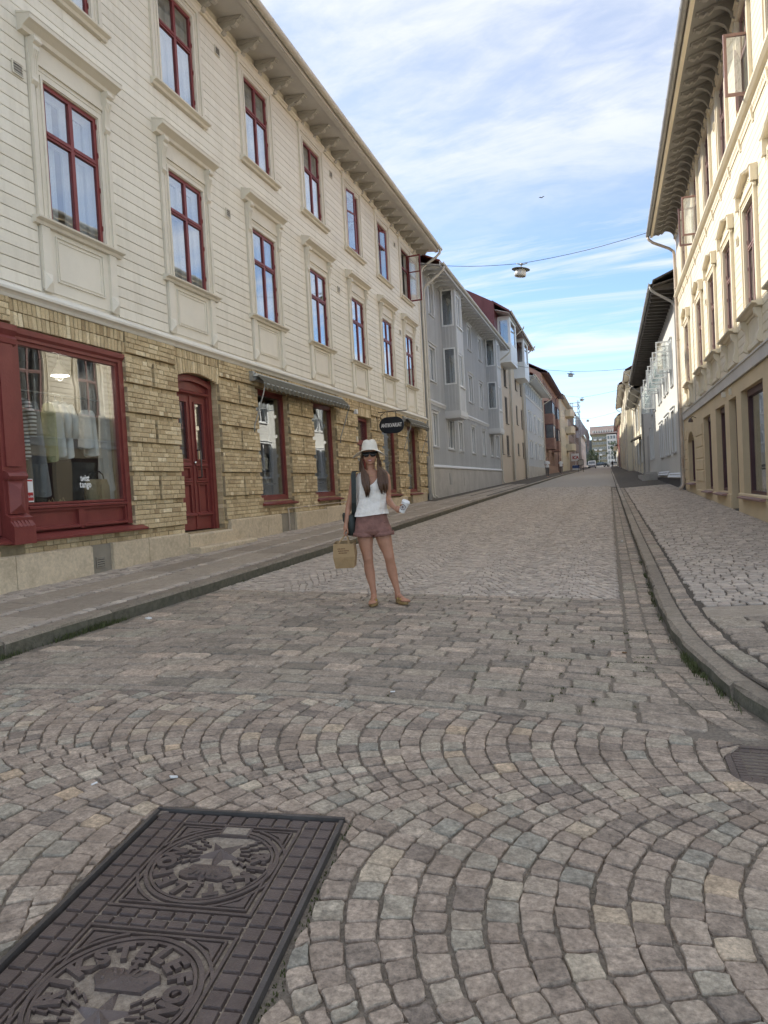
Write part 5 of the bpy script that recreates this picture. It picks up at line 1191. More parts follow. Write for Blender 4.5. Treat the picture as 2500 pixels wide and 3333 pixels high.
for a, b in ((49.0, 52.4), (57.2, 60.4)):
    mb = MB(); Fd = Facade(XL + 0.85, 1); Fd.wall(mb, a, b, 8.35, 11.35, [(a + 0.5, b - 0.5, 9.55, 11.1)], 0.1)
    mb.box(XL - 0.3, XL + 0.849, a, a + 0.06, 8.35, 9.5); mb.box(XL - 0.3, XL + 0.849, a, a + 0.06, 11.05, 11.35); mb.box(XL - 0.3, XL + 0.15, a, a + 0.06, 9.5, 11.05); mb.box(XL + 0.70, XL + 0.849, a, a + 0.06, 9.5, 11.05)
    mb.box(XL - 0.3, XL + 0.849, b - 0.06, b, 8.35, 11.35); mb.box(XL - 0.3, XL + 0.849, a, b, 8.22, 8.348); o = mb.build('dormer_bay', 'white_sash', H4)
    for k in range(8): mb = MB(); mb.box(XL - 0.28, XL + 0.845, a - 0.015, a - 0.001, 8.40 + 0.14*k, 8.525 + 0.14*k); Fd.prof(mb, [(0.001, 8.40 + 0.14*k), (0.02, 8.405 + 0.14*k), (0.008, 8.53 + 0.14*k), (0.001, 8.53 + 0.14*k)], a, b); mb.build('clapboard', 'white_sash', o)
    mb = MB(); Fd.box(mb, a + 0.5, b - 0.5, 9.55, 11.1, -0.06, -0.05); mb.box(XL + 0.15, XL + 0.70, a + 0.02, a + 0.028, 9.5, 11.05); mb.build('pane', 'window_glass', o)
    mb = MB(); mb.box(XL - 0.2, XL - 0.1, a + 0.1, b - 0.1, 8.4, 11.3); mb.build('dormer_room', 'room_dark', o)
    downpipe(FL, b + 0.9, [(b + 0.6, 11.35, 1.37), (b + 0.65, 11.2, 1.33), (b + 0.8, 10.6, 0.5), (b + 0.9, 10.3, 0.10), (b + 0.9, bl(b) + 0.1, 0.10)], 0.05, H4, 'pipe_pale')
mb = MB(); FL.prof(mb, [(1.0, 11.32), (1.02, 11.44), (-0.1, 12.22), (-0.1, 12.08)], 47.8, 63.3); mb.build('dormer_roof', 'sheet_red', H4)
mb = MB(); FL.prof(mb, [(0.98, 11.27), (0.98, 11.30), (0.03, 11.62), (0.03, 11.58)], 47.9, 63.2); mb.build('dormer_soffit', 'eave_grey', H4)
half_round(FL, 1.08, 11.42, 0.07, 47.8, 63.3, n=6).build('gutter', 'pipe_pale', H4)
mb = MB(); FL.box(mb, 62.0, 62.7, bl(62) - 0.1, 2.9, -0.02, 0.012); mb.build('door', 'wood_dark', H4)
# ---- blue-grey house with the strip of attic windows
W5 = [(64.5 + 1.9*k, 65.6 + 1.9*k, 8.0, 8.95) for k in range(9)]
for a in (66.3, 67.9, 71.5, 75.2, 76.7, 79.6): W5 += [(a, a + 1.0, 4.7, 6.4), (a, a + 1.0, 2.2, 3.7)]
H5 = house('boarded_house', 'blue grey boarded house with a row of white attic windows', FL, 63.0, 81.8, bl, 9.25, 'grey_blue', W5, trim='white_sash', over=0.95, drop=0.10, roof='tile_red', plinth=1.38, soffit='white_sash', pipes=(63.5, 81.5))
mb = MB(); FL.prof(mb, [(0, 7.62), (0.05, 7.62), (0.06, 7.74), (0, 7.78)], 63.0, 81.8); mb.build('band', 'grey_trim', H5)
# ---- red brick house with bays
W6 = [(86.5 + 2.4*k, 87.5 + 2.4*k, z, z + 1.6) for k in range(9) for z in (1.9, 4.9, 7.8) if not (87 < 86.5 + 2.4*k < 97 and z > 4)]
W6 += [(84 + 2.2*k, 85.1 + 2.2*k, 10.3, 11.6) for k in range(12)]
H6 = house('brick_house', 'red brick house with stacked square bays and dark red roof', FL, 82.0, 110.8, bl, 12.15, 'brick_salmon', W6, over=0.7, drop=0.1, roof='sheet_red', rise=3.0, fm='dark_maroon', sill='dark_maroon', soffit='dark_maroon', gut='dark_maroon', pipes=(103.0,))
for a, b in ((84.2, 87.6), (92.5, 96.0)):
    X1 = XL + 0.95; mb = MB(); zs = [3.6, 5.0, 6.6, 7.8, 9.4, 10.0]
    for c, e in ((3.6, 4.9), (6.5, 7.7)): mb.box(XL, X1, a, b, c, e)
    o = mb.build('bay', 'brick_red', H6)
    mb = MB()
    for c, e in ((4.9, 6.5), (7.7, 9.2)):
        for x, y in ((X1 - 0.08, a), (X1 - 0.08, b - 0.08), (X1 - 0.08, (a + b)/2), (XL + 0.01, a)): mb.box(x, x + 0.08, y, y + 0.08, c, e)
        mb.box(XL, X1 + 0.02, a - 0.02, b + 0.02, e - 0.1, e)
    mb.build('bay_frame', 'dark_maroon', o)
    for c, e in ((4.9, 6.4), (7.7, 9.1)): mb = MB(); mb.box(XL + 0.02, X1 - 0.04, a + 0.03, b - 0.03, c, e); mb.build('pane', 'far_glass', o)
    mb = MB(); mb.box(X1 - 0.035, X1 - 0.03, a + 0.3, a + 1.6, 4.95, 6.3); mb.build('blind', 'curtain_white', o)
# ---- houses at the top of the street, left
W7 = [(113 + 3*k, 114.2 + 3*k, z, z + 1.5) for k in range(7) for z in (2.4, 5.4, 8.3, 11.0)]
H7 = house('balcony_house', 'cream house with three stacked rounded balconies', FL, 111.0, 134.8, bl, 12.8, 'stucco_cream', W7, over=0.7, drop=0.1, roof='tile_red', pipes=(112.0,))
for z in (4.9, 7.9, 10.8):
    mb = MB(); pr = [(0, 126), (0, 131.5), (0.9, 131.5), (1.25, 131.2), (1.4, 130.6), (1.4, 127), (1.2, 126.3), (0.9, 126)]
    mb.prism(pr, z, z + 1.15, lambda p, q, t: FL.P(q, t, p)); mb.build('balcony', 'stucco_cream', H7)
W8 = [(137 + 3.2*k, 138.4 + 3.2*k, z, z + 1.6) for k in range(6) for z in (5.6, 8.5, 11.0)]
H8 = house('grocery_house', 'taupe plastered house with a grocery sign at street level', FL, 135.0, 156.0, bl, 13.3, 'stucco_brown', W8, over=0.6, drop=0.1, roof='roof_dark', pipes=(155.5,), fm='dark_frame')
mat('sign_white', (0.80, 0.80, 0.80), 0.5, 0.03, 2); mat('sign_red', (0.42, 0.03, 0.03), 0.5, 0.05, 2); mat('sign_blue', (0.05, 0.10, 0.28), 0.5, 0.1, 2)
so = thing('shop_sign', 'white box sign reading ICA on the taupe house', 'sign', FL.P(139, 3.4, 0.2))
mb = MB(); mb.box(XL + 0.1, XL + 1.5, 138.9, 139.2, 3.35, 4.75); mb.build('panel', 'sign_white', so)
for k_, ch in enumerate('ICA'): v, f = text_mesh(ch, 0.85, 0.02, 0.02); mb = MB(); mb.add(v, f, Matrix.Translation((XL + (0.40, 0.75, 1.2)[k_], 138.88, 3.72)) @ Matrix.Rotation(R(90), 4, 'X')); mb.build('letter', 'sign_red', so)
po = thing('poster_stand', 'blue and white poster board under the grocery sign', 'sign', FL.P(139, bl(139), 0.5)); mb = MB(); mb.box(XL + 0.2, XL + 1.5, 139.3, 139.4, 1.5, 2.6); mb.build('board', 'sign_white', po); mb = MB(); mb.box(XL + 0.2, XL + 1.5, 139.28, 139.298, 2.0, 2.55); mb.build('print', 'sign_blue', po)
for px_ in (0.25, 1.45): mb = MB(); mb.box(XL + px_ - 0.03, XL + px_ + 0.03, 139.31, 139.37, bl(139) - 0.05, 1.5); mb.build('leg', 'galv', po)
W9 = [(159 + 4*k, 160.6 + 4*k, z, z + 1.7) for k in range(7) for z in (4.6, 8.0)]
H9 = house('narrow_house', 'brown house beside the netted scaffold with red roof', FL, 156.3, 189.0, bl, 11.2, 'stucco_brown', W9, over=0.5, drop=0.1, roof='sheet_red', fm='dark_maroon', pipes=(157.5, 188.5))
H10 = house('gabled_house', 'pale pink house with steep gable near the street end', FL, 189.4, 232.0, bl, 11.5, 'stucco_pink', [(192 + 5*k, 193.6 + 5*k, z, z + 1.7) for k in range(8) for z in (4.6, 8.0)], over=0.6, drop=0.1, roof='sheet_red', rise=3.4, pipes=(190, 231))
# ================================================================ right side
def open_casement(h, F, u, v, w, hh, m='white_sash', ang=90):
    cm = MB(); gm = MB(); t = 0.05; X = F.X
    for a, b, c, d in ((0, w, 0, t), (0, w, hh - t, hh), (0, t, t, hh - t), (w - t, w, t, hh - t), (t, w - t, hh*0.62, hh*0.62 + t)): cm.box(-b, -a, -0.02, 0.02, c, d)
    gm.box(-(w - t), -t, -0.003, 0.003, t, hh - t)
    M_ = Matrix.Translation((X - 0.02, u, v)) @ Matrix.Rotation(R(ang - 90), 4, 'Z')
    o = cm.xf(M_).build('casement', m, h); gm.xf(M_).build('pane', 'window_glass', o)
W11 = [(32.0, 33.5, 0.92, 2.68), (34.9, 35.95, 0.9, 2.65), (36.2, 37.25, 0.9, 2.65), (38.9, 39.95, 0.9, 2.6), (40.2, 41.25, 0.9, 2.6), (47.1, 48.2, 1.0, 2.95), (49.6, 50.7, 1.0, 2.95)]
U11 = [(32.1, 33.2), (34.7, 35.7), (36.2, 37.2), (38.9, 39.9), (40.3, 41.3), (43.9, 44.9), (47.2, 48.2)]
W11 += [(a, b, 3.75, 5.55) for a, b in U11]
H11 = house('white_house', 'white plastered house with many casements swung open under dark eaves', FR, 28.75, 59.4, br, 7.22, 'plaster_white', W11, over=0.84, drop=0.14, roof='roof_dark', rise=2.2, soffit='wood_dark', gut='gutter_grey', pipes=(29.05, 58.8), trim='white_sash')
for k, (a, b) in enumerate(U11):
    open_casement(H11, FR, a, 4.35 if k < 5 else 3.8, 0.62, 1.2 if k < 5 else 1.7)
    if k % 2 == 0: open_casement(H11, FR, b, 4.35, 0.55, 1.2)
for k in range(46): mb = MB(); FR.prof(mb, [(0.0, 6.92), (0.12, 6.94), (0.82, 6.99), (0.82, 7.075), (0.0, 7.22)], 29.0 + k*0.66, 29.12 + k*0.66); mb.build('rafter_tail', 'wood_dark', H11)
for k, (a, b) in enumerate(((29.2, 36.0), (36.01, 43.0))):
    mb = MB(); v = -0.18 + 0.10*k; FR.prof(mb, [(0.0, v), (0.10, v - 0.02), (0.12, v + 0.02), (0.05, v + 0.10), (0.06, v + 0.14), (0.0, v + 0.2)], a, b); mb.build('skirting', 'grey_trim', H11)
mb = MB(); FR.box(mb, 28.76, 46, -1.2, -0.19, 0.0, 0.03); mb.build('footing', 'roof_dark', H11)
mb = MB(); FR.box(mb, 53.0, 55.0, br(53) + 0.1, 2.75, -0.15, 0.015); mb.build('door', 'gutter_grey', H11)
for a, b, v, d in ((45.0, 50.5, 0.16, 0.45), (44.5, 51.5, 0.02, 0.85)): mb = MB(); FR.box(mb, a, b, v - 0.6, v, 0.0, d); mb.build('step', 'concrete', H11)
F2 = Facade(2.15, -1)
H12 = house('low_cream_house', 'low cream house with tall shutters beyond the white house', FR, 59.6, 77.5, br, 6.9, 'lemon_paint', [(61 + 2.6*k, 62.2 + 2.6*k, z, z + 1.7) for k in range(6) for z in (1.1, 4.2)], over=0.8, drop=0.15, roof='roof_dark', soffit='soffit_grey', pipes=(60.2, 66, 72), trim='white_sash')
mb = MB(); FR.prof(mb, [(0.0, 3.3), (0.75, 3.0), (0.8, 3.06), (0.0, 3.5)], 64, 68); mb.build('canopy', 'soffit_grey', H12)
H13 = house('tall_cream_house', 'tall cream house with a projecting eave corner up the street', FR, 77.7, 87.0, br, 10.9, 'lemon_paint', [(79 + 2.6*k, 80.3 + 2.6*k, z, z + 1.7) for k in range(3) for z in (1.8, 4.8, 7.9)], over=0.72, drop=0.12, roof='tile_red', soffit='eave_grey', pipes=(78.0, 86.5))
H14 = house('pale_house', 'pale yellow house with white drainpipes past the eave corner', F2, 87.1, 118, br, 10.7, 'lemon_paint', [(90 + 3*k, 91.4 + 3*k, z, z + 1.7) for k in range(9) for z in (1.8, 4.8, 7.9)], over=0.70, drop=0.12, roof='tile_red', soffit='eave_grey', pipes=(88, 98, 108, 117))
H15 = house('plain_cream_house', 'plain cream house between the pale house and the red house', F2, 118.2, 141, br, 9.6, 'stucco_cream', [(121 + 3.4*k, 122.4 + 3.4*k, z, z + 1.7) for k in range(6) for z in (2.4, 5.4)], over=0.6, drop=0.1, roof='tile_red', pipes=(119, 140))
H16 = house('barn_red_house', 'dark red wooden house near the end of the street', F2, 141.3, 181, br, 11.0, 'barn_red', [(145 + 4*k, 146.5 + 4*k, z, z + 1.7) for k in range(9) for z in (3.0, 6.6)], over=0.7, drop=0.1, roof='roof_dark', pipes=(142, 160), fm='white_sash')
H17 = house('sunlit_yellow_house', 'small yellow house at the far right end', F2, 181.5, 214, br, 7.4, 'lemon_paint', [(185 + 5*k, 186.5 + 5*k, 4.2, 5.8) for k in range(5)], over=0.7, drop=0.1, roof='roof_dark', pipes=(182,))
# ---- the big apartment block closing the view
BK = thing('apartment_block', 'seven-storey olive brick apartment block closing the end of the street', 'building', (-3, 300, 4.5))
def blk(nm, m, x0, x1, y0, y1, z0, z1): mb = MB(); mb.box(x0, x1, y0, y1, z0, z1); return mb.build(nm, m, BK)
blk('wall', 'olive_brick', -6.4, -0.6, 300, 315, 2, 17.4); blk('dark_wing', 'block_dark', -34, -6.41, 304, 316, 2, 15.5); blk('white_bay', 'block_white', -0.59, 3.2, 299.2, 315, 2, 17.0); blk('right_wing', 'olive_brick', 3.21, 34, 301, 315, 2, 16.0)
mb = MB(); mb.prism([(300.0 - 0.5, 17.4), (299.4, 17.6), (306, 21.0), (316, 21.0), (316, 17.4)], -7.0, 34, lambda p, q, t: (t, p, q)); mb.build('roof', 'roof_brown', BK)
for k in range(11): blk('dormer', 'block_white', -6 + 0.95*k, -5.45 + 0.95*k, 300.2, 303, 18.1, 19.0)
for r in range(6):
    for c in range(9):
        x = -6.1 + 0.62*c if c < 9 else 0; z = 5.0 + 2.05*r
        o = blk('window', 'block_white', x, x + 0.42, 299.93, 299.999, z, z + 1.15); mb = MB(); mb.box(x + 0.05, x + 0.37, 299.90, 299.929, z + 0.05, z + 1.1); mb.build('pane', 'far_glass', o)
    for x in (-0.2, 0.9, 2.0):
        z = 5.0 + 2.05*r; o = blk('window', 'dark_frame', x, x + 0.7, 299.14, 299.199, z, z + 1.2); mb = MB(); mb.box(x + 0.06, x + 0.64, 299.11, 299.139, z + 0.06, z + 1.14); mb.build('pane', 'far_glass', o)
for x in (-5.6, -3.6): 
    for r in (2, 3, 5): blk('balcony', 'block_white', x, x + 1.1, 299.0, 299.9, 4.6 + 2.05*r, 5.3 + 2.05*r)
B2 = thing('red_block', 'red-roofed block peeping over the right-hand houses', 'building', (6, 330, 4)); mb = MB(); mb.box(0.8, 14, 330, 344, 2, 18.5); mb.build('wall', 'brick_red', B2); mb = MB(); mb.prism([(329.5, 18.5), (335, 21.5), (344, 18.5)], 0.4, 14.4, lambda p, q, t: (t, p, q)); mb.build('roof', 'sheet_red', B2)
# ================================================================ CAST-IRON COVER AND DRAIN
def mhw(a, b, h):
    x = MH['o'][0] + a*MH['ex'][0] + b*MH['ey'][0]; y = MH['o'][1] + a*MH['ex'][1] + b*MH['ey'][1]
    return (x, y, gz(x, y) + h)
MC = thing('manhole_cover', 'large rust-brown cast iron telephone cover with two lettered lids', 'manhole cover', mhw(0.415, 0.71, 0))
def mbox(mb, a0, a1, b0, b1, h0, h1, e=0.0):
    mb.hexa([mhw(a0, b0, h0), mhw(a1, b0, h0), mhw(a1, b1, h0), mhw(a0, b1, h0), mhw(a0 + e, b0 + e, h1), mhw(a1 - e, b0 + e, h1), mhw(a1 - e, b1 - e, h1), mhw(a0 + e, b1 - e, h1)]); return mb
w, l = MH['w'], MH['l']; rim = 0.026
mb = MB()
for a0, a1, b0, b1 in ((0, w, 0, rim), (0, w, l - rim, l), (0, rim, rim, l - rim), (w - rim, w, rim, l - rim)): mbox(mb, a0, a1, b0, b1, -0.06, 0.014, 0.005)
mb.build('frame', 'iron_worn', MC)
HZ = 0.000                                       # level of the lid plates
for b0, b1, flip in ((rim + 0.004, l/2 - 0.002, True), (l/2 + 0.002, l - rim - 0.004, False)):
    mb = MB(); mbox(mb, rim + 0.004, w - rim - 0.004, b0, b1, -0.05, HZ - 0.006); lid = mb.build('lid', 'iron_dirt', MC)
    tiles = []                                   # chocolate-bar tiles round the panel
    tw = (w - 2*rim - 0.012)/12.2; tx0 = rim + 0.006; ph = b1 - b0
    n = 10; th = ph/n
    for r in range(n):
        for a in (tx0, tx0 + tw, w - rim - 0.006 - 2*tw, w - rim - 0.006 - tw): tiles.append((a, b0 + r*th, tw, th))
    edge = b0 if flip else b1 - th; inner_ = b1 - th*0.62 if flip else b0
    px0, px1 = tx0 + 2*tw + 0.004, w - rim - 0.010 - 2*tw
    k = 8
    for j in range(k): tiles.append((px0 + (px1 - px0)*j/k, edge, (px1 - px0)/k, th))
    for j in range(k): tiles.append((px0 + (px1 - px0)*j/k, inner_, (px1 - px0)/k, th*0.6))
    for a, b, tw_, th_ in tiles:
        g = 0.0026; mb = MB(); c = mhw(a + tw_/2, b + th_/2, 0)
        mbox(mb, a + g, a + tw_ - g, b + g, b + th_ - g, HZ - 0.008, HZ + 0.004 + random.uniform(-0.001, 0.001), 0.004)
        mb.xf(Matrix.Translation(-Vector(c))).build('tile', 'iron_dark', lid, loc=c)
    q0, q1 = (b0 + th + 0.006, b1 - th*0.62 - 0.004) if flip else (b0 + th*0.62 + 0.004, b1 - th - 0.006)
    ca, cb = (px0 + px1)/2, (q0 + q1)/2; hw, hh = (px1 - px0)/2, (q1 - q0)/2; s = -1 if flip else 1
    def W(p, q, h): return mhw(ca + s*p, cb - s*q, HZ + h)
    def raised(mb, poly, h0, h1, e=0.0):
        n = len(poly); i = len(mb.v); cx = sum(p[0] for p in poly)/n; cy = sum(p[1] for p in poly)/n
        mb.v += [W(p, q, h0) for p, q in poly] + [W(cx + (p - cx)*(1 - e), cy + (q - cy)*(1 - e), h1) for p, q in poly]
        for k in range(n): mb.face((i + k, i + (k + 1) % n, i + n + (k + 1) % n, i + n + k))
        mb.face(tuple(range(i + n, i + 2*n)))
    mb = MB()                                    # panel borders
    for o, t in ((0.0, 0.010), (0.026, 0.007)):
        for p0, p1, r0, r1 in ((-hw + o, hw - o, -hh + o, -hh + o + t), (-hw + o, hw - o, hh - o - t, hh - o), (-hw + o, -hw + o + t, -hh + o + t, hh - o - t), (hw - o - t, hw - o, -hh + o + t, hh - o - t)): raised(mb, [(p0, r0), (p1, r0), (p1, r1), (p0, r1)], -0.008, 0.004)
    mb.build('border', 'iron_dark', lid)
    RO_ = min(hw, hh) - 0.012
    def ring(r0, r1, h, a0=0.0, a1=2*math.pi, n=64):
        mb = MB()
        for k in range(n):
            t, u = a0 + (a1 - a0)*k/n, a0 + (a1 - a0)*(k + 1)/n
            raised(mb, [(r0*math.cos(t), r0*math.sin(t)), (r1*math.cos(t), r1*math.sin(t)), (r1*math.cos(u), r1*math.sin(u)), (r0*math.cos(u), r0*math.sin(u))], -0.008, h)
        return mb
    ring(RO_ - 0.014, RO_, 0.005).build('ring', 'iron_dark', lid); ring(RO_ - 0.030, RO_ - 0.020, 0.004).build('ring', 'iron_dark', lid)
    for sx in (-1, 1):
        for sy in (-1, 1):
            mb = MB(); A = (hw - 0.040)*sx; B = (hh - 0.040)*sy; raised(mb, [(A, B), (A - 0.085*sx, B), (A - 0.03*sx, B - 0.03*sy), (A, B - 0.085*sy)], -0.008, 0.0035, 0.06); mb.build('corner_plate', 'iron_dark', lid)
            t0 = math.atan2(sy, sx); ring(RO_ + 0.016, RO_ + 0.026, 0.0035, t0 - 0.42, t0 + 0.42, 12).build('corner_arc', 'iron_dark', lid)
    word = 'RIKSTELEFON'; rt = RO_ - 0.098        # lettering over the upper half
    for k, ch in enumerate(word):
        t = R(196) - R(212)*k/(len(word) - 1); v, f = text_mesh(ch, 0.088, 0.0, 0.0050, 0.92); rot = t - math.pi/2
        mb = MB(); cs, sn = math.cos(rot), math.sin(rot)
        for lay in (-0.008, 0.0085):
            for (x, y, _) in v: mb.v.append(W(rt*math.cos(t) + x*cs - y*sn, rt*math.sin(t) + x*sn + y*cs, lay))
        nv = len(v)
        for q in f: mb.face(tuple(nv + j for j in q))
        edges = {}
        for q in f:
            for a_, b_ in zip(q, q[1:] + q[:1]): edges[(a_, b_)] = 1
        for a_, b_ in edges:
            if (b_, a_) not in edges: mb.face((a_, b_, nv + b_, nv + a_))
        mb.build('letter', 'iron_dark', lid)
    mb = MB()                                    # five-pointed star with raised ridges
    cs_ = (0.0, -0.075); pts = []
    for k in range(10):
        t = math.pi/2 + math.pi*k/5; r_ = 0.102 if k % 2 == 0 else 0.036; pts.append((cs_[0] + r_*math.cos(t), cs_[1] + r_*math.sin(t)))
    i = len(mb.v); mb.v += [W(p, q, -0.006) for p, q in pts] + [W(*cs_, 0.017)]
    for k in range(10): mb.face((i + k, i + (k + 1) % 10, i + 10))
    mb.build('star', 'iron_dark', lid)
    for k in range(5):                           # forked lightning on both sides of the star
        for sx in (-1, 1):
            t = R(-38 + 17*k); mb = MB(); base = 0.075; pp = [(0, 0), (0.045, 0.008), (0.038, -0.005), (0.085, 0.004), (0.078, -0.008), (0.125, 0.0)]
            for (x0, y0), (x1, y1) in zip(pp, pp[1:]):
                P = []
                for x, y, o in ((x0, y0, -0.0035), (x1, y1, -0.0035), (x1, y1, 0.0035), (x0, y0, 0.0035)):
                    X = base + x*(0.8 + 0.1*(k == 2)); Y = y + o; P.append((sx*(X*math.cos(t) - Y*math.sin(t)), cs_[1] + 0.005 + X*math.sin(t) + Y*math.cos(t)))
                raised(mb, P, -0.008, 0.004)
            X = base + 0.108; P = [(X, -0.009), (X + 0.02, 0.0), (X, 0.009)]; raised(mb, [(sx*(x*math.cos(t) - y*math.sin(t)), cs_[1] + 0.005 + x*math.sin(t) + y*math.cos(t)) for x, y in P], -0.008, 0.0045)
            mb.build('lightning_bolt', 'iron_dark', lid)
    mb = MB()                                    # the crown: domed, with arches and a cross
    prof = [(-0.072, 0.012), (0.072, 0.012), (0.080, 0.030), (0.105, 0.062), (0.092, 0.088), (0.06, 0.100), (0.0, 0.092), (-0.06, 0.100), (-0.092, 0.088), (-0.105, 0.062), (-0.080, 0.030)]
    raised(mb, prof, -0.008, 0.004, 0.04)
    i = len(mb.v); n = len(prof); mb.v += [W(p*0.95, 0.012 + (q - 0.012)*0.95, 0.0045) for p, q in prof] + [W(0, 0.058, 0.014)]
    for k in range(n): mb.face((i + k, i + (k + 1) % n, i + n))
    for k in range(-3, 4): mb.lathe([(0.0, 0.007), (0.005, 0.004), (0.006, 0.0)], 6, W(0.022*k, 0.036 + 0.004*abs(k), 0.005), cap=False)
    for k in (-0.05, -0.025, 0.0, 0.025, 0.05): raised(mb, [(k*0.6 - 0.006, 0.055), (k*0.6 + 0.006, 0.055), (k + 0.006, 0.088 if k else 0.09), (k - 0.006, 0.088 if k else 0.09)], 0.002, 0.0125, 0.1)
    raised(mb, [(-0.012, 0.095), (0.012, 0.095), (0.012, 0.108), (-0.012, 0.108)], -0.008, 0.006); raised(mb, [(-0.006, 0.108), (0.006, 0.108), (0.006, 0.145), (-0.006, 0.145)], -0.008, 0.006); raised(mb, [(-0.02, 0.120), (0.02, 0.120), (0.02, 0.132), (-0.02, 0.132)], -0.008, 0.0062)
    mb.build('crown', 'iron_dark', lid)
    mb = MB(); raised(mb, [(-0.062, -hh + 0.018), (0.062, -hh + 0.018), (0.062, -hh + 0.082), (-0.062, -hh + 0.082)], -0.008, 0.006, 0.02); mb.build('plaque_frame', 'iron_dark', lid)
    mb = MB(); raised(mb, [(-0.050, -hh + 0.026), (0.050, -hh + 0.026), (0.050, -hh + 0.074), (-0.050, -hh + 0.074)], 0.004, 0.0072); mb.build('plaque', 'iron_dirt', lid)
# ---- drain grate by the right kerb
x0, x1, y0, y1 = DR
DG = thing('street_drain', 'square iron drain grate in the gutter at the right edge', 'drain', ((x0 + x1)/2, (y0 + y1)/2, gz(0.7, 3.6)))
def P3(x, y, h): return (x, y, gz(x, y) + h)
def dbox(mb, a, b, c, d, h0, h1): mb.hexa([P3(a, c, h0), P3(b, c, h0), P3(b, d, h0), P3(a, d, h0), P3(a, c, h1), P3(b, c, h1), P3(b, d, h1), P3(a, d, h1)])
mb = MB()
for a, b, c, d in ((x0, x1, y0, y0 + 0.03), (x0, x1, y1 - 0.03, y1), (x0, x0 + 0.03, y0 + 0.03, y1 - 0.03), (x1 - 0.03, x1, y0 + 0.03, y1 - 0.03)): dbox(mb, a, b, c, d, -0.06, -0.004)
mb.build('frame', 'iron_dark', DG)
n = 9
for k in range(n):
    for a, b, c, d in ((x0 + 0.034 + (x1 - x0 - 0.068)*k/n, x0 + 0.034 + (x1 - x0 - 0.068)*(k + 1)/n - 0.006, y0 + 0.034, y0 + 0.075), (x0 + 0.034 + (x1 - x0 - 0.068)*k/n, x0 + 0.034 + (x1 - x0 - 0.068)*(k + 1)/n - 0.006, y1 - 0.075, y1 - 0.034)):
        mb = MB(); dbox(mb, a, b, c, d, -0.03, -0.008); mb.build('tile', 'iron_dark', DG)
    mb = MB(); c = y0 + 0.08 + (y1 - y0 - 0.16)*k/n; dbox(mb, x0 + 0.034, x0 + 0.075, c, c + (y1 - y0 - 0.16)/n - 0.006, -0.03, -0.008); mb.build('tile', 'iron_dark', DG)
for k in range(7):
    mb = MB(); c = y0 + 0.09 + (y1 - y0 - 0.18)*k/6.5; dbox(mb, x0 + 0.078, x1 - 0.04, c, c + 0.018, -0.06, -0.010); mb.build('bar', 'iron_dark', DG)
mb = MB(); dbox(mb, x0 + 0.03, x1 - 0.03, y0 + 0.03, y1 - 0.03, -0.22, -0.20); mb.build('sump', 'vent_dark', DG)
# ---- litter
mat('litter_white', (0.78, 0.77, 0.74), 0.8, 0.1, 20); mat('leaf_brown', (0.16, 0.085, 0.035), 0.8, 0.3, 30)
def scrap(name, label, x, y, s, m, zf=gz, n=6):
    mb = MB(); z = zf(x, y) + 0.004; pts = [(x + s*math.cos(2*math.pi*k/n)*random.uniform(0.5, 1.1), y + s*math.sin(2*math.pi*k/n)*random.uniform(0.4, 0.9)) for k in range(n)]
    i = len(mb.v); mb.v += [(p, q, z) for p, q in pts] + [(p, q, z + s*random.uniform(0.15, 0.4)) for p, q in pts]
    for k in range(n): mb.face((i + k, i + (k + 1) % n, i + n + (k + 1) % n, i + n + k))
    mb.face(tuple(range(i + n, i + 2*n))); tag(mb.build(name, m), label, 'litter')
def butt(label, x, y, a):
    mb = MB(); z = gz(x, y) + 0.007; d = Vector((math.cos(a), math.sin(a), 0)); mb.tube([Vector((x, y, z)), Vector((x, y, z)) + d*0.030], 0.0042, 6); tag(mb.build('cigarette_end', 'litter_white'), label, 'litter')
butt('white cigarette end lying on the large setts right of centre', -1.40, 4.28, 0.5); butt('white cigarette end among small setts left of the cover', -2.36, 2.66, 1.3)
scrap('paper_scrap', 'crumpled white paper lying against the left kerb', -4.52, 6.05, 0.05, 'litter_white'); scrap('paper_scrap', 'small white splash of paper on setts above the cover', -2.03, 2.83, 0.022, 'litter_white')
scrap('dry_leaf', 'curled brown leaf in the right gutter beside the grass', 0.05, 5.55, 0.025, 'leaf_brown'); scrap('paper_scrap', 'tiny white scrap in the gutter further up the street', 0.16, 13.4, 0.03, 'litter_white')
# ================================================================ PEOPLE
mat('skin', (0.42, 0.208, 0.128), 0.48, 0.16, 7, 0.05, 90, spec=0.4); mat('skin_pale', (0.42, 0.26, 0.2), 0.6, 0.1, 10)
mat('hair_brown', (0.045, 0.021, 0.010), 0.42, 0.45, 9, 0.0, 40, col2=(0.135, 0.064, 0.030), stretch=(30, 30, 1.2), spec=0.5)
mat('linen_white', (0.80, 0.745, 0.675), 0.85, 0.06, 12, 0.9, 40); mat('shorts_rose', (0.225, 0.110, 0.088), 0.8, 0.25, 16, 0.9, 22); mat('hat_cream', (0.88, 0.82, 0.70), 0.8, 0.03, 30, 0.2, 200)
mat('black_gloss', (0.012, 0.012, 0.014), 0.12, 0.1, 4, spec=0.6); mat('sandal_tan', (0.27, 0.175, 0.070), 0.55, 0.15, 30); mat('sole_dark', (0.06, 0.045, 0.03), 0.8, 0.2, 20)
mat('bag_green', (0.030, 0.036, 0.031), 0.6, 0.2, 15); mat('paper_brown', (0.36, 0.235, 0.115), 0.8, 0.08, 12, 0.25, 30); mat('print_brown', (0.17, 0.085, 0.04), 0.8, 0.1, 30)
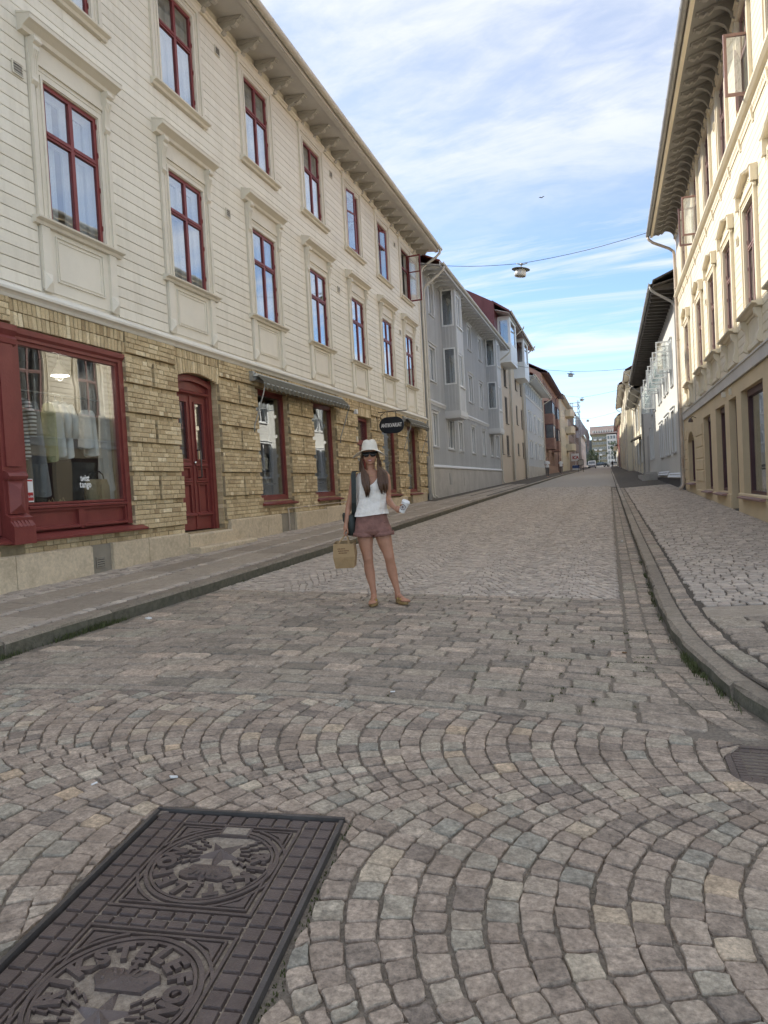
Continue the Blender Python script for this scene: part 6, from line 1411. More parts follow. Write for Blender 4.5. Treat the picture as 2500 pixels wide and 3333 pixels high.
mat('cup_white', (0.80, 0.78, 0.75), 0.5, 0.02, 6); mat('cup_print', (0.075, 0.025, 0.025), 0.5, 0.1, 10); mat('teeth', (0.80, 0.76, 0.70), 0.35, 0.02, 9); mat('lips', (0.42, 0.15, 0.125), 0.4, 0.05, 20); mat('gold', (0.55, 0.38, 0.12), 0.3, 0.05, 5, metal=1.0)
def limb(mb, pts, n=14):
    """pts: (x, y, z, r) or (x, y, z, r, flat)"""
    mb.tube([p[:3] for p in pts], [p[3] for p in pts], n)
def ring_stack(mb, rings, n=24):
    """rings: cx, cy, z, half width, half depth (superellipse)"""
    i = len(mb.v); m = len(rings)
    for cx, cy, z, a, b in rings:
        for k in range(n):
            t = 2*math.pi*k/n; c, s = math.cos(t), math.sin(t); e = 0.85
            mb.v.append((cx + a*math.copysign(abs(c)**e, c), cy + b*math.copysign(abs(s)**e, s), z))
    for r in range(m - 1):
        for k in range(n): mb.face((i + r*n + k, i + r*n + (k + 1) % n, i + (r + 1)*n + (k + 1) % n, i + (r + 1)*n + k))
    mb.face(tuple(range(i + n - 1, i - 1, -1))); mb.face(tuple(range(i + (m - 1)*n, i + m*n)))
def ball(mb, c, rx, ry, rz, n=12):
    mb.lathe([(math.sin(math.pi*k/n)*rx + 1e-4, -math.cos(math.pi*k/n)*rz) for k in range(n + 1)], 14, c, 1.0, ry/rx)
def fuse(mb, voxel, smooth, name, m):
    """one continuous surface out of overlapping pieces"""
    me = mb.mesh(name, m); o = bpy.data.objects.new(name, me)
    r = o.modifiers.new('r', 'REMESH'); r.mode = 'VOXEL'; r.voxel_size = voxel; r.use_smooth_shade = True
    if smooth: s = o.modifiers.new('s', 'SMOOTH'); s.factor = 0.5; s.iterations = smooth
    out = evaluated(o); bpy.data.meshes.remove(me); out.materials.clear(); out.materials.append(MATS[m]); out.polygons.foreach_set('use_smooth', [True]*len(out.polygons)); return out
FX, FY = -2.385, 7.20
yaw = math.atan2(-FX, FY)                         # she faces the viewer
ROT = Matrix.Rotation(yaw*0.92, 4, 'Z'); GP = gz(FX, FY) + 0.004
PB = Matrix.Translation((FX, FY, GP)) @ ROT
K = 0.000974
def B(px, py, d=0.0): return ((px - 770)*K, d, (2030 - py)*K)
def person_part(name, mb_or_me, m, parent, smooth=True):
    me = mb_or_me if not isinstance(mb_or_me, MB) else mb_or_me.mesh(name, m, smooth)
    o = obj(name, me, parent); o.matrix_parent_inverse = Matrix.Identity(4); return o
PE = thing('person', 'person in a cream hat, white top and rose shorts facing the viewer on the setts', 'person', (FX, FY, GP)); PE.rotation_euler = (0, 0, yaw*0.92)
def L4(px, py, d, r): return (*B(px, py, d), r)
mb = MB()
# torso and neck
ring_stack(mb, [((698 - 770)*K, 0.01, (2030 - py)*K, a, b) for py, a, b in ((1252, 0.13, 0.10), (1225, 0.168, 0.115), (1150, 0.168, 0.118), (1060, 0.145, 0.105), (980, 0.128, 0.096), (880, 0.134, 0.100))] + [((708 - 770)*K, 0.008, (2030 - py)*K, a, b) for py, a, b in ((800, 0.142, 0.108), (730, 0.150, 0.112), (660, 0.157, 0.100), (610, 0.152, 0.082), (575, 0.115, 0.066), (550, 0.070, 0.056))])
limb(mb, [L4(712, 590, 0.015, 0.056), L4(714, 540, 0.012, 0.050), L4(715, 490, 0.004, 0.049), L4(716, 430, 0.0, 0.05)])
for s in (-1, 1): ball(mb, B(708 + s*58, 745, -0.062), 0.052, 0.042, 0.055)
# head
ball(mb, B(717, 372, -0.008), 0.074, 0.092, 0.104); ring_stack(mb, [((717 - 770)*K, -0.022, (2030 - py)*K, a, b) for py, a, b in ((490, 0.026, 0.036), (478, 0.043, 0.052), (455, 0.057, 0.064), (420, 0.068, 0.074), (370, 0.073, 0.084))])
ball(mb, B(717, 410, -0.098), 0.012, 0.016, 0.014); limb(mb, [L4(717, 372, -0.090, 0.007), L4(717, 405, -0.104, 0.010)]); ball(mb, B(717, 482, -0.070), 0.020, 0.018, 0.014)
for s in (-1, 1): ball(mb, B(717 + s*45, 425, -0.062), 0.024, 0.020, 0.020); ball(mb, B(717 + s*77, 395, 0.012), 0.010, 0.020, 0.030)
# arms
limb(mb, [L4(566, 592, 0.01, 0.046), L4(533, 640, 0.012, 0.045), L4(506, 740, 0.015, 0.039), L4(478, 850, 0.02, 0.034), L4(462, 900, 0.018, 0.034), L4(447, 960, 0.008, 0.034), L4(430, 1050, -0.015, 0.027), L4(417, 1120, -0.03, 0.0215)])
limb(mb, [L4(850, 592, 0.01, 0.046), L4(884, 640, 0.012, 0.045), L4(893, 740, 0.02, 0.039), L4(890, 840, 0.03, 0.035), L4(892, 890, 0.015, 0.035), L4(912, 925, -0.05, 0.034), L4(942, 960, -0.13, 0.027), L4(968, 985, -0.20, 0.0215)])
# legs and feet
limb(mb, [L4(618, 1220, 0.01, 0.092), L4(616, 1300, 0.005, 0.085), L4(620, 1390, -0.002, 0.073), L4(628, 1460, -0.008, 0.061), L4(634, 1520, -0.012, 0.056), L4(636, 1580, 0.0, 0.052), L4(640, 1650, 0.012, 0.056), L4(650, 1730, 0.015, 0.051), L4(664, 1820, 0.010, 0.037), L4(673, 1900, 0.008, 0.031), L4(672, 1960, 0.012, 0.034)])
limb(mb, [L4(800, 1220, 0.01, 0.092), L4(818, 1300, 0.005, 0.086), L4(836, 1390, -0.002, 0.074), L4(856, 1460, -0.008, 0.061), L4(868, 1520, -0.012, 0.056), L4(876, 1580, 0.0, 0.052), L4(886, 1650, 0.012, 0.055), L4(900, 1730, 0.015, 0.050), L4(920, 1820, 0.010, 0.037), L4(936, 1900, 0.008, 0.031), L4(940, 1960, 0.012, 0.034)])
for (hx, hy, tx, ty) in ((672, 0.02, 662, -0.17), (938, 0.02, 1018, -0.145)):
    H_ = Vector(B(hx, 1992, hy)); T_ = Vector(B(tx, 1992, ty)); dd = (T_ - H_).normalized(); sd = Vector((-dd.y, dd.x, 0))
    for t, a, r in ((0.0, 0.035, 0.030), (0.25, 0.045, 0.028), (0.5, 0.036, 0.026), (0.75, 0.024, 0.024)):
        c = H_ + (T_ - H_)*t; c.z = 0.036 + a*0.55; ball(mb, c, r*1.15, r*1.2, a*0.9)
    for k, (o, le, r) in enumerate(((0.030, 0.225, 0.0125), (0.012, 0.225, 0.0095), (-0.005, 0.215, 0.009), (-0.020, 0.205, 0.0085), (-0.033, 0.192, 0.008))):
        sgn = 1 if hx > 800 else -1; b0 = H_ + dd*0.13 - sd*(o*sgn*-1); b1 = H_ + dd*le - sd*(o*sgn*-1); b0.z = 0.044; b1.z = 0.036; limb(mb, [(*b0, r + 0.003), (*((b0 + b1)/2 + Vector((0, 0, 0.004))), r), (*b1, r)], 8)
# hands: palm, four fingers, thumb
def finger(pts, r): limb(mb, [(*p, r*(1 - 0.09*k)) for k, p in enumerate(pts)], 8)
limb(mb, [L4(415, 1125, -0.03, 0.021), L4(410, 1160, -0.035, 0.026), L4(407, 1195, -0.04, 0.027)]); ball(mb, B(408, 1180, -0.038), 0.020, 0.038, 0.036)
for k in range(4):                               # curled round the paper handles
    d = -0.070 + 0.021*k; finger([B(404, 1200, d), B(388, 1228, d - 0.002), B(396, 1252, d), B(418, 1250, d), B(425, 1232, d)], 0.0092)
finger([B(418, 1165, -0.068), B(432, 1195, -0.080), B(430, 1225, -0.075), B(418, 1240, -0.060)], 0.0105)
CUP = Vector(B(1030, 1020, -0.265))
ax = Vector((0.055, -0.02, 0.112)).normalized()   # the cup leans a little to the right
limb(mb, [L4(966, 984, -0.195, 0.0215), L4(982, 990, -0.225, 0.026)]); ball(mb, B(992, 992, -0.232), 0.030, 0.030, 0.036)
for k in range(4):                               # fingers go behind the cup and close on its right side
    h = 0.022 + 0.0185*k; c = CUP + ax*h; r_ = 0.039 + 0.00009*h*100
    finger([c + Vector((r_*math.cos(t), r_*math.sin(t), 0)) for t in (R(172), R(130), R(85), R(35), R(-5), R(-28))], 0.0088)
c = CUP + ax*0.075; finger([c + Vector((0.042*math.cos(t), 0.042*math.sin(t), 0.004*k_)) for k_, t in enumerate((R(185), R(205), R(228), R(245)))], 0.0105)
person_part('body', fuse(mb, 0.0050, 5, 'body', 'skin'), 'skin', PE)
# ---- face details
mb = MB()
for k in range(9):
    t = (k - 4)/4; mb.box((717 - 770)*K + 0.0245*t - 0.0030, (717 - 770)*K + 0.0245*t + 0.0030, -0.0985 + 0.012*t*t, -0.0935 + 0.012*t*t, (2030 - 452)*K + 0.004*t*t, (2030 - 444)*K + 0.005*t*t)
person_part('teeth', mb, 'teeth', PE, False)
mb = MB()
for z0, dz, r_ in ((443, 0.005, 0.0042), (456, 0.012, 0.0052)): mb.tube([((717 - 770)*K + 0.031*t, -0.0975 + 0.016*t*t, (2030 - z0)*K + dz*t*t*1.3) for t in (-1, -0.7, -0.35, 0, 0.35, 0.7, 1)], [r_*0.4, r_*0.8, r_, r_, r_, r_*0.8, r_*0.4], 8)
person_part('lips', mb, 'lips', PE)
mb = MB()                                        # sunglasses
n = 16
for k in range(n):
    def G(t, z): x = 0.074*t; return ((717 - 770)*K + x, -0.112 + 0.045*t*t, z)
    t0, t1 = -1 + 2*k/n, -1 + 2*(k + 1)/n; zt = (2030 - 362)*K; f = lambda t: (2030 - 410)*K + (0.030*max(0, 1 - abs(t)/0.20) if abs(t) < 0.20 else 0.016*max(0.0, abs(t) - 0.65)/0.35)
    a0, a1, b1_, b0_ = G(t0, f(t0)), G(t1, f(t1)), G(t1, zt), G(t0, zt); o = Vector((0, 0.006, 0))
    mb.hexa([Vector(a0), Vector(a1), Vector(a1) + o, Vector(a0) + o, Vector(b0_), Vector(b1_), Vector(b1_) + o, Vector(b0_) + o])
for s in (-1, 1): mb.tube([((717 - 770)*K + s*0.075, -0.066, (2030 - 366)*K), ((717 - 770)*K + s*0.083, 0.02, (2030 - 366)*K)], 0.006, 6)
mb.tube([((717 - 770)*K + 0.075*t, -0.114 + 0.045*t*t, (2030 - 359)*K) for t in [-1 + 2*k/12 for k in range(13)]], 0.0055, 6)
person_part('sunglasses', mb, 'black_gloss', PE)
# ---- hat with pinched crown and dipped brim
mb = MB(); n = 40; HC = Vector(B(717, 335, 0.0)); 
def translucent(name, amount):
    nt = MATS[name].node_tree; p = nt.nodes['Principled BSDF']; t = nt.nodes.new('ShaderNodeBsdfTranslucent'); mx = nt.nodes.new('ShaderNodeMixShader'); mx.inputs[0].default_value = amount
    src = p.inputs['Base Color'].links[0].from_socket; nt.links.new(src, t.inputs[0]); out = next(n for n in nt.nodes if n.type == 'OUTPUT_MATERIAL'); nt.links.new(p.outputs[0], mx.inputs[1]); nt.links.new(t.outputs[0], mx.inputs[2]); nt.links.new(mx.outputs[0], out.inputs[0])
translucent('hat_cream', 0.25)
prof = [(0.000, 0.112), (0.035, 0.116), (0.060, 0.108), (0.074, 0.085), (0.083, 0.045), (0.087, 0.012), (0.090, 0.003), (0.115, -0.001), (0.150, -0.008), (0.186, -0.016), (0.187, -0.019), (0.150, -0.012), (0.092, -0.003), (0.080, 0.0)]
for k, (r_, z) in enumerate(prof):
    for j in range(n):
        t = 2*math.pi*j/n; c, s = math.cos(t), math.sin(t); rx, ry = r_*1.0, r_*1.08; zz = z
        if k < 4: zz -= 0.016*max(0, 1 - abs(c*r_)/0.022) if s < 0.7 else 0.0; rx *= 1 - 0.10*max(0, -s)*(k in (1, 2, 3))
        if 7 <= k <= 11: e = (r_ - 0.09)/0.096; zz += e*(-0.060*c*c + 0.016*max(0, -s)) - 0.010*e*c
        mb.v.append((HC.x + rx*c, HC.y + ry*s, HC.z + zz + 0.03*rx*c))
for k in range(len(prof) - 1):
    for j in range(n): mb.face((k*n + j, (k + 1)*n + j, (k + 1)*n + (j + 1) % n, k*n + (j + 1) % n))
person_part('hat', mb, 'hat_cream', PE)
# ---- hair: cap under the hat and two long locks
mb = MB(); ball(mb, B(717, 362, 0.018), 0.084, 0.090, 0.105); random.seed(5)
def lock(x0, x1, xm, end, n, sgn):
    for k in range(n):
        u = random.random(); a = random.uniform(-1, 1); px = x0 + (x1 - x0)*u; e = end + random.uniform(-60, 40)
        wv = random.uniform(8, 18); ph = random.uniform(0, 0.8)
        pts = [B(717 + sgn*random.uniform(55, 84), 350, random.uniform(-0.055, 0.04)), B(717 + sgn*random.uniform(82, 104), 430, -0.020 + 0.03*a), B(717 + sgn*(96 + 22*a), 520, -0.045 + 0.02*a), B(px + sgn*6, 600, -0.095 + 0.02*a), B(px + wv*math.sin(ph), 690, -0.135 + 0.016*a), B(xm + (px - xm)*0.8 + wv*math.sin(ph + 1.3), 770, -0.140 + 0.016*a), B(xm + (px - xm)*0.42 + wv*math.sin(ph + 2.4), e, -0.128 + 0.012*a)]
        r_ = random.uniform(0.0035, 0.0075); mb.tube(pts, [r_, r_*1.1, r_*1.1, r_, r_*0.95, r_*0.75, r_*0.18], 6)
lock(618, 694, 672, 815, 120, -1); lock(783, 892, 842, 790, 130, 1)
for k in range(26): s = random.choice((-1, 1)); mb.tube([B(717 + s*80, 390, -0.03), B(717 + s*random.uniform(95, 125), 470, random.uniform(-0.06, 0.0)), B(717 + s*random.uniform(98, 135), 560 + random.uniform(0, 60), random.uniform(-0.09, -0.03))], [0.003, 0.0025, 0.0008], 5)
random.seed(21); person_part('hair', mb, 'hair_brown', PE)
# ---- white top: shell round the torso with a V neck
mb = MB(); n = 72; rows = 26
ctr = [(1044, 0.172, 0.128, 700), (1010, 0.170, 0.126, 700), (960, 0.164, 0.122, 700), (880, 0.158, 0.124, 704), (800, 0.158, 0.130, 707), (730, 0.161, 0.132, 708), (670, 0.163, 0.116, 709), (620, 0.159, 0.094, 709), (580, 0.135, 0.078, 709), (555, 0.105, 0.066, 710)]
def body_at(py):
    ys = [c[0] for c in ctr][::-1]; return [float(np.interp(py, ys, [c[k] for c in ctr][::-1])) for k in (1, 2, 3)]
def neckline(t):                                 # angle from the front, in degrees
    a = abs((t + 180) % 360 - 180)
    return float(np.interp(a, [0, 12, 26, 40, 52, 62, 75, 90, 108, 122, 135, 150, 180], [718, 690, 640, 590, 556, 560, 640, 668, 640, 565, 556, 590, 610]))
for lay in (0.0, -0.006):
    for j in range(n):
        t = 360*j/n; top = neckline(t)
        for k in range(rows):
            py = 1046 + (top - 1046)*k/(rows - 1); a, b, cx = body_at(py); th = R(t)
            fold = (0.004*math.sin(t*0.11 + py*0.012) + 0.003*math.sin(t*0.23 + 1.3 + py*0.02) + 0.003*math.sin(py*0.06 + t*0.03))*min(1.0, (py - 560)/250)
            hem = 0.012*max(0.0, (py - 900)/150)
            e = 0.85; c, s = math.sin(th), -math.cos(th)
            x = (cx - 770)*K + (a + lay + fold + hem)*math.copysign(abs(c)**e, c); y = 0.006 + (b + lay + fold + hem)*math.copysign(abs(s)**e, s)
            mb.v.append((x, y, (2030 - py)*K + (0.010*math.sin(t*0.035) if k == 0 else 0)))
N_ = n*rows
for L_ in (0, N_):
    for j in range(n):
        for k in range(rows - 1): mb.face((L_ + j*rows + k, L_ + ((j + 1) % n)*rows + k, L_ + ((j + 1) % n)*rows + k + 1, L_ + j*rows + k + 1))
for j in range(n): 
    a, b = j*rows, ((j + 1) % n)*rows; mb.face((a, b, N_ + b, N_ + a)); a += rows - 1; b += rows - 1; mb.face((a, b, N_ + b, N_ + a))
top_o = person_part('top', mb, 'linen_white', PE)
mb = MB(); mb.tube([(((708 - 770) + 62*math.sin(R(t)))*K, 0.006 - (body_at(735)[1] + 0.006)*math.cos(R(t))**0.85, (2030 - 735)*K) for t in range(-38, 39, 6)], 0.0035, 5); s_ = person_part('seam', mb, 'linen_white', top_o)
# ---- shorts with turned-up cuffs
mb = MB(); ring_stack(mb, [((698 - 770)*K, 0.01, (2030 - py)*K, a, b) for py, a, b in ((1262, 0.150, 0.108), (1220, 0.196, 0.136), (1150, 0.188, 0.134), (1090, 0.172, 0.124), (1030, 0.160, 0.116), (1005, 0.155, 0.112))])
for sx, x0, x1 in ((-1, 618, 598), (1, 800, 815)): ring_stack(mb, [((x0 + (x1 - x0)*t - 770)*K, 0.006, (2030 - py)*K, a, b) for t, py, a, b in ((0, 1150, 0.09, 0.118), (0.4, 1200, 0.104, 0.124), (0.8, 1240, 0.108, 0.124), (1, 1268, 0.110, 0.122))])
for p in range(9): limb(mb, [L4(560 + 35*p, 1190 + 8*math.sin(p*2), -0.132 + 0.012*abs(p - 4)*0.6, 0.004), L4(590 + 32*p, 1150 - 30*math.sin(p), -0.124 + 0.012*abs(p - 4)*0.6, 0.003)], 6)
sh = person_part('shorts', fuse(mb, 0.006, 4, 'shorts', 'shorts_rose'), 'shorts_rose', PE)
for x0 in (598, 815):
    mb = MB(); i = 0; n = 30; q = []
    for (dz, a) in ((1236, 0.112), (1238, 0.118), (1278, 0.121), (1280, 0.114), (1278, 0.100)):
        for k in range(n): t = 2*math.pi*k/n; mb.v.append(((x0 - 770)*K + a*math.cos(t), 0.006 + (a + 0.010)*math.sin(t), (2030 - dz)*K + 0.010*math.cos(t)*(1 if x0 > 700 else -1) + 0.002*math.sin(5*t)))
    for r_ in range(4):
        for k in range(n): mb.face((r_*n + k, r_*n + (k + 1) % n, (r_ + 1)*n + (k + 1) % n, (r_ + 1)*n + k))
    person_part('cuff', mb, 'shorts_rose', sh)
mb = MB(); mb.tube([(((714 - 770) + 40*math.sin(t))*K, -0.072 - 0.018*math.cos(t), (2030 - 600 + 22*(1 - abs(math.sin(t))) - 30)*K) for t in [R(d) for d in range(-80, 81, 16)]], 0.0014, 5); person_part('necklace', mb, 'gold', PE)
# ---- sandals
for (hx, hy, tx, ty) in ((672, 0.02, 662, -0.17), (938, 0.02, 1018, -0.145)):
    H_ = Vector(B(hx, 1992, hy)); T_ = Vector(B(tx, 1992, ty)); dd = (T_ - H_); dd.z = 0; dd.normalize(); sd = Vector((-dd.y, dd.x, 0)); n = 28
    def outline(sc, z):
        o = []
        for k in range(n):
            t = 2*math.pi*k/n; u = 0.098 - 0.128*math.cos(t); w_ = (0.036 + 0.016*min(1, max(0, (u - 0.02)/0.12)))*math.sin(t); p = H_ + dd*(u - 0.01)*1.0 + sd*w_*sc; o.append((p.x, p.y, z))
        return o
    mb = MB(); i = len(mb.v)
    for sc, z in ((0.98, 0.0), (1.03, 0.006), (1.03, 0.022), (0.98, 0.028)): mb.v += outline(sc, z)
    for r_ in range(3):
        for k in range(n): mb.face((r_*n + k, r_*n + (k + 1) % n, (r_ + 1)*n + (k + 1) % n, (r_ + 1)*n + k))
    mb.face(tuple(range(n - 1, -1, -1))); mb.face(tuple(range(3*n, 4*n))); so_ = person_part('sandal', mb, 'sandal_tan', PE)
    for u0, u1, hgt in ((0.055, 0.098, 0.064), (0.118, 0.158, 0.048)):
        mb = MB(); m_ = 12; g = []
        for u in (u0, u1):
            for off in (0.0, -0.005):
                for k in range(m_ + 1): t = math.pi*k/m_; p = H_ + dd*u + sd*(0.049 + off)*math.cos(t); g.append((p.x, p.y, 0.014 + (hgt - 0.014*(u == u1) + off)*math.sin(t)**0.8))
        mb.v = g; c_ = m_ + 1
        for k in range(m_):
            for a, b in ((0, 2), (3, 1), (2, 3), (1, 0)): mb.face((a*c_ + k, a*c_ + k + 1, b*c_ + k + 1, b*c_ + k))
        person_part('strap', mb, 'sandal_tan', so_)
        mb = MB(); p = H_ + dd*(u0 + u1)/2 + sd*0.034*(-1 if hx > 800 else 1); mb.box(p.x - 0.010, p.x + 0.010, p.y - 0.008, p.y + 0.008, 0.045, 0.062); person_part('buckle', mb, 'gold', so_, False)
# ---- things she carries
def carried(name, label, cat, origin):
    o = thing(name, label, cat, PB @ Vector(origin)); o.rotation_euler = (0, 0, yaw*0.92); return o
def cpart(name, mb, m, root, origin, parent=None, smooth=True):
    mb.xf(Matrix.Translation(-Vector(origin))); o = obj(name, mb.mesh(name, m, smooth), parent or root); o.matrix_parent_inverse = Matrix.Identity(4); return o
# shoulder bag
O = B(480, 1250, 0.10); SBG = carried('shoulder_bag', 'dark green shoulder bag hanging at the hip of the person in the hat', 'bag', O)
mb = MB(); m_ = 14
sp = [(B(560, 562, 0.03), 0.0), (B(535, 556, -0.045), 0.0), (B(528, 590, -0.090), 0), (B(527, 680, -0.104), 0), (B(523, 800, -0.105), 0), (B(517, 900, -0.09), 0), (B(506, 1000, -0.02), 0), (B(494, 1060, 0.04), 0)]
for (p, _), (q, __) in zip(sp, sp[1:]):
    p, q = Vector(p), Vector(q); s_ = Vector((0.026, -0.006, 0)); t_ = Vector((0.0, 0.005, 0.002)); mb.hexa([p - s_ - t_, p + s_ - t_, p + s_ + t_, p - s_ + t_, q - s_ - t_, q + s_ - t_, q + s_ + t_, q - s_ + t_])
cpart('strap', mb, 'bag_green', SBG, O, smooth=False)
mb = MB(); ring_stack(mb, [(*B(476, 1150, 0.08)[:2], (2030 - py)*K, a, b) for py, a, b in ((1262, 0.050, 0.10), (1250, 0.058, 0.13), (1150, 0.056, 0.135), (1050, 0.048, 0.13), (1030, 0.036, 0.11))]); cpart('pouch', mb, 'bag_green', SBG, O)
mb = MB(); ring_stack(mb, [(*B(412, 1040, 0.16)[:2], (2030 - py)*K, a, b) for py, a, b in ((1130, 0.03, 0.05), (1100, 0.045, 0.06), (1030, 0.048, 0.06), (1010, 0.04, 0.05))]); cpart('flap', mb, 'bag_green', SBG, O)
# paper carrier bag
O = B(392, 1610, -0.05); PBG = carried('paper_bag', 'brown paper carrier bag with flat handles held low in one hand', 'bag', O)
mb = MB(); x0, x1 = (268 - 770)*K, (492 - 770)*K; ya, yb_ = -0.135, 0.03; zt, zb_ = (2030 - 1335)*K, (2030 - 1605)*K
P = [(x0 + 0.012, ya + 0.01, zb_), (x1 - 0.012, ya + 0.01, zb_), (x1 + 0.008, yb_ - 0.01, zb_ + 0.012), (x0 + 0.02, yb_ - 0.01, zb_)]
Q = [(x0 - 0.006, ya - 0.012, zb_ + 0.12), (x1 + 0.010, ya - 0.012, zb_ + 0.12), (x1 + 0.040, (ya + yb_)/2, zb_ + 0.14), (x1 + 0.022, yb_ + 0.01, zb_ + 0.14), (x0 + 0.01, yb_ + 0.01, zb_ + 0.12)]
T = [(x0, ya, zt), (x1 - 0.006, ya, zt - 0.004), (x1 + 0.014, yb_, zt + 0.02), (x0 + 0.02, yb_, zt + 0.02)]
i = 0; mb.v = P + [Q[0], Q[1], Q[3], Q[4]] + T
for k in range(4):
    mb.face((k, (k + 1) % 4, 4 + (k + 1) % 4, 4 + k)); mb.face((4 + k, 4 + (k + 1) % 4, 8 + (k + 1) % 4, 8 + k))
mb.face((3, 2, 1, 0)); b_o = cpart('bag_body', mb, 'paper_brown', PBG, O, smooth=False)
mb = MB(); xm = (x0 + x1)/2
for a, b in (((x0 + 0.03, zb_ + 0.002), (xm, zb_ + 0.095)), ((xm, zb_ + 0.095), (x1 - 0.03, zb_ + 0.002)), ((xm, zb_ + 0.095), (x1 - 0.01, zb_ + 0.093))): mb.tube([(a[0], ya - 0.004 - 0.020*min(1, (a[1] - zb_)/0.12), a[1]), (b[0], ya - 0.004 - 0.020*min(1, (b[1] - zb_)/0.12), b[1])], 0.0018, 5)
cpart('fold', mb, 'paper_brown', PBG, O)
for yy in (ya + 0.002, yb_):                    # flat paper handles meeting in the hand
    mb = MB(); g = [(x0 + 0.055, zt - 0.012), (x0 + 0.062, zt + 0.012), (*[B(395, 1252)[k] for k in (0, 2)],), (*[B(420, 1250)[k] for k in (0, 2)],), (x1 - 0.055, zt + 0.012), (x1 - 0.045, zt - 0.012)]
    for k, (a, b) in enumerate(zip(g, g[1:])):
        t0 = 0 if k in (0, 1) else 1; ya_ = yy if k in (0,) else yy; 
        p = Vector((a[0], yy - 0.003 if k in (0, 1, 5) or k == 4 and False else -0.045, a[1])); q = Vector((b[0], yy - 0.003 if k in (0, 4, 3) and k != 1 else -0.045, b[1]))
        if k == 0: q.y = yy - 0.003
        if k == 1: p.y = yy - 0.003; q.y = -0.045
        if k == 2: p.y = q.y = -0.045
        if k == 3: p.y = -0.045; q.y = yy - 0.003
        if k == 4: p.y = q.y = yy - 0.003
        d_ = (q - p).normalized(); nn = Vector((-d_.z, 0, d_.x))*0.010; tt = Vector((0, 0.0012, 0)); mb.hexa([p - nn - tt, p + nn - tt, p + nn + tt, p - nn + tt, q - nn - tt, q + nn - tt, q + nn + tt, q - nn + tt])
    cpart('handle', mb, 'paper_brown', PBG, O, smooth=False)
mb = MB()                                        # unreadable printed lines
for r_, (a, b) in enumerate(((0.045, 0.125), (0.05, 0.165), (0.055, 0.145))):
    u = a
    while u < b: l_ = random.uniform(0.008, 0.02); mb.box(x0 + u, x0 + min(u + l_, b), ya - 0.0125 + 0.012*((zt - 0.055 - r_*0.022 - zb_ - 0.12)/(zt - zb_ - 0.12)) - 0.0012, ya - 0.0125 + 0.012*((zt - 0.055 - r_*0.022 - zb_ - 0.12)/(zt - zb_ - 0.12)) - 0.0002, zt - 0.060 - r_*0.022, zt - 0.050 - r_*0.022); u += l_ + 0.003
cpart('print', mb, 'print_brown', PBG, O, smooth=False)
# paper cup
O = tuple(CUP - ax*0.005); CPO = carried('coffee_cup', 'white takeaway coffee cup with lid and round brown print held in hand', 'cup', O)
q_ = Vector((0, 0, 1)).rotation_difference(ax).to_matrix().to_4x4(); TM = Matrix.Translation(Vector(O)) @ q_
mb = MB(); mb.lathe([(0.029, 0.0), (0.0295, 0.004), (0.0415, 0.112), (0.043, 0.116)], 28); mb.xf(TM); cpart('cup_wall', mb, 'cup_white', CPO, O)
mb = MB(); mb.lathe([(0.0445, 0.110), (0.0455, 0.114), (0.0445, 0.122), (0.040, 0.124), (0.0385, 0.134), (0.034, 0.135), (0.033, 0.130)], 28); mb.xf(TM); cpart('lid', mb, 'cup_white', CPO, O)
mb = MB(); n = 26                                # ring print on the front of the cup, and the disc inside it
def CP(a, z): r_ = 0.0297 + (0.0415 - 0.0297)*z/0.112 + 0.0006; return (r_*math.sin(a), -r_*math.cos(a), z)
for k in range(n):
    t, u = 2*math.pi*k/n, 2*math.pi*(k + 1)/n
    for r0, r1 in ((0.78, 1.0), (0.0, 0.46)):
        if r0 == 0 and k % 4 == 0: continue
        mb.poly([CP(-0.30 + 0.85*rr*math.cos(v_), 0.060 + 0.031*rr*math.sin(v_)) for rr, v_ in ((r0 + 0.02, t), (r1, t), (r1, u), (r0 + 0.02, u))])
    if k % 2: mb.poly([CP(-0.30 + 0.85*rr*math.cos(v_), 0.060 + 0.031*rr*math.sin(v_)) for rr, v_ in ((0.56, t), (0.68, t), (0.68, t + 0.15), (0.56, t + 0.15))])
mb.xf(TM); cpart('print', mb, 'cup_print', CPO, O, smooth=False)
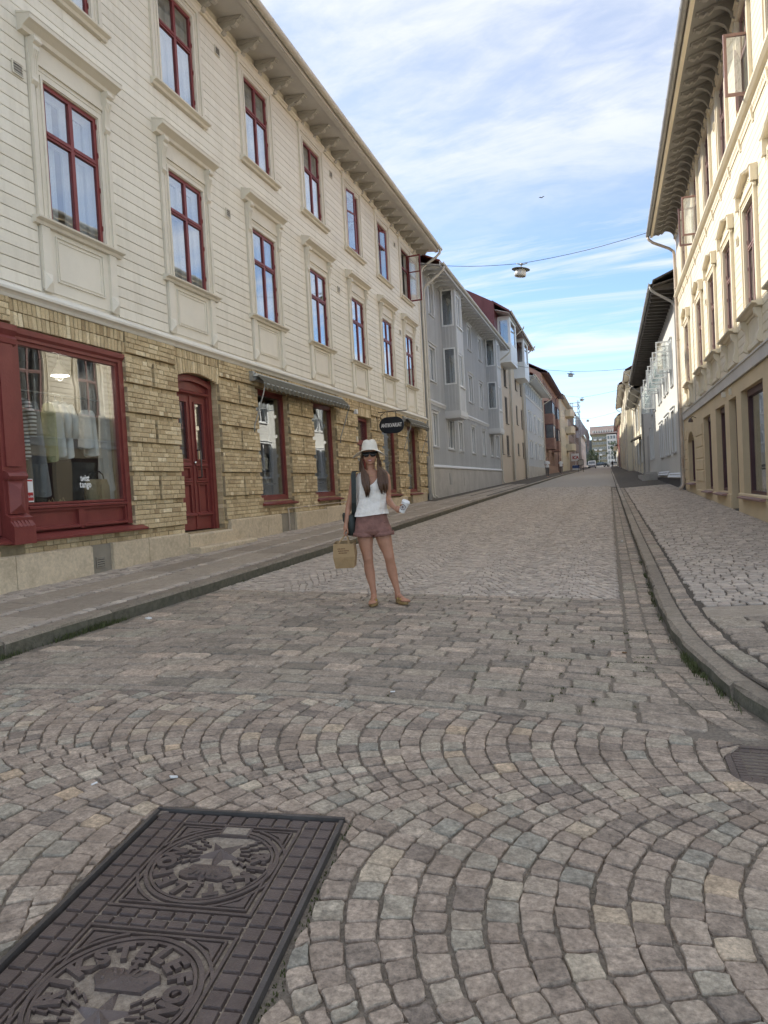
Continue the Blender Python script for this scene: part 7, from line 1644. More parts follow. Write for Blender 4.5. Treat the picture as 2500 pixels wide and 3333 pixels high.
# ---- passers-by further up
mat('tee_white', (0.74, 0.74, 0.74), 0.85, 0.05, 8); mat('trouser_grey', (0.16, 0.15, 0.145), 0.85, 0.1, 8); mat('cloth_black', (0.02, 0.02, 0.022), 0.85, 0.1, 8); mat('hair_dark', (0.02, 0.015, 0.012), 0.6, 0.2, 10)
def walker(label, x, y, z, h, rz, top, leg_m, phase, arms):
    p = thing('person', label, 'person', (x, y, z)); p.rotation_euler = (0, 0, rz); s = h/1.76
    def put(nm, mb, m, fuse_v=0.014): mb.v = [(a*s, b*s, c*s) for a, b, c in mb.v]; o = obj(nm, fuse(mb, fuse_v, 3, nm, m), p); o.matrix_parent_inverse = Matrix.Identity(4)
    mb = MB(); ball(mb, (0, 0, 1.64), 0.075, 0.09, 0.115); limb(mb, [(0, 0.01, 1.40, 0.055), (0, 0, 1.58, 0.05)], 10); ring_stack(mb, [(0, 0.0, z_, a, b) for z_, a, b in ((0.86, 0.15, 0.1), (1.05, 0.14, 0.1), (1.28, 0.17, 0.11), (1.40, 0.17, 0.08), (1.45, 0.07, 0.06))], 16); ball(mb, (0, -0.09, 1.62), 0.014, 0.018, 0.02)
    for sd, ph in ((-1, phase), (1, -phase)):
        limb(mb, [(sd*0.09, 0, 0.9, 0.085), (sd*0.095, -0.10*ph, 0.50, 0.06), (sd*0.09, -0.06*ph + 0.06*(ph < 0), 0.30, 0.055), (sd*0.09, -0.18*ph, 0.08, 0.036), (sd*0.09, -0.18*ph - 0.02, 0.045, 0.04), (sd*0.095, -0.18*ph - 0.16, 0.03, 0.03)], 10)
        limb(mb, [(sd*0.17, 0, 1.38, 0.055), (sd*0.215, 0.02, 1.12, 0.042)] + ([(sd*0.17, -0.18, 1.10, 0.034), (sd*0.08, -0.25, 1.14, 0.034)] if arms else [(sd*0.225, -0.08*ph, 0.92, 0.034), (sd*0.22, -0.12*ph, 0.80, 0.036)]), 10)
    put('body', mb, 'skin_pale')
    mb = MB(); ring_stack(mb, [(0, 0.0, z_, a, b) for z_, a, b in ((0.86, 0.175, 0.125), (1.05, 0.165, 0.12), (1.28, 0.19, 0.13), (1.40, 0.185, 0.10), (1.455, 0.09, 0.075))], 16)
    for sd in (-1, 1): limb(mb, [(sd*0.16, 0, 1.38, 0.072), (sd*0.215, 0.01, 1.17, 0.058)], 10)
    put('shirt', mb, top)
    mb = MB(); ring_stack(mb, [(0, 0.0, z_, a, b) for z_, a, b in ((0.78, 0.16, 0.12), (0.90, 0.17, 0.12), (0.96, 0.165, 0.115))], 16)
    for sd, ph in ((-1, phase), (1, -phase)): limb(mb, [(sd*0.09, 0, 0.88, 0.10), (sd*0.095, -0.10*ph, 0.50, 0.078), (sd*0.09, -0.06*ph + 0.06*(ph < 0), 0.30, 0.068), (sd*0.09, -0.17*ph, 0.10, 0.055)], 10)
    put('trousers', mb, leg_m)
    mb = MB(); ball(mb, (0, 0.02, 1.67), 0.082, 0.095, 0.10); put('hair', mb, 'hair_dark')
walker('person in white tee and grey trousers walking past the blue grey house', -5.42, 66.5, pzl(-5.42, 66.5), 1.78, 0.25, 'tee_white', 'trouser_grey', 1, True)
walker('person in white shirt and pale trousers walking behind, by the brick house', -5.30, 84.0, pzl(-5.3, 84), 1.76, 0.1, 'tee_white', 'trouser_grey', -1, False)
walker('person dressed in black standing far up on the right', 0.75, 187, pzr(0.75, 187), 1.8, 0.0, 'cloth_black', 'cloth_black', 0.3, False)
# ================================================================ SIGN, AWNINGS, LAMPS, SHOP GOODS, TRAFFIC, TREES
mat('sign_navy', (0.012, 0.016, 0.024), 0.4, 0.1, 3); mat('awning_cloth', (0.085, 0.080, 0.062), 0.9, 0.2, 6, 0.2, 60, col2=(0.17, 0.16, 0.125), stretch=(1, 9, 1)); mat('grey_metal', (0.40, 0.40, 0.38), 0.4, 0.1, 8, metal=0.4)
HS = thing('hanging_sign', 'black oval hanging sign reading ANTIKVARIAT on an iron bracket', 'sign', (-6.42, 21.2, 1.70))
cx, czz, a_, b_ = -6.41, 1.985, 0.40, 0.255; n = 20; pr = []
for k in range(n): t = -math.pi/2 + math.pi*k/(n - 1); pr.append((cx + a_ - b_ + b_*math.cos(t), czz + b_*math.sin(t)))
for k in range(n): t = math.pi/2 + math.pi*k/(n - 1); pr.append((cx - a_ + b_ + b_*math.cos(t), czz + b_*math.sin(t)))
mb = MB(); mb.prism(pr, 21.18, 21.22, lambda p, q, t: (p, t, q)); mb.build('plate', 'sign_navy', HS)
word = 'ANTIKVARIAT'; wd = [1.0, 1.0, 0.92, 0.5, 0.98, 1.0, 1.0, 0.98, 0.5, 1.0, 0.92]; tot = sum(wd); x = cx - 0.335
for ch, w_ in zip(word, wd):
    v, f = text_mesh(ch, 0.165, 0.002, 0.0045, 0.66); mb = MB(); step = 0.67*w_/tot; mb.add(v, f, Matrix.Translation((x + step/2, 21.176, czz - 0.055)) @ Matrix.Rotation(R(90), 4, 'X')); mb.build('letter', 'sign_white', HS); x += step
mb = MB(); mb.box(-6.9, -5.90, 21.185, 21.215, 2.40, 2.425); mb.build('arm', 'black_iron', HS)
for xx in (-6.55, -6.27): mb = MB(); mb.box(xx, xx + 0.015, 21.19, 21.21, 2.23, 2.40); mb.build('hanger', 'black_iron', HS)
mb = MB(); mb.tube([(-6.88, 21.2, 2.12)] + [(-6.84 + 0.10*(1 - math.cos(t)) + 0.06, 21.2, 2.12 + 0.26*math.sin(t)*0.9) for t in [R(15*k) for k in range(1, 7)]] + [(-6.62, 21.2, 2.40)], 0.008, 6); mb.tube([(-6.72 + 0.035*math.cos(t), 21.2, 2.30 + 0.035*math.sin(t)) for t in [R(30*k) for k in range(12)]], 0.006, 6); mb.box(-6.90, -6.885, 21.17, 21.23, 2.05, 2.45); mb.build('scroll', 'black_iron', HS)
def awning(label, u0, u1):
    A = thing('awning', label, 'awning', FL.P((u0 + u1)/2, 2.2, 0.1)); mb = MB(); FL.box(mb, u0, u1, 2.36, 2.50, 0.05, 0.17); mb.build('cassette', 'grey_metal', A)
    n = max(12, int((u1 - u0)/0.035)); mb = MB()                     # cloth falling to a scalloped edge
    per = (u1 - u0)/round((u1 - u0)/0.21); rows = []
    for k in range(n + 1):
        u = u0 + (u1 - u0)*k/n; s = abs(math.sin(math.pi*(u - u0)/per)); w_ = 0.012*math.sin(2*math.pi*(u - u0)/per)
        rows.append([FL.P(u, 2.47, 0.18), FL.P(u, 2.36, 0.30 + w_), FL.P(u, 2.28, 0.36 + w_), FL.P(u, 2.24, 0.365 + w_*1.5), FL.P(u, 2.20 - 0.075*s, 0.362 + w_*2)])
    m_ = len(rows[0])
    for r_ in rows: mb.v += r_
    for k in range(n):
        for j in range(m_ - 1): mb.face((k*m_ + j, (k + 1)*m_ + j, (k + 1)*m_ + j + 1, k*m_ + j + 1))
    mb.build('cloth', 'awning_cloth', A, True)
    mb = MB(); mb.tube([FL.P(u0, 2.27, 0.35), FL.P(u1, 2.27, 0.35)], 0.018, 8); mb.build('front_bar', 'grey_metal', A, True)
    for u in (u0 + 0.04, u1 - 0.04): mb = MB(); mb.tube([FL.P(u, 2.27, 0.35), FL.P(u, 2.10, 0.31), FL.P(u - 0.02, 1.45, 0.075), FL.P(u - 0.02, 1.30, 0.06)], 0.014, 6); mb.build('arm', 'grey_metal', A, True)
    for u in (u0, u1): mb = MB(); FL.box(mb, u - 0.06, u + 0.02, 2.34, 2.53, 0.0, 0.14); mb.lathe([(0.0, -0.02), (0.06, -0.02), (0.06, 0.02), (0.0, 0.02)], 12, FL.P(u - 0.02, 2.44, 0.16)); mb.build('end_bracket', 'grey_metal', A)
awning('rolled-up grey scalloped awning over the two near bookshop windows', 12.95, 17.85); awning('short grey scalloped awning over the far bookshop window', 24.0, 26.6)
mb = MB(); FL.box(mb, 19.05, 19.17, 2.20, 2.32, 0.03, 0.12); mb.build('alarm_box', 'sign_white', H1); mb = MB(); FL.box(mb, 19.06, 19.14, 1.40, 1.55, 0.045, 0.09); mb.build('bell_box', 'cream_trim', H1)
mb = MB(); mb.tube([FL.P(14.35, -0.30, 0.05), FL.P(14.35, -0.42, 0.06), FL.P(14.35, pzl(XL, 14.3), 0.06)], 0.016, 6); mb.tube([FL.P(14.35, -0.31, 0.05), FL.P(18.3, -0.28, 0.05)], 0.016, 6); mb.build('service_pipe', 'pipe_rust', H1)
mb = MB(); mb.tube([FL.P(27.2, 1.2, 0.10), FL.P(27.2, pzl(XL, 27), 0.10)], 0.075, 8); mb.build('pipe_sleeve', 'gutter_grey', H1)
# ---- street lamps on wires across the street
mat('lamp_white', (0.72, 0.72, 0.70), 0.4, 0.05, 4); mat('lamp_shade_grey', (0.13, 0.135, 0.12), 0.6, 0.2, 6); mat('wire_dark', (0.05, 0.05, 0.055), 0.6, 0.1, 5)
LN = ('nearest grey disc lamp with white bowl hanging on its wire', 'second grey disc lamp hanging on a wire up the street', 'third hanging disc lamp, seen small above the rooftops', 'fourth hanging disc lamp, tiny above the far block')
for k, (x, y, z, sc, la, ra) in enumerate(((-2.85, 27.6, 8.28, 1.0, (-6.85, 27.52, 8.83), (1.83, 28.2, 8.92)), (-2.5, 57, 8.31, 0.85, (-6.9, 57, 9.25), (2.6, 57, 8.1)), (-2.6, 84, 9.2, 0.9, (-6.9, 84, 10.2), (2.7, 84, 9.9)), (-2.7, 109, 8.68, 0.85, (-6.9, 109, 9.5), (2.15, 109, 9.6)))):
    LP = thing('street_lamp', LN[k], 'street lamp', (x, y, z - 0.6*sc), 'lamps hung across the street')
    def put(nm, mb, m): mb.xf(Matrix.Translation((x, y, z)) @ Matrix.Rotation(R(9), 4, 'Y') @ Matrix.Scale(sc, 4)).build(nm, m, LP, True)
    mb = MB(); mb.lathe([(0.05, -0.16), (0.18, -0.185), (0.33, -0.215), (0.345, -0.222), (0.345, -0.232), (0.18, -0.215), (0.05, -0.21)], 28); put('disc', mb, 'lamp_shade_grey')
    mb = MB(); mb.lathe([(0.15, -0.215), (0.19, -0.25), (0.215, -0.32), (0.220, -0.40), (0.212, -0.48), (0.200, -0.48), (0.16, -0.30)], 28); put('bowl', mb, 'lamp_white')
    mb = MB(); mb.lathe([(0.0, -0.455), (0.200, -0.455), (0.200, -0.46), (0.0, -0.465)], 28); put('diffuser', mb, 'gutter_grey')
    mb = MB(); mb.tube([(0, 0, -0.17), (0, 0, -0.05)], 0.022, 8); mb.box(-0.05, 0.05, -0.03, 0.03, -0.06, 0.01); mb.tube([(-0.20, 0, 0.0), (-0.08, 0, -0.03), (0.08, 0, -0.03), (0.22, 0, 0.01)], 0.018, 6); put('hanger', mb, 'galv')
    wm = MB(); A, C_, Bv = Vector(la), Vector((x, y, z)), Vector(ra)
    for P_, Q_ in ((A, C_), (C_, Bv)): wm.tube([P_ + (Q_ - P_)*t - Vector((0, 0, 0.10*math.sin(math.pi*t)*sc)) for t in [j/8 for j in range(9)]], 0.010 if k < 1 else 0.013, 5)
    tag(wm.build('span_wire', 'wire_dark'), ('thin wire carrying the nearest street lamp across the street', 'wire carrying the second street lamp', 'wire carrying the third street lamp', 'wire carrying the fourth street lamp')[k], 'wire', 'wires across the street')
wm = MB(); wm.tube([(-6.9, 140, 10.3), (-2, 140, 9.4), (2.15, 140, 9.75)], 0.014, 5); tag(wm.build('span_wire', 'wire_dark'), 'farthest bare wire crossing above the far block', 'wire', 'wires across the street')
mb = MB(); bx, by, bz = -8.65, 120, 46.1
mb.poly([(bx - 0.5, by, bz + 0.10), (bx - 0.2, by, bz + 0.16), (bx, by, bz + 0.02), (bx - 0.05, by + 0.2, bz)]); mb.poly([(bx + 0.5, by, bz + 0.14), (bx + 0.05, by + 0.2, bz), (bx, by, bz + 0.02), (bx + 0.2, by, bz + 0.18)]); mb.tube([(bx - 0.02, by - 0.2, bz), (bx, by, bz + 0.02), (bx, by + 0.28, bz)], [0.02, 0.05, 0.015], 6); tag(mb.build('bird', 'wood_dark'), 'small dark bird gliding high in the blue sky', 'bird')
# ---- the clothes shop behind the big pane
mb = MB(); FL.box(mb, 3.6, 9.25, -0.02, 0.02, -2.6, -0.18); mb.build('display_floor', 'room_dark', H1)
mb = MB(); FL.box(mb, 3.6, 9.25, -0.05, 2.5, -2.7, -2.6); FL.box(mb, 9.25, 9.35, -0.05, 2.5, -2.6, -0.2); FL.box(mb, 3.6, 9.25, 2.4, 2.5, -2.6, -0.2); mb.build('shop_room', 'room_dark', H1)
mat('shirt_white', (0.76, 0.76, 0.74), 0.9, 0.06, 8, 0.2, 40); mat('dress_grey', (0.30, 0.30, 0.30), 0.9, 0.1, 6); mat('yarn_lime', (0.48, 0.47, 0.25), 0.9, 0.2, 20); mat('straw_tan', (0.40, 0.31, 0.18), 0.85, 0.12, 25, 0.4, 120); mat('leather_black', (0.02, 0.018, 0.016), 0.5, 0.1, 9)
def striped():
    m = bpy.data.materials.new('stripe_knit'); m.use_nodes = True; nt = m.node_tree; N = nt.nodes.new; L = nt.links.new; p = nt.nodes['Principled BSDF']; p.inputs['Roughness'].default_value = 0.9
    g = N('ShaderNodeNewGeometry'); s = N('ShaderNodeSeparateXYZ'); L(g.outputs['Position'], s.inputs[0]); a = N('ShaderNodeMath'); a.operation = 'MULTIPLY'; a.inputs[1].default_value = 20.0; L(s.outputs[2], a.inputs[0])
    f = N('ShaderNodeMath'); f.operation = 'FRACT'; L(a.outputs[0], f.inputs[0]); c = N('ShaderNodeMath'); c.operation = 'GREATER_THAN'; c.inputs[1].default_value = 0.45; L(f.outputs[0], c.inputs[0])
    mx = N('ShaderNodeMix'); mx.data_type = 'RGBA'; mx.inputs[6].default_value = (0.02, 0.02, 0.025, 1); mx.inputs[7].default_value = (0.75, 0.75, 0.74, 1); L(c.outputs[0], mx.inputs[0]); L(mx.outputs[2], p.inputs['Base Color']); MATS['stripe_knit'] = m
striped()
def garment(label, u, z1, ln, ws, wh, m, dp=-0.42, name='hanging_shirt', sleeves=True):
    o = thing(name, label, 'clothing', FL.P(u, z1 - ln, dp)); mb = MB(); i = 0; rows = 14; n = 28
    for r in range(rows):
        t = r/(rows - 1); z = z1 - ln*t; a = (0.06 + (ws - 0.06)*min(1, t/0.12)) if t < 0.12 else ws + (wh - ws)*(t - 0.12)/0.88; b = 0.030 + 0.035*t
        for k in range(n):
            th = 2*math.pi*k/n; fo = 1 + 0.22*t*math.sin(th*5 + u*9) + 0.1*math.sin(th*3 + 4*t); mb.v.append(FL.P(u + b*math.sin(th)*fo, z + (0.02*math.sin(th*2) if r == rows - 1 else 0), dp + a*math.cos(th)))
    for r in range(rows - 1):
        for k in range(n): mb.face((r*n + k, r*n + (k + 1) % n, (r + 1)*n + (k + 1) % n, (r + 1)*n + k))
    mb.build('cloth', m, o, True)
    if sleeves:
        for s in (-1, 1): mb = MB(); mb.tube([FL.P(u, z1 - 0.05, dp + s*ws*0.85), FL.P(u + 0.02, z1 - 0.25, dp + s*(ws + 0.05)), FL.P(u + 0.03, z1 - 0.52, dp + s*(ws + 0.03))], [0.05, 0.055, 0.045], 10); mb.build('sleeve', m, o, True)
    mb = MB(); mb.tube([FL.P(u, z1 - 0.03, dp - ws*0.8), FL.P(u, z1 + 0.02, dp), FL.P(u, z1 - 0.03, dp + ws*0.8)], 0.008, 6); mb.tube([FL.P(u, z1 + 0.02, dp), FL.P(u, z1 + 0.09, dp)], 0.004, 6); mb.build('hanger', 'galv', o)
o = thing('clothes_rail', 'thin metal clothes rail inside the big shop window', 'rail', FL.P(7.9, 0.0, -0.42)); mb = MB(); mb.tube([FL.P(6.95, 1.57, -0.42), FL.P(9.2, 1.57, -0.42)], 0.011, 8); mb.build('bar', 'galv', o)
for u in (6.97, 9.18): mb = MB(); mb.tube([FL.P(u, 1.57, -0.42), FL.P(u, 0.02, -0.42)], 0.011, 8); mb.build('upright', 'galv', o)
garment('black and white striped shirt hanging at the left of the shop window', 7.42, 1.46, 0.80, 0.13, 0.13, 'stripe_knit'); garment('long grey dress hanging beside the striped shirt', 7.66, 1.42, 1.26, 0.10, 0.20, 'dress_grey', name='hanging_dress', sleeves=False)
garment('lime fringed cardigan hanging behind the cream shirts', 7.92, 1.44, 0.80, 0.12, 0.12, 'yarn_lime', name='hanging_cardigan', sleeves=False); garment('white blouse, left one of the two long-sleeved blouses', 8.06, 1.47, 0.76, 0.13, 0.14, 'shirt_white'); garment('white blouse, right one of the two long-sleeved blouses', 8.20, 1.47, 0.78, 0.13, 0.14, 'shirt_white')
garment('short white tee in the middle of the rail', 8.62, 1.40, 0.55, 0.11, 0.13, 'shirt_white', sleeves=False); garment('white sleeveless vest next to the short tee', 8.73, 1.40, 0.66, 0.10, 0.13, 'shirt_white', sleeves=False); garment('long white dress hanging at the right of the shop window', 9.00, 1.36, 1.15, 0.06, 0.16, 'shirt_white', name='hanging_dress', sleeves=False)
mb = MB(); FL.box(mb, 8.93, 9.06, 0.03, 2.1, -0.40, -0.30); mb.build('window_post', 'shirt_white', H1)
o = thing('straw_bag', 'tan straw tote bag with black handles standing in the shop window', 'bag', FL.P(8.72, 0.021, -0.35)); mb = MB(); ring_stack(mb, [(XL - 0.36, 8.72, 0.022 + z, a, b) for z, a, b in ((0.0, 0.10, 0.21), (0.05, 0.11, 0.235), (0.25, 0.10, 0.235), (0.36, 0.07, 0.20))]); mb.build('bag_body', 'straw_tan', o, True)
for s in (-0.05, 0.05): mb = MB(); mb.tube([(XL - 0.36 + s, 8.62, 0.36), (XL - 0.36 + s, 8.63, 0.46), (XL - 0.36 + s, 8.72, 0.50), (XL - 0.36 + s, 8.80, 0.45), (XL - 0.36 + s, 8.82, 0.36)], 0.010, 6); mb.build('handle', 'leather_black', o, True)
for k, u in enumerate((7.72, 7.92)):
    o = thing('sandal_shoe', ('left', 'right')[k] + ' one of the tan strappy shoes on the shop window floor', 'shoe', FL.P(u, 0.021, -0.32)); mb = MB(); mb.tube([FL.P(u - 0.10, 0.035, -0.30), FL.P(u, 0.035, -0.32), FL.P(u + 0.12, 0.05, -0.34)], [0.03, 0.04, 0.032], 8, flat=0.4); mb.build('sole', 'straw_tan', o, True); mb = MB(); mb.tube([FL.P(u, 0.04, -0.28), FL.P(u, 0.10, -0.32), FL.P(u, 0.04, -0.37)], 0.008, 6); mb.tube([FL.P(u + 0.08, 0.05, -0.30), FL.P(u + 0.08, 0.13, -0.34), FL.P(u + 0.08, 0.05, -0.38)], 0.008, 6); mb.build('strap', 'straw_tan', o, True)
for k, (u, dp) in enumerate(((7.75, -1.0), (8.95, -1.1))):
    o = thing('pendant_lamp', ('left', 'right')[k] + ' white cone pendant lamp inside the clothes shop', 'lamp', FL.P(u, 1.95, dp)); mb = MB(); mb.lathe([(0.025, 0.24), (0.04, 0.18), (0.14, 0.0), (0.135, 0.0), (0.03, 0.17)], 20, FL.P(u, 2.02, dp)); mb.build('shade', 'shirt_white', o, True)
    ld = bpy.data.lights.new('bulb', 'POINT'); ld.energy = 5; ld.shadow_soft_size = 0.06; ld.color = (1.0, 0.90, 0.76); lo_ = bpy.data.objects.new('bulb', ld); lo_.location = FL.P(u, 1.99, dp); link(lo_, o)
    mb = MB(); mb.tube([FL.P(u, 2.25, dp), FL.P(u, 2.41, dp)], 0.005, 6); mb.build('cord', 'shirt_white', o)
for line, zz in (('twist', 0.345), ('tango', 0.255)):
    x_ = 0
    for k, ch in enumerate(line):
        v, f = text_mesh(ch, 0.125, 0.0008, 0.003, 0.74); mb = MB(); M_ = Matrix(((0, 0, 1, XL - 0.0598), (1, 0, 0, 8.055 + (0.0, 0.040, 0.082, 0.112, 0.142)[k] if line == 'twist' else 8.035 + 0.046*k), (0, 1, 0, zz), (0, 0, 0, 1))); mb.add(v, f, M_); mb.build('letter', 'shirt_white', SH)
mb = MB(); FL.box(mb, 7.085, 7.185, 0.085, 0.375, -0.0610, -0.0590); mb.build('alarm_sticker', 'shirt_white', SH); mb = MB(); FL.box(mb, 7.090, 7.180, 0.10, 0.205, -0.0588, -0.0584); FL.box(mb, 7.090, 7.180, 0.345, 0.365, -0.0588, -0.0584); mb.build('sticker_field', 'sign_red', SH)
for k, ch in enumerate('LARM'): v, f = text_mesh(ch, 0.040, 0.0003, 0.0006, 0.7); mb = MB(); mb.add(v, f, Matrix(((0, 0, 1, XL - 0.0580), (1, 0, 0, 7.105 + 0.021*k), (0, 1, 0, 0.140), (0, 0, 0, 1)))); mb.build('letter', 'shirt_white', SH)
# ---- books behind the bookshop panes
BOOKC = [mat('book_%s' % nm, c, 0.7, 0.1, 12) for nm, c in (('red', (0.30, 0.06, 0.05)), ('cream', (0.55, 0.50, 0.40)), ('blue', (0.10, 0.14, 0.22)), ('white', (0.68, 0.66, 0.62)), ('green', (0.10, 0.14, 0.09)), ('black', (0.03, 0.03, 0.03)))]
for wi, (a, b, v0, v1) in enumerate((OPEN[3], OPEN[4], OPEN[6], OPEN[7])):
    mb = MB(); FL.box(mb, a - 0.2, b + 0.4, v0 - 0.1, v1 + 0.1, -1.1, -1.05); FL.box(mb, a - 0.2, b + 0.4, v1 + 0.05, v1 + 0.1, -1.05, -0.31); mb.build('display_room', 'room_grey', H1)
    sh_ = thing('book_shelf', ('stepped book shelf in the first bookshop window', 'stepped book shelf in the second bookshop window', 'low book shelf in the window behind the hanging sign', 'low book shelf in the last bookshop window')[wi], 'shelf', FL.P((a + b)/2, v0, -0.5))
    for r in range(4): mb = MB(); FL.box(mb, a - 0.1, b + 0.2, v0 + 0.05 + 0.30*r, v0 + 0.08 + 0.30*r, -0.75, -0.42 - 0.07*r); mb.build('board', 'wood_dark', sh_)
    for r in range(4):
        for k in range(5 if wi < 2 else 3):
            if random.random() < 0.15: continue
            u = a + 0.12 + (b - a)*(k + random.uniform(0.1, 0.5))/(5 if wi < 2 else 3); w_ = random.uniform(0.11, 0.18); hh_ = random.uniform(0.16, 0.25); z_ = v0 + 0.082 + 0.30*r; d_ = -0.50 - 0.07*r
            mb = MB(); mb.hexa([FL.P(u, z_, d_), FL.P(u + w_, z_, d_), FL.P(u + w_, z_, d_ - 0.025), FL.P(u, z_, d_ - 0.025), FL.P(u, z_ + hh_, d_ - 0.07), FL.P(u + w_, z_ + hh_, d_ - 0.07), FL.P(u + w_, z_ + hh_, d_ - 0.095), FL.P(u, z_ + hh_, d_ - 0.095)])
            bc = random.choice(BOOKC); tag(mb.build('book', bc), '%s book, number %s from the left on the %s shelf of the %s bookshop window' % (bc.name[5:], ('one', 'two', 'three', 'four', 'five')[k], ('bottom', 'second', 'third', 'top')[r], ('first', 'second', 'third', 'last')[wi]), 'book', 'books in the bookshop windows')
# ---- road works sign, scaffold with netting, lamp posts, traffic
o = thing('road_sign_stand', 'black framed road sign standing on two legs at the left kerb', 'sign', (-4.0, 108, gz(-4, 108))); z = gz(-4, 108)
for x in (-4.35, -3.68): mb = MB(); mb.box(x, x + 0.06, 107.97, 108.03, z, z + 1.75); mb.build('leg', 'black_iron', o)
mb = MB(); mb.box(-4.40, -3.57, 107.95, 108.0, z + 1.0, z + 1.85); mb.build('panel', 'black_iron', o); mb = MB(); mb.box(-4.32, -3.65, 107.93, 107.949, z + 1.08, z + 1.77); mb.build('face', 'concrete', o)
mat('net_pale', (0.50, 0.50, 0.48), 0.9, 0.2, 3); o = thing('scaffold', 'scaffold with poles above the roof and pale netting hanging down', 'scaffold', (-6.3, 168, pzl(-6.5, 168)))
for k, (x, y) in enumerate(((-7.4, 160), (-6.0, 160), (-7.4, 168), (-6.0, 168))): mb = MB(); mb.tube([(x, y, pzl(x, y)), (x, y, 16.6 + 0.4*k)], 0.07, 6); mb.build('upright', 'galv', o)
for z in (12.5, 14.3, 15.6, 16.4): mb = MB(); mb.tube([(-8.4, 160, z), (-5.4, 160, z + 0.1)], 0.07, 6); mb.tube([(-6.0, 159, z), (-6.0, 171, z)], 0.06, 6); mb.build('ledger', 'galv', o)
mb = MB(); n = 14; R0 = [(-6.9, 168, 14.4), (-6.2, 169, 14.2), (-5.6, 172, 13.0), (-5.0, 176, 12.0), (-4.6, 180, 11.6), (-4.3, 182, 10.0), (-4.5, 183, 8.0), (-4.7, 183, 6.6)]
R1 = [(-7.2, 168, 9.5), (-6.6, 169, 9.3), (-6.4, 172, 9.6), (-6.0, 176, 10.2), (-5.5, 180, 10.6), (-5.1, 182, 9.6), (-5.1, 183, 7.8), (-5.0, 183, 6.4)]
for k in range(7): mb.poly([R0[k], R0[k + 1], Vector(R1[k + 1]), Vector(R1[k])]); mb.poly([Vector(R0[k]) + Vector((0, 0.25, 0)), Vector(R1[k]) + Vector((0, 0.25, 0)), Vector(R1[k + 1]) + Vector((0, 0.25, 0)), Vector(R0[k + 1]) + Vector((0, 0.25, 0))])
mb.build('netting', 'net_pale', o)
for x, lb in ((-2.85, 'tall grey lamp post in front of the far block, left'), (0.1, 'tall grey lamp post in front of the far block, right')):
    o = thing('lamp_post', lb, 'lamp post', (x, 232, gz(x, 232))); mb = MB(); mb.tube([(x, 232, gz(x, 232)), (x, 232, 7.7)], 0.09, 8); mb.build('pole', 'galv', o); mb = MB(); mb.tube([(x, 232, 7.7), (x + 0.9, 232, 7.9)], 0.06, 6); mb.box(x + 0.7, x + 1.4, 231.8, 232.2, 7.8, 7.95); mb.build('head', 'galv', o)
mat('van_white', (0.78, 0.80, 0.80), 0.25, 0.03, 2, spec=0.6); mat('car_dark', (0.05, 0.06, 0.085), 0.22, 0.1, 2, spec=0.6); mat('tyre', (0.02, 0.02, 0.02), 0.9, 0.1, 5); mat('headlamp', (0.75, 0.75, 0.72), 0.1, 0.05, 4)
def wheels(o, pts, r, axis):
    for p in pts:
        mb = MB(); q = Vector(p); d = Vector(axis)*0.1; mb.tube([q - d, q + d], r, 16); t = mb.build('wheel', 'tyre', o); mb = MB(); mb.tube([q - d*1.05, q + d*1.05], r*0.6, 12); mb.build('rim', 'galv', t)
x, y = -4.15, 185.0; z = gz(x, y); o = thing('delivery_van', 'white delivery van facing the viewer far up the street', 'van', (x, y, z))
pr = [(0.0, 0.30), (0.05, 0.75), (0.25, 1.05), (0.55, 1.15), (1.25, 1.80), (1.6, 1.95), (5.0, 1.97), (5.05, 0.35)]; mb = MB(); i = 0; ws = ((-0.97, 0), (-0.9, 0.06), (0.9, 0.06), (0.97, 0))
mb.prism([(p, q) for p, q in pr], -0.95, 0.95, lambda p, q, t: (x + t*(1 - 0.10*max(0, q - 1.1)), y + p, z + q)); mb.build('body', 'van_white', o)
mb = MB(); mb.poly([(x - 0.80, y + 0.56, z + 1.18), (x + 0.80, y + 0.56, z + 1.18), (x + 0.72, y + 1.20, z + 1.78), (x - 0.72, y + 1.20, z + 1.78)]); mb.xf(Matrix.Translation((0, -0.02, 0.015))).build('windscreen', 'far_glass', o)
mb = MB(); mb.box(x - 0.75, x + 0.75, y - 0.03, y + 0.02, z + 0.62, z + 0.72); mb.build('grille', 'tyre', o); mb = MB(); mb.box(x - 0.95, x + 0.95, y - 0.05, y + 0.1, z + 0.25, z + 0.45); mb.build('bumper', 'tyre', o)
for s in (-1, 1): mb = MB(); mb.box(x + s*0.55, x + s*0.88, y - 0.02, y + 0.2, z + 0.78, z + 0.98); mb.build('headlight', 'headlamp', o); mb = MB(); mb.box(x + s*0.96, x + s*1.15, y + 0.7, y + 0.8, z + 1.1, z + 1.4); mb.build('mirror', 'tyre', o)
wheels(o, [(x + sx*0.82, y + yy, z + 0.33) for sx in (-1, 1) for yy in (0.85, 4.1)], 0.33, (1, 0, 0))
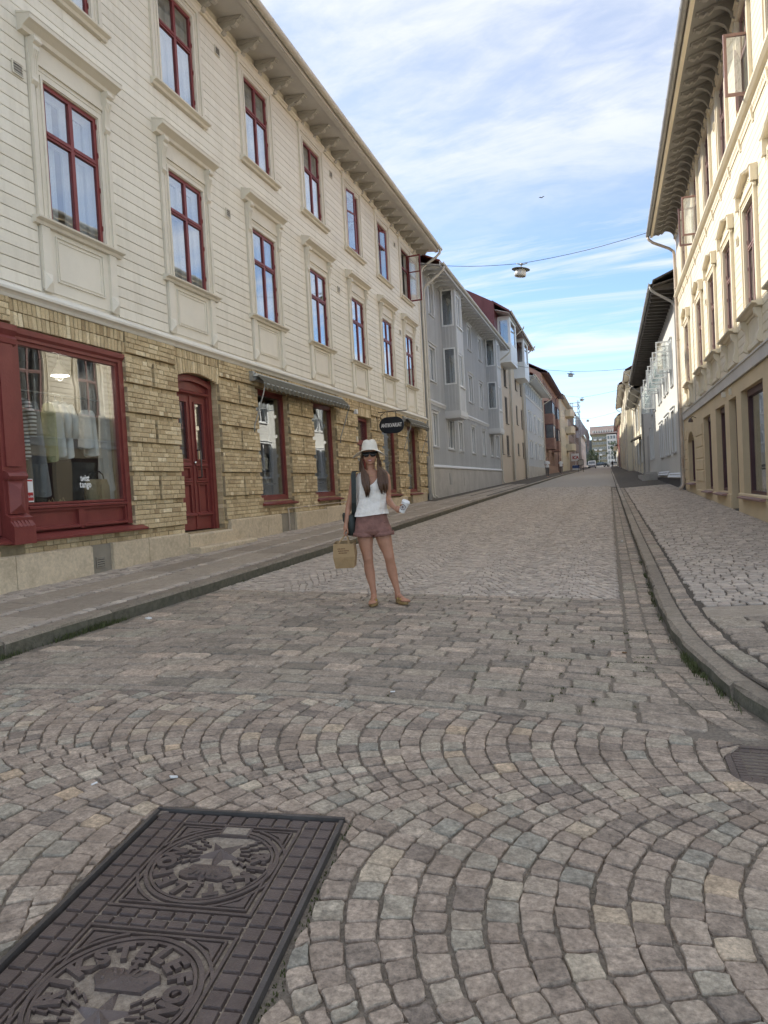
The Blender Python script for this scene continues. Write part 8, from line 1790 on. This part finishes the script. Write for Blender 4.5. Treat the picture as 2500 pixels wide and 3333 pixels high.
def car(label, x, y, m, L_=4.3):
    z = gz(x, y); o = thing('parked_car', label, 'car', (x, y, z)); s = L_/4.3
    body = [(-2.15, 0.35), (-2.12, 0.72), (-1.4, 0.88), (1.7, 0.92), (2.1, 0.80), (2.15, 0.40)]; cab = [(-1.05, 0.88), (-0.35, 1.40), (0.9, 1.44), (1.75, 0.91)]
    mb = MB(); mb.prism(body, -0.85, 0.85, lambda p, q, t: (x + p*s, y + t, z + q)); mb.build('body', m, o); mb = MB(); mb.prism(cab, -0.72, 0.72, lambda p, q, t: (x + p*s, y + t*(1 - 0.12*(q > 1.1)), z + q)); mb.build('cabin', m, o)
    mb = MB(); mb.poly([(x + p*s, y - 0.72 + 0.02 * (q > 1.1), z + q) for p, q in ((-0.85, 0.94), (1.4, 0.95), (0.85, 1.36), (-0.30, 1.34))]); mb.xf(Matrix.Translation((0, -0.015, 0))).build('side_window', 'far_glass', o)
    wheels(o, [(x + px_*s, y + yy, z + 0.32) for px_ in (-1.35, 1.35) for yy in (-0.76, 0.76)], 0.32, (0, 1, 0))
    for px_ in (-2.12, 2.1): mb = MB(); mb.box(x + px_*s - 0.03, x + px_*s + 0.03, y - 0.75, y - 0.4, z + 0.6, z + 0.75); mb.build('headlight' if px_ < 0 else 'tail_light', 'headlamp', o)
car('dark blue parked car behind the van at the street end', -2.6, 212, 'car_dark'); car('white parked car at the street end near the yellow house', 1.05, 212, 'van_white')
# ---- trees in front of the far block
stone_mat('leaf_dark', [(0.0, (0.022, 0.035, 0.014)), (0.5, (0.04, 0.062, 0.022)), (1.0, (0.075, 0.10, 0.035))], rough=0.7, bump=0.0, grain=0.1, blotcol=(0.03, 0.045, 0.018)); mat('bark', (0.08, 0.06, 0.045), 0.9, 0.3, 6)
def tree(label, x, y, h, rx, seed):
    rg = random.Random(seed); z = gz(x, y); o = thing('street_tree', label, 'tree', (x, y, z), 'trees before the far block'); mb = MB(); mb.tube([(x, y, z), (x + 0.05, y, z + h*0.3), (x, y, z + h*0.6)], [0.16, 0.12, 0.07], 8)
    for k in range(6): a = rg.uniform(0, 6.28); mb.tube([(x, y, z + h*(0.3 + 0.04*k)), (x + math.cos(a)*rx*0.6, y + math.sin(a)*rx*0.6, z + h*(0.55 + 0.05*k))], [0.06, 0.02], 6)
    mb.build('trunk', 'bark', o); mb = MB()
    cl = [(rg.gauss(0, rx*0.42), rg.gauss(0, rx*0.42), h*(0.28 + 0.62*rg.random()), rg.uniform(0.4, 0.8)) for _ in range(26)]
    for k in range(1700):
        c = rg.choice(cl); d = Vector((rg.gauss(0, 1), rg.gauss(0, 1), rg.gauss(0, 1))).normalized()*c[3]*rg.uniform(0.5, 1.0); p = Vector((x + c[0], y + c[1], z + c[2])) + d; a = Vector((rg.gauss(0, 1), rg.gauss(0, 1), rg.gauss(0, 1))).normalized(); b = a.orthogonal().normalized(); s = rg.uniform(0.07, 0.15); mb.cur = rg.random(); mb.poly([p - a*s, p + b*s*0.6, p + a*s, p - b*s*0.6])
    mb.build('crown', 'leaf_dark', o)
tree('bushy green tree at the left before the far block', -5.6, 236, 6.0, 2.0, 1); tree('green tree behind the van before the far block', -3.9, 240, 4.6, 1.8, 2); tree('tall dark tree at the right before the far block', 1.9, 236, 8.4, 1.6, 3)
bpy.data.scenes.remove(TMP)
